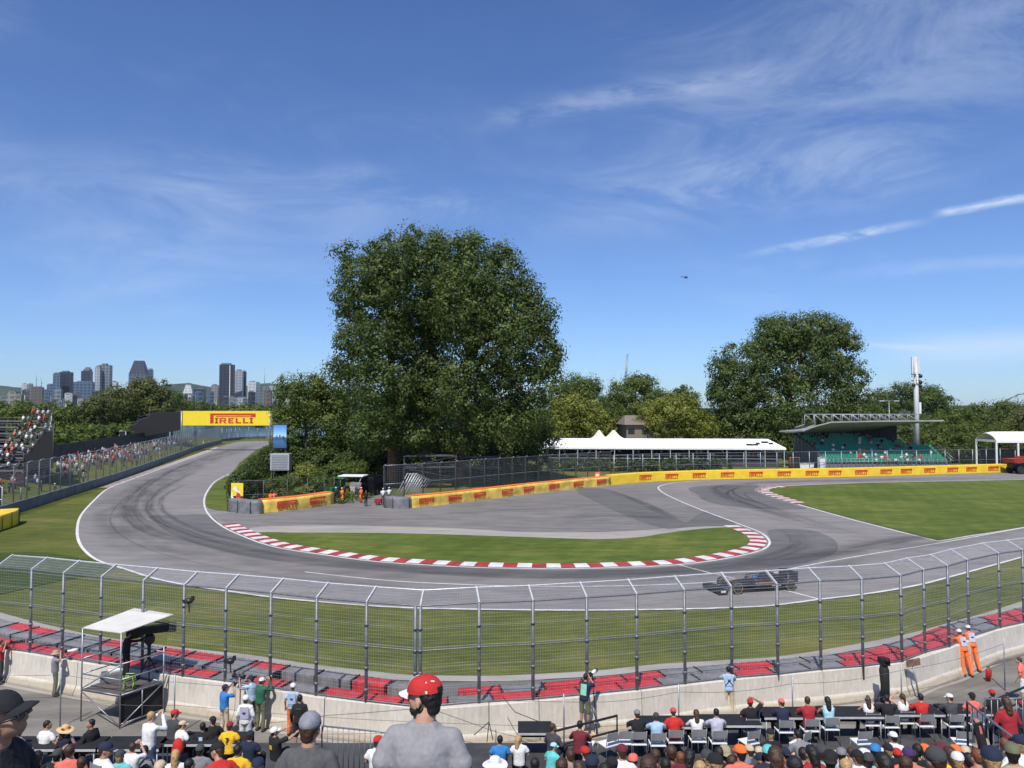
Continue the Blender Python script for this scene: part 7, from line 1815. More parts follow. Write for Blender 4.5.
for (x, y, D, sh, hair, hat, lab) in crowd:
    po = (SIT, Pose('sit', 'lap', 6, 18), Pose('sit', 'lap', 4, -22))[rk.randrange(3)]
    if 'bending' in lab: po = SITB
    person(x, y, 'spectator with '+lab if not lab.startswith(('grey tee', 'pink', 'black tee')) else 'spectator in a '+lab, po, D=D, face=rk.uniform(-10, 10), shirt=('tee', sh), pants=('long', rk.choice(['jeans', 'dgrey', 'khaki', 'black'])), hat=hat, hair=hair or ('hair_short', rk.choice(['brown', 'black', 'blond'])), sk=rk.choice([0, 0, 1, 1, 2, 4]),
           group='spectators seated in the bleachers at the bottom', s=rk.uniform(.95, 1.05))
# raised arm with a scarf
pr_ = Pose('sit', 'raise'); T = person(968, 752, 'spectator raising an arm that holds a black and red scarf', pr_, D=10.8, shirt=('long', 'black'), hair=('hair_short', 'black'), sk=1, group='spectators seated in the bleachers at the bottom')
bpy.context.view_layer.update(); w = T.matrix_world @ pr_.wr[0]
K = empty('scarf', w, 0, 'black scarf with a red stripe hanging from the raised hand', 'scarf'); bm = bmesh.new()
box(bm, (.04, -.02, -.28), (.13, .03, .78), Matrix.Rotation(-.2, 3, 'Y'), bevel=.01); finish('cloth', bm, M_black, K)
bm = bmesh.new(); box(bm, (.05, -.040, -.28), (.03, .012, .70), Matrix.Rotation(-.2, 3, 'Y')); finish('stripe', bm, cmat(PAL['coral']), K)

# ================================================================== THE THREE NEAR MEN
VX = 0.0085
pn = Pose('stand', 'down', 4, 66, 6, 0)
def capdetail(T, p):
    # white front panel, round opening with strap, small emblem and tricolour patch on the cap
    bm = bmesh.new(); n = 9
    for j in range(5):
        pass
    rows = []
    for j in range(7):
        a = .05+j/6*math.pi/2*0.86; r = math.cos(a)**0.75*1.012; z = 0.058+0.0895*math.sin(a)
        rows.append([bm.verts.new((.0885*r*math.cos(t), -.010+.1078*r*math.sin(t), z)) for t in np.linspace(R(58), R(122), n)])
    for a, b in zip(rows, rows[1:]):
        for i in range(n-1): bm.faces.new((a[i], a[i+1], b[i+1], b[i]))
    o = finish('cap_front', bm, cmat(PAL['white']), T, smooth=True); o.matrix_local = p.hm
    bm = bmesh.new(); sg = 1; pv = []
    for i in range(9):
        t = (i/8-0.5)*2; x = t*0.067; y0 = (.107*math.sqrt(max(0, 1-(x/.090)**2)))-.012; y1 = y0+(.065*(1-t*t)**0.5+0.005)
        pv.append([bm.verts.new((x, y0-.004, .0625)), bm.verts.new((x*1.02, (y0+y1)/2, .0600-.012*t*t)), bm.verts.new((x*1.02, y1, .0490-.020*t*t))])
    for a, b in zip(pv, pv[1:]):
        for i in range(2): bm.faces.new((a[i], b[i], b[i+1], a[i+1]))
    o = finish('peak_cover', bm, cmat(PAL['white']), T, smooth=True); o.matrix_local = p.hm
    def onsurf(th, a): 
        r = math.cos(a)**0.75*1.02; return Vector((.088*r*math.cos(th), -.010+.107*r*math.sin(th), .058+.0895*math.sin(a)))
    def patch(name, th0, th1, a0, a1, m, n=4):
        bm = bmesh.new(); rr = [[bm.verts.new(onsurf(th0+(th1-th0)*i/n, a0+(a1-a0)*j/n)) for i in range(n+1)] for j in range(n+1)]
        for a, b in zip(rr, rr[1:]):
            for i in range(n): bm.faces.new((a[i], a[i+1], b[i+1], b[i]))
        o = finish(name, bm, m, T, smooth=True); o.matrix_local = p.hm
    # left side of the back as seen: th about 225 degrees
    for k, c in enumerate(((0.02, .22, .07), PAL['white'], PAL['red'])): patch('flag_patch', R(206+k*5), R(211+k*5), .06, .22, cmat(c))
    patch('emblem', R(243), R(253), .72, .80, cmat(PAL['white'])); patch('emblem', R(236), R(246), .76, .84, cmat(PAL['white'])); patch('emblem', R(214), R(218), .70, .80, cmat(PAL['white']))
    # dark opening at the back
    patch('back_opening', R(252), R(286), .0, .34, mat('hair_black', HAIR['black'], .55, 0, .3, 40, .4, 90))
    patch('trim', R(126), R(130), .05, 1.3, cmat(PAL['white']))
T = person(424, 673, 'near man in a grey tee shirt and red cap with a white front', pn, D=4.25, face=-4, shirt=('tee', 'grey'), pants=('long', 'jeans'), hat=('cap', 'red'), hair=('hair_short', 'black'), sk=0, vox=VX, extra=capdetail, s=1.0)
sh_ = [c for c in T.children if c.name.startswith('shirt')][0]; sh_.material_slots[0].link = 'OBJECT'; sh_.material_slots[0].material = mat('heather_grey', (.26, .255, .265), .9, 0, .06, 40, .12, 300)
o = link('beard', head_item('beard'), T, mat('hair_black', HAIR['black'])); o.matrix_local = pn.hm
pg = Pose('stand', 'down', 4, -6, 4)
T = person(311, 711, 'near man in a charcoal tee shirt and plain grey cap seen from behind', pg, D=5.95, face=-4, shirt=('tee', 'dgrey'), pants=('long', 'black'), hat=('capback', 'grey'), hair=('hair_short', 'brown'), sk=0, vox=.010)
sh_ = [c for c in T.children if c.name.startswith('shirt')][0]; sh_.material_slots[0].link = 'OBJECT'; sh_.material_slots[0].material = mat('charcoal_cloth', (.085, .085, .09), .9, 0, .1, 30, .12, 300)
c_ = [c for c in T.children if c.name.startswith('cap')][0]; c_.data = head_item('beanie', True); c_.data.materials.append(cmat(PAL['lavender'])) if not c_.data.materials else None
c_.material_slots[0].link = 'OBJECT'; c_.material_slots[0].material = mat('grey_cap_cloth', (.24, .245, .28), .7, 0, .15, 20, .3, 90)
pl_ = Pose('sit', 'lap', 4, 0, -20)
T = person(-9, 691, 'near man in a black cap, sunglasses and black shirt at the left edge facing right', pl_, D=3.35, face=-82, shirt=('tee', 'black'), pants=('long', 'black'), hat=('cap', 'black'), hair=('hair_short', 'grey'), sk=1, vox=VX)
o = link('sunglasses', head_item('glasses'), T, M_blackp); o.matrix_local = pl_.hm

# ================================================================== SMALL FAR FIGURES
def far_mesh(kind):
    bm = bmesh.new(); z0 = -.42 if kind == 'sit' else 0
    tube(bm, [(0, 0, .90+z0), (0, 0, 1.1+z0), (0, 0, 1.38+z0), (0, 0, 1.48+z0)], [.16, .16, .20, .08], 7, 1)
    tube(bm, [(0, 0, 1.46+z0), (0, 0, 1.55+z0)], .055, 5, 0); ellips(bm, (0, .01, 1.63+z0), (.08, .10, .12), 0, 1); ellips(bm, (0, -.02, 1.68+z0), (.09, .105, .09), 3, 1)
    for s in (-1, 1):
        tube(bm, [(s*.2, 0, 1.42+z0), (s*.26, .02, 1.15+z0)], [.06, .05], 5, 1); tube(bm, [(s*.26, .02, 1.15+z0), (s*.2, .22, 1.0+z0)], [.04, .03], 5, 0)
        if kind == 'sit': tube(bm, [(s*.1, 0, .50), (s*.12, .44, .50), (s*.13, .42, .04)], [.095, .07, .05], 5, 2)
        else: tube(bm, [(s*.1, 0, .92), (s*.11, .02, .5), (s*.12, 0, .03)], [.095, .07, .05], 5, 2)
    me = bpy.data.meshes.new('figure'); bm.to_mesh(me); bm.free()
    for k in range(4): me.materials.append(skin(0))
    return me
FM = {k: far_mesh(k) for k in ('sit', 'stand')}
rf_ = random.Random(77)
CN = dict(red='red', white='white', navy='navy', black='black', lblue='light blue', grey='grey', coral='coral', yellow='yellow', cyan='pale cyan', dred='dark red', lavender='lilac', orange='orange', green='dark green')
FARN = [0]; MASS = []
def far_person(loc, kind, face, shirt, hat, place, group, pants='dgrey', s=1.0, label=None, mass=False):
    if mass: MASS.append((Vector(loc), kind, face, shirt, hat, pants, s)); return None
    FARN[0] += 1
    o = bpy.data.objects.new('person', FM[kind]); COL.objects.link(o); o.location = loc; o.rotation_euler = (0, 0, face); o.scale = (s, s, s)
    for k, m in enumerate((skin(rf_.choice((0, 0, 1, 2))), cmat(PAL[shirt]), cmat(PAL[pants]), cmat(PAL[hat]) if hat in PAL else mat('hair_brown', HAIR['brown']))):
        o.material_slots[k].link = 'OBJECT'; o.material_slots[k].material = m
    tag(o, label or ('%s spectator in %s with %s %s' % ('seated' if kind == 'sit' else 'standing', CN[shirt], {'red': 'a red cap', 'white': 'a white cap', 'black': 'a black cap', 'brown_': 'bare head'}[hat], place)), 'person', group)
    return o
cols = ['red', 'white', 'white', 'navy', 'black', 'black', 'lblue', 'grey', 'coral', 'dred', 'lavender', 'white', 'cyan']
def rcol(): return rf_.choice(cols)
def rhat(): return rf_.choice(['red', 'white', 'black', 'brown_', 'brown_', 'black'])
# green stand
n_ = 0
for k, (y, z, x0, x1) in enumerate(GSR):
    x = x0+0.6
    while x < x1-0.6:
        dens = (.16, .30, .36, .34, .30, .22, .22, .30, .30, .30, .26, .2, .15)[k]
        if 0.35 < (x-x0)/(x1-x0) < .75 and k < 5: dens *= 1.35
        if rf_.random() < dens*0.62:
            far_person((gs_t.location.x+x, Dq+y+.30, z-.06), 'sit', math.pi+rf_.uniform(-.3, .3), rcol() if k < 8 else rf_.choice(['black', 'navy', 'grey', 'white']), rhat(), 'in the green stand', 'spectators in the green stand', mass=(k > 4))
        x += .52*1.35
# marquee
mqR = mq.matrix_basis.copy()
for k in range(3):
    for i in range(40):
        if rf_.random() < .72:
            v = mqR @ Vector((-21+i*1.05+rf_.uniform(-.4, .4)+0.5, 1.7+2.0*k, 1.0+.9*k-.0))
            far_person(v, 'stand' if rf_.random() < .3 else 'sit', math.pi+rf_.uniform(-.6, .6), rf_.choice(['navy', 'white', 'white', 'lblue', 'coral', 'lavender', 'grey', 'navy']), rhat(), 'under the long marquee', 'spectators under the long marquee', mass=True)
# ------------------------------------------------------------------ the left bank
def on_bank(i, d):
    p = lwall[i]; s = side(lwall, i); return Vector((p.x+s.x*d, p.y+s.y*d, emb_z(d)))
cnt = 0
for i in range(9, len(lwall)-4):
    for d in (6.2, 7.4, 8.6, 9.8, 11, 12.2):
        for sub in (0, 1):
            if rf_.random() < (.62 if i < 40 else .35):
                v = on_bank(i, d+rf_.uniform(-.6, .6))+Vector((rf_.uniform(-1, 1), rf_.uniform(-1.4, 1.4), 0))
                t_ = math.atan2(side(lwall, i).y, side(lwall, i).x)+math.pi-math.pi/2
                far_person(v-Vector((0, 0, .2 if True else 0)), 'stand' if rf_.random() < .75 else 'sit', t_+rf_.uniform(-.5, .5), rcol(), rhat(), 'on the grass bank', 'spectators on the grass bank', s=rf_.uniform(.9, 1.05), mass=(cnt % 4 != 0 or cnt > 250)); cnt += 1
# low dark hoarding behind the bank crowd
bm = bmesh.new(); pth = [on_bank(i, 15.0) for i in range(14, len(lwall)-2)]
for p in pth: p.z = 0
fabric_wall(bm, pth, 4.0, .15, 0.5, 0); T = empty('hoarding', pth[0], 0, 'long dark hoarding behind the standing spectators on the left bank', 'hoarding'); child(finish('panel', bm, mat('hoarding_dark', (.035, .037, .042), .7, 0, .4, .6)), T)
# black sided stands
def black_stand(label, prof_px, D, dep, rot=0.0):
    pts = [P(x, y, D) for x, y in prof_px]; c = pts[0]; T = empty('grandstand', (c.x, D, 0), 0, label, 'grandstand')
    bm = bmesh.new(); fr = [bm.verts.new((p.x-c.x, 0, p.z)) for p in pts]; bk = [bm.verts.new((p.x-c.x+dep*c.x/D, dep, p.z)) for p in pts]
    bm.faces.new(fr); bm.faces.new(bk[::-1]); n = len(pts)
    for k in range(n): bm.faces.new((fr[k], bk[k], bk[(k+1) % n], fr[(k+1) % n]))
    finish('side_screen', bm, M_black, T)
    bm = bmesh.new()
    for a, b in zip(pts, pts[1:]):
        for off_ in (0,): tube(bm, [(a.x-c.x, -.08, a.z+.9), (b.x-c.x, -.08, b.z+.9)], .05, 5); tube(bm, [(a.x-c.x, -.08, a.z-.2), (a.x-c.x, -.08, a.z+.9)], .05, 5)
    finish('guard_rail', bm, M_darkwire, T)
    return T
black_stand('big black sided grandstand stepping up beside the yellow gantry', [(118, 441), (118, 434), (128, 430), (128, 427), (138, 424), (138, 420.5), (150, 417), (150, 413.5), (160, 412.5), (180.5, 412.0), (180.5, 430)], 205, 14)
for (x0, x1, y0, y1, l) in ((104.5, 116, 437.5, 444, 'small black box hide left of the big black stand'), (115, 128, 431.5, 441, 'taller black box hide against the big black stand')):
    a = P(x0, y0, 190); b = P(x1, y0, 190); T = empty('camera_hide', (a.x, 190, 1.5), 0, l, 'hide'); bm = bmesh.new(); w = b.x-a.x; box(bm, (w/2, 0, (a.z-1.5)/2), (w, 2, a.z-1.5)); finish('box', bm, M_black, T)
    bm = bmesh.new()
    for xx in (0, w/2, w): tube(bm, [(xx, -1.05, 0), (xx, -1.05, a.z-1.4)], .12, 5)
    tube(bm, [(0, -1.05, a.z-1.4), (w, -1.05, a.z-1.4)], .12, 5); finish('frame', bm, M_galv, T)
T = black_stand('black sided temporary stand with grey rows at the left edge', [(24, 470), (24, 459), (32, 449), (39, 440), (45, 431.5), (53.5, 431.5), (53.5, 468)], 100, 5)
# rows of the left stand: grey treads rising to the left of its black side
T = empty('bleachers', (P(12, 470, 101).x, 101, 0), 0, 'grey temporary bleachers full of spectators at the far left edge', 'bleachers')
ox = T.location.x; rows_ = []
for k in range(9):
    zz = P(10, 470-k*6.2, 101+k*.9).z; bm = bmesh.new()
    xa = P(-60, 440, 101).x-ox; xb = P(44-k*3.2, 440, 101).x-ox
    box(bm, ((xa+xb)/2, k*.9, zz-.1), (xb-xa, .9, .2)); box(bm, ((xa+xb)/2, k*.9+.3, zz+.4), (xb-xa, .3, .06)); finish('tier', bm, mat('bleacher_grey', (.13, .135, .14), .7, 0, .2, 1), T); rows_.append((k, zz, xa, xb))
bm = bmesh.new(); box(bm, (P(-34, 440, 110).x-ox, 8.6, rows_[-1][1]/2), (12, .1, rows_[-1][1]+1)); finish('back_screen', bm, M_black, T); bm = bmesh.new(); box(bm, ((rows_[0][2]+rows_[0][3])/2, -.5, 1.2), (rows_[0][3]-rows_[0][2], .08, 2.2)); finish('front_screen', bm, M_black, T)
bm = bmesh.new()
for k, zz, xa, xb in rows_:
    tube(bm, [(xb, k*.9, 0), (xb, k*.9, zz+1.1)], .05, 5)
    if k: tube(bm, [(xb, k*.9, zz+1.1), (rows_[k-1][3], (k-1)*.9, rows_[k-1][1]+1.1)], .05, 5)
finish('guard_rail', bm, M_galv, T)
for k, zz, xa, xb in rows_:
    x = P(-8, 440, 101).x-ox
    while x < xb-.4:
        if rf_.random() < .74: far_person((ox+x, 101+k*.9+.1, zz), 'stand' if k > 6 or rf_.random() < .15 else 'sit', math.pi*.75+rf_.uniform(-.4, .4), rf_.choice(['red', 'white', 'white', 'grey', 'black', 'navy', 'lblue', 'lavender', 'black', 'coral']), rhat(), 'in the bleachers at the left edge', 'spectators in the left bleachers')
        x += .75
# track marshals and figures along the left fence
for (x, y, sh, pn_, ht, l) in ((60, 497, 'dgrey', 'orange', 'white', 'marshal in a white helmet and orange trousers leaning on the grey wall at the left'), (46, 493, 'navy', 'navy', 'black', 'dark clothed figure standing on the grass behind the left fence'), (88, 484, 'grey', 'navy', 'white', 'marshal in a white cap crouching behind the left fence'),
        (141, 467, 'navy', 'navy', 'black', 'dark clothed figure by the left fence, the nearer of two'), (154, 462, 'black', 'black', 'black', 'dark clothed figure by the left fence, the farther of two'), (163, 459, 'orange', 'orange', 'white', 'orange clothed marshal behind the left fence near the gantry'),
        (206, 446, 'white', 'white', 'white', 'white clothed person near the foot of the gantry'), (211, 445, 'white', 'navy', 'black', 'person in a white shirt beside the one in all white near the gantry')):
    q = G(x, y+1, .15); q2 = q+Vector((-1.0, 0.6, 0)); far_person(Vector((q2.x, q2.y, .1)), 'stand', -1.2, sh, ht, '', 'people behind the left fence', pn_, 1.0, l)
# scoreboard panel and white frame at the far left
q = G(25, 503, 0); T = empty('display_board', (q.x-1, q.y+.6, 0), R(-25), 'dark information board on a post behind the left fence', 'sign')
bm = bmesh.new(); box(bm, (0, 0, 2.6), (1.5, .14, 1.3), bevel=.03); finish('board', bm, mat('board_dark', (.06, .035, .035), .4), T); bm = bmesh.new(); box(bm, (0, .02, 2.6), (1.7, .12, 1.5)); finish('frame', bm, M_blackp, T); bm = bmesh.new(); tube(bm, [(0, .1, 0), (0, .1, 2)], .08, 6); finish('post', bm, M_galv, T)
q = G(6, 514, 0); T = empty('pipe_frame', (q.x-1, q.y, 0), R(-20), 'white pipe frame behind the fence at the left edge', 'frame')
bm = bmesh.new(); tube(bm, [(-.7, 0, 0), (-.7, 0, 2.8), (.8, 0, 2.8), (.8, 0, 0)], .06, 6); tube(bm, [(-.7, 0, 1.5), (.8, 0, 1.5)], .05, 6); finish('frame', bm, M_white, T)
bm = bmesh.new(); box(bm, (.05, .05, 1.3), (1.35, .03, 2.5)); finish('screen', bm, M_black, T)
# ------------------------------------------------------------------ service road gap: marshals, van, tractor, cart
def fp(x, y, sh, pn_, ht, l, kind='stand', f=0.0): 
    q = G(x, y, 0); return far_person(q, kind, f, sh, ht, '', 'officials in the service road gap', pn_, 1.04, l)
fp(342, 503.5, 'orange', 'orange', 'orange' if False else 'white', 'marshal in orange overalls standing at the end of the short yellow barrier', f=-.8)
fp(361, 503, 'orange', 'orange', 'white', 'marshal in orange overalls in the gap beside the man in black', f=1.0)
fp(366, 506.5, 'black', 'black', 'black', 'man in black clothes standing in the gap', f=.8)
fp(336, 503, 'navy', 'navy', 'white', 'marshal in navy with a white helmet beside the orange one', f=-.5)
fp(383, 504, 'white', 'dgrey', 'white', 'person in white behind the grey tarpaulin barrier, nearer the van', f=.3)
fp(389, 503, 'white', 'navy', 'white', 'person in white behind the grey tarpaulin barrier, nearer the fence', f=.5)
fp(258, 508, 'navy', 'dred', 'black', 'person in navy behind the left end of the short yellow barrier', f=.5)
fp(270.5, 508, 'orange', 'orange', 'orange' if False else 'red', 'marshal in orange behind the short yellow barrier', f=-.4)
fp(274, 507.5, 'coral', 'orange', 'red', 'second marshal in orange behind the short yellow barrier', f=.4)
fp(600, 480.5, 'orange', 'orange', 'red', 'marshal in orange in front of the mesh fence left of the flat barrier', f=3.0) if False else None
q = G(371, 494, 0); T = empty('van', (q.x+.6, 96, 0), R(75), 'black van parked under the trees at the start of the mesh fence', 'van')
bm = bmesh.new(); pv = [(-2.6, .35), (2.45, .35), (2.6, .7), (2.55, 1.15), (1.9, 1.35), (1.2, 2.15), (.9, 2.3), (-2.5, 2.3), (-2.65, 2.1)]
for s_ in (0,):
    a_ = [bm.verts.new((x, -.95+(.12 if z > 1.4 else 0), z)) for x, z in pv]; b_ = [bm.verts.new((x, .95-(.12 if z > 1.4 else 0), z)) for x, z in pv]
    bm.faces.new(a_); bm.faces.new(b_[::-1])
    for k in range(len(pv)): bm.faces.new((a_[k], b_[k], b_[(k+1) % len(pv)], a_[(k+1) % len(pv)]))
bmesh.ops.bevel(bm, geom=list(bm.edges), offset=.06, segments=2, affect='EDGES'); finish('body', bm, mat('black_paint', (.012, .012, .014), .18, .2, .1, 3), T)
M_glass = mat('dark_glass', (.02, .024, .03), .06, 0, .05)
bm = bmesh.new(); box(bm, (1.60, 0, 1.78), (.03, 1.45, .78), Matrix.Rotation(-.72, 3, 'Y')); finish('windscreen', bm, M_glass, T)
for s_ in (-1, 1):
    bm = bmesh.new(); box(bm, (-.6, s_*.905, 1.78), (3.4, .03, .55), Matrix.Rotation(s_*.13, 3, 'X')); finish('side_window', bm, M_glass, T)
    bm = bmesh.new(); box(bm, (2.60, s_*.68, .92), (.06, .35, .16), bevel=.02); finish('headlight', bm, M_white, T)
for x in (-1.7, 1.6):
    for y in (-.85, .85): wheel(T, (x, y, .36), .36, .24)
# tractor
q = G(337, 500, 0); T = empty('tractor', (P(337, 495, 90).x, 90, 0), R(-110), 'green tractor parked behind the marshals in the gap', 'tractor'); M_jg = mat('tractor_green', (.02, .16, .035), .4, 0, .1)
bm = bmesh.new(); box(bm, (.9, 0, 1.15), (1.7, .75, .75), bevel=.12); box(bm, (-.4, 0, .8), (1.4, .8, .5), bevel=.05); finish('bonnet', bm, M_jg, T)
bm = bmesh.new()
for x in (-1.0, .05):
    for y in (-.55, .55): tube(bm, [(x, y, 1.0), (x*.9, y*.9, 2.5)], .05, 6)
box(bm, (-.47, 0, 2.53), (1.35, 1.2, .1), bevel=.03); finish('cab_frame', bm, M_jg, T)
bm = bmesh.new(); box(bm, (-.45, 0, 1.75), (.95, 1.0, 1.3)); finish('cab_glass', bm, M_glass, T)
for y in (-.75, .75): wheel(T, (-.75, y, .8), .8, .42, rim=mat('rim_yellow', (.6, .4, .02), .5)); wheel(T, (1.35, y*.9, .5), .5, .3, rim=mat('rim_yellow', (.6, .4, .02), .5))
q = P(353, 490, 93); T = empty('utility_cart', (q.x, 93, 0), R(85), 'open utility cart with a white roof between the tractor and the van', 'cart')
bm = bmesh.new(); box(bm, (0, 0, .55), (2.3, 1.15, .5), bevel=.08); box(bm, (-.6, 0, 1.0), (.9, 1.1, .45), bevel=.06); finish('body', bm, mat('cart_beige', (.4, .38, .33), .5), T)
bm = bmesh.new(); box(bm, (0, 0, 2.55), (2.4, 3.2, .12), bevel=.04); finish('roof', bm, M_white, T)
bm = bmesh.new()
for x in (-1, .9):
    for y in (-1.4, 1.4): tube(bm, [(x, y*.4, .7), (x, y, 2.5)], .03, 5)
finish('roof_post', bm, M_galv_light, T)
for x in (-.8, .8):
    for y in (-.5, .5): wheel(T, (x, y, .28), .28, .18)
q = G(378, 505, 0); T = empty('red_pump', (q.x, q.y, 0), 0, 'small red wheeled pump unit beside the grey tarpaulin barrier', 'pump'); bm = bmesh.new(); box(bm, (0, 0, .45), (.75, .5, .5), bevel=.05); tube(bm, [(.3, 0, .6), (.6, 0, 1.0)], .03, 5); finish('housing', bm, cmat(PAL['dred']), T)
for y in (-.3, .3): wheel(T, (0, y, .18), .18, .1)
# coloured advertising board at the hedge
q = G(237, 509, 0); z1 = P(237, 483, q.y).z; T = empty('advert_board', (q.x, q.y, 0), R(-12), 'yellow, white and red advertising board standing at the foot of the hedge', 'sign')
bm = bmesh.new(); box(bm, (0, 0, z1/2+.7), (1.45, .06, z1-1.4), bevel=.01); finish('panel', bm, M_yellow_sign, T)
bm = bmesh.new(); v = [bm.verts.new(p_) for p_ in ((-.72, -.04, .75), (-.2, -.04, .75), (-.72, -.04, 1.9))]; bm.faces.new(v); v = [bm.verts.new(p_) for p_ in ((-.5, -.045, 2.1), (.45, -.045, 1.6), (.3, -.045, 1.9), (-.3, -.045, 2.5))]; bm.faces.new(v); o = finish('white_design', bm, M_white, T)
bm = bmesh.new(); v = [bm.verts.new(p_) for p_ in ((.0, -.04, .8), (.5, -.04, 1.3), (.1, -.04, 2.3), (-.1, -.04, 1.4))]; bm.faces.new(v); finish('red_design', bm, M_redprint, T)
bm = bmesh.new()
for x in (-.6, .6): tube(bm, [(x, .05, 0), (x, .05, z1)], .04, 6)
finish('post', bm, M_galv, T)
# scaffold towers under the trees
M_shadesteel = mat('shaded_steel', (.10, .105, .115), .6, .3)  # scaffold steel darkened in its colour to stand for the tree shade
def scaffold(label, px, D, w, d, h, levels):
    q = P(px, 490, D); T = empty('scaffold_tower', (q.x, D, 0), .1, label, 'scaffold'); bm = bmesh.new()
    for x in (-w/2, w/2):
        for y in (0, d): tube(bm, [(x, y, 0), (x, y, h)], .04, 6)
    finish('upright', bm, M_shadesteel, T); bm = bmesh.new()
    for l in range(1, levels+1):
        z = h*l/levels
        for y in (0, d): tube(bm, [(-w/2, y, z-.2), (w/2, y, z-.2)], .03, 5)
        for x in (-w/2, w/2): tube(bm, [(x, 0, z-.2), (x, d, z-.2)], .03, 5)
        s_ = 1 if l % 2 else -1; tube(bm, [(-s_*w/2, 0, z-h/levels), (s_*w/2, 0, z-.2)], .03, 5)
    finish('ledger', bm, M_shadesteel, T); bm = bmesh.new()
    for l in (levels-1, levels): box(bm, (0, d/2, h*l/levels-.1), (w*.95, d*.9, .08))
    finish('deck', bm, mat('deck_alu', (.09, .09, .095), .6), T)
scaffold('tall scaffold tower between the red brown trunk and the middle cottonwood', 412, 107, 4.2, 2, 10.5, 5)
scaffold('wide scaffold tower between the middle and right cottonwood trunks', 443, 108, 4.6, 2, 10.0, 5)
scaffold('low scaffold platform behind the mesh fence below the trees', 430, 101, 7.0, 2.5, 4.6, 3)
scaffold('low scaffold platform right of the cottonwood trunks', 478, 104, 6.0, 2.5, 4.2, 3)
q = G(403, 499, 0); T = empty('barrier_stack', (q.x, q.y+.8, 0), .1, 'stack of silver crowd barriers leaning behind the crumpled yellow barrier', 'barriers')
for k in range(4):
    bm = bmesh.new(); x = k*.35
    tube(bm, [(x-1, 0, .2), (x+.4, 0, 3.0), (x+2.2, .2, 2.2), (x+.8, .2, .1)], .05, 5)
    for j in range(6): tube(bm, [Vector((x-1, 0, .2)).lerp(Vector((x+.8, .2, .1)), (j+1)/7), Vector((x+.4, 0, 3)).lerp(Vector((x+2.2, .2, 2.2)), (j+1)/7)], .018, 4)
    finish('barrier_panel', bm, M_galv_light, T)
# vendor gear near the green stand
for (x, w_, h_, m_, l) in ((794, 1.6, 2.6, M_blackp, 'orange framed black doorway between the marquee and the green stand'), (806, 2.4, 1.6, M_white, 'white table of goods between the marquee and the green stand'), (822, 1.2, 2.6, M_white, 'white upright cabinet at the corner of the green stand')):
    q = P(x, 470, 128); T = empty('service_unit', (q.x, 128, 0), 0, l, 'cabinet'); bm = bmesh.new(); box(bm, (0, 0, h_/2), (w_, .8, h_), bevel=.05); finish('housing', bm, m_, T)
    bm = bmesh.new(); tube(bm, [(-w_/2, -.45, 0), (-w_/2, -.45, h_), (w_/2, -.45, h_), (w_/2, -.45, 0)], .07, 5); finish('frame', bm, M_orange if 'orange' in l else M_galv_light, T)
q = P(597, 480, 113); T = empty('marshal_post', (q.x, 113, 0), 0, 'small orange and white marshal post behind the end of the crumpled barrier', 'post'); bm = bmesh.new(); box(bm, (0, 0, 1.2), (1.6, .9, 2.4), bevel=.05); finish('hut', bm, M_orange, T); bm = bmesh.new(); box(bm, (0, -.47, 1.5), (1.0, .05, .9)); finish('window', bm, M_white, T); T.scale = (.55, .55, .55)
# the remaining far spectators, merged into one crowd
def crowd_mass():
    ms = []; idx = {}
    def mi(m):
        if m.name not in idx: idx[m.name] = len(ms); ms.append(m)
        return idx[m.name]
    V = []; Fc = []; MI = []; n0 = 0; base = {}
    for k, me in FM.items():
        co = np.empty(len(me.vertices)*3); me.vertices.foreach_get('co', co); base[k] = (co.reshape(-1, 3), [tuple(p.vertices) for p in me.polygons], [p.material_index for p in me.polygons])
    for loc, kind, face, shirt, hat, pants, s in MASS:
        co, fs, mis = base[kind]; c, sn = math.cos(face), math.sin(face); Rm = np.array([[c, -sn, 0], [sn, c, 0], [0, 0, 1]])*s
        V.append(co @ Rm.T+np.array(loc)); slots = (mi(skin(rf_.choice((0, 1, 2)))), mi(cmat(PAL[shirt])), mi(cmat(PAL[pants])), mi(cmat(PAL[hat]) if hat in PAL else mat('hair_brown', HAIR['brown'])))
        Fc += [tuple(v+n0 for v in f) for f in fs]; MI += [slots[m] for m in mis]; n0 += len(co)
    me = bpy.data.meshes.new('far_crowd'); me.from_pydata(np.concatenate(V).tolist(), [], Fc); me.polygons.foreach_set('material_index', MI); me.update()
    o = link('far_crowd', me, None, ms); tag(o, 'farthest spectators under the marquee, in the upper green stand and along the left bank', 'crowd', kind='stuff')
crowd_mass()
# ================================================================== RACING CAR
q = G(756, 589, 0); T = empty('racing_car', (q.x, q.y, 0.015), R(180+14), 'black open wheel racing car with copper details running left through the hairpin', 'racing car')
M_cb = mat('car_black', (.014, .014, .016), .25, .3, .1, 3); M_carb = mat('carbon', (.03, .03, .033), .4, .2, .15, 20); M_cop = mat('car_copper', (.45, .17, .07), .3, .4, .1, 3); M_cw_ = mat('car_white', (.7, .7, .7), .35)
def loft(bm, secs, n=10, mi=0):
    rg = []
    for (x, w_, z0, z1) in secs:
        rg.append([bm.verts.new((x, w_*math.copysign(abs(math.cos(2*math.pi*k/n+math.pi/n))**.6, math.cos(2*math.pi*k/n+math.pi/n)), (z0+z1)/2+(z1-z0)/2*math.copysign(abs(math.sin(2*math.pi*k/n+math.pi/n))**.7, math.sin(2*math.pi*k/n+math.pi/n)))) for k in range(n)])
    for a, b in zip(rg, rg[1:]):
        for k in range(n): f = bm.faces.new((a[k], a[(k+1) % n], b[(k+1) % n], b[k])); f.smooth = True; f.material_index = mi
    bm.faces.new(rg[0][::-1]); bm.faces.new(rg[-1])
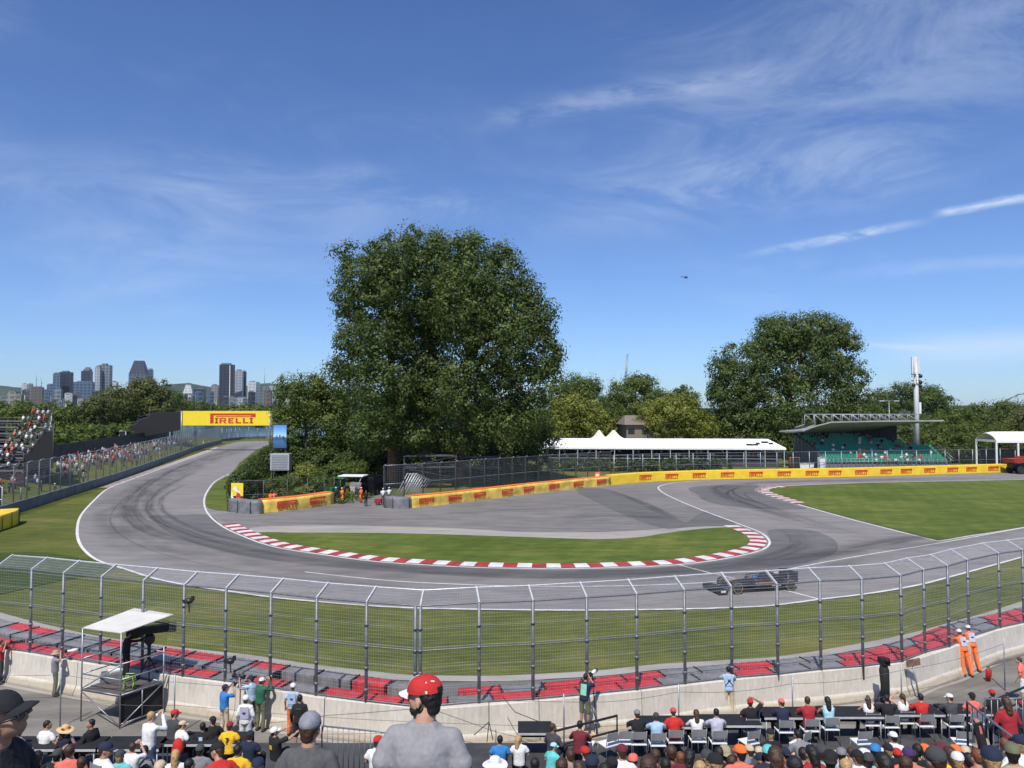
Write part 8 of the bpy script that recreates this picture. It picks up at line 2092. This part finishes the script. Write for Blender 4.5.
bm = bmesh.new(); loft(bm, [(2.95, .09, .22, .36), (2.3, .15, .22, .48), (1.5, .24, .14, .60), (.7, .33, .08, .66), (.2, .36, .06, .62), (-.1, .36, .06, .60), (-.35, .32, .06, .95), (-.9, .26, .06, .98), (-1.7, .18, .08, .72), (-2.2, .10, .12, .45)]); finish('chassis', bm, M_cb, T)
for s_ in (-1, 1):
    bm = bmesh.new(); loft(bm, [(.55, .16, .10, .55), (.2, .24, .07, .56), (-.8, .24, .07, .48), (-1.7, .12, .08, .28)]); 
    for v in bm.verts: v.co.y += s_*.50*(1.0 if v.co.x > -1 else .7)
    finish('sidepod', bm, M_cb, T)
bm = bmesh.new(); box(bm, (-.5, 0, .05), (3.6, 1.4, .03), bevel=.01); finish('floor', bm, M_carb, T)
bm = bmesh.new(); box(bm, (2.75, 0, .10), (.48, 1.85, .02)); box(bm, (2.62, 0, .17), (.22, 1.8, .02), Matrix.Rotation(.3, 3, 'Y')); box(bm, (2.48, 0, .24), (.16, 1.8, .02), Matrix.Rotation(.5, 3, 'Y'))
for s_ in (-1, 1): box(bm, (2.70, s_*.95, .19), (.60, .02, .24))
for s_ in (-1, 1): box(bm, (2.80, s_*.10, .2), (.3, .02, .2))
finish('front_wing', bm, M_carb, T)
bm = bmesh.new(); box(bm, (-2.15, 0, .86), (.34, 1.0, .03), Matrix.Rotation(.2, 3, 'Y')); box(bm, (-2.32, 0, .93), (.18, 1.0, .03), Matrix.Rotation(.6, 3, 'Y'))
for s_ in (-1, 1): box(bm, (-2.2, s_*.51, .70), (.62, .025, .62))
box(bm, (-2.0, 0, .55), (.25, .03, .6)); finish('rear_wing', bm, M_cb, T)
bm = bmesh.new(); 
for s_ in (-1, 1): tube(bm, [(.75, 0, .66), (.55, s_*.16, .84), (.1, s_*.24, .86), (-.25, s_*.22, .84)], .03, 6)
tube(bm, [(.95, 0, .60), (.75, 0, .68), (.62, 0, .82)], .028, 6); finish('halo', bm, M_cb, T)
bm = bmesh.new(); ellips(bm, (.08, 0, .72), (.15, .13, .14)); finish('driver_helmet', bm, cmat(PAL['blue']), T)
bm = bmesh.new(); box(bm, (-1.0, 0, .985), (.9, .10, .03)); box(bm, (1.6, 0, .605), (1.0, .12, .02), Matrix.Rotation(.12, 3, 'Y')); box(bm, (-.3, 0, 1.05), (.2, .10, .1), bevel=.02)
for s_ in (-1, 1): box(bm, (-.3, s_*.70, .50), (1.1, .06, .10)); box(bm, (.35, s_*.52, .66), (.06, .16, .08))
finish('copper_trim', bm, M_cop, T)
bm = bmesh.new()
for s_ in (-1, 1): box(bm, (2.70, s_*.962, .2), (.3, .01, .1)); box(bm, (-.9, s_*.745, .35), (.6, .02, .10))
finish('white_marking', bm, M_cw_, T)
M_hub = mat('hub', (.08, .08, .085), .4, .5); M_ywall = mat('tyre_stripe', (.5, .42, .08), .6)
for (x, tw) in ((1.75, .32), (-1.72, .40)):
    for s_ in (-1, 1):
        W_ = wheel(T, (x, s_*(.96-tw/2), .335), .335, tw, rim=M_hub)
        bm = bmesh.new(); n = 28
        for ss in (-1, 1):
            r1 = [bm.verts.new((.275*math.cos(2*math.pi*k/n), ss*(tw/2+.004), .275*math.sin(2*math.pi*k/n))) for k in range(n)]; r2 = [bm.verts.new((.295*math.cos(2*math.pi*k/n), ss*(tw/2+.004), .295*math.sin(2*math.pi*k/n))) for k in range(n)]
            for k in range(n): bm.faces.new((r1[k], r1[(k+1) % n], r2[(k+1) % n], r2[k]))
        finish('side_stripe', bm, M_ywall, W_)
        bm = bmesh.new()
        for dz in (-.08, .1): 
            for dx in (-.25, .25): tube(bm, [(x+dx, s_*.25, .33+dz*.8), (x, s_*.62, .34+dz)], .015, 4)
        finish('wishbone', bm, M_carb, T)
# ================================================================== AIR
if True:
    bm = bmesh.new(); box(bm, (0, 2750, 170), (7400, 6300, 345.0)); hz = finish('haze', bm, None if False else [], None)
    m = bpy.data.materials.new('air'); m.use_nodes = True; nt = m.node_tree
    for n in list(nt.nodes):
        if n.type != 'OUTPUT_MATERIAL': nt.nodes.remove(n)
    pv_ = nt.nodes.new('ShaderNodeVolumePrincipled'); pv_.inputs['Density'].default_value = 0.00003; pv_.inputs['Color'].default_value = (.72, .82, .95, 1); pv_.inputs['Anisotropy'].default_value = 0.2
    nt.links.new(pv_.outputs[0], nt.nodes[0].inputs['Volume'] if nt.nodes[0].type == 'OUTPUT_MATERIAL' else [n for n in nt.nodes if n.type == 'OUTPUT_MATERIAL'][0].inputs['Volume'])
    hz.data.materials.append(m); tag(hz, 'thin clear summer air over the track and the city', 'haze', kind='stuff')
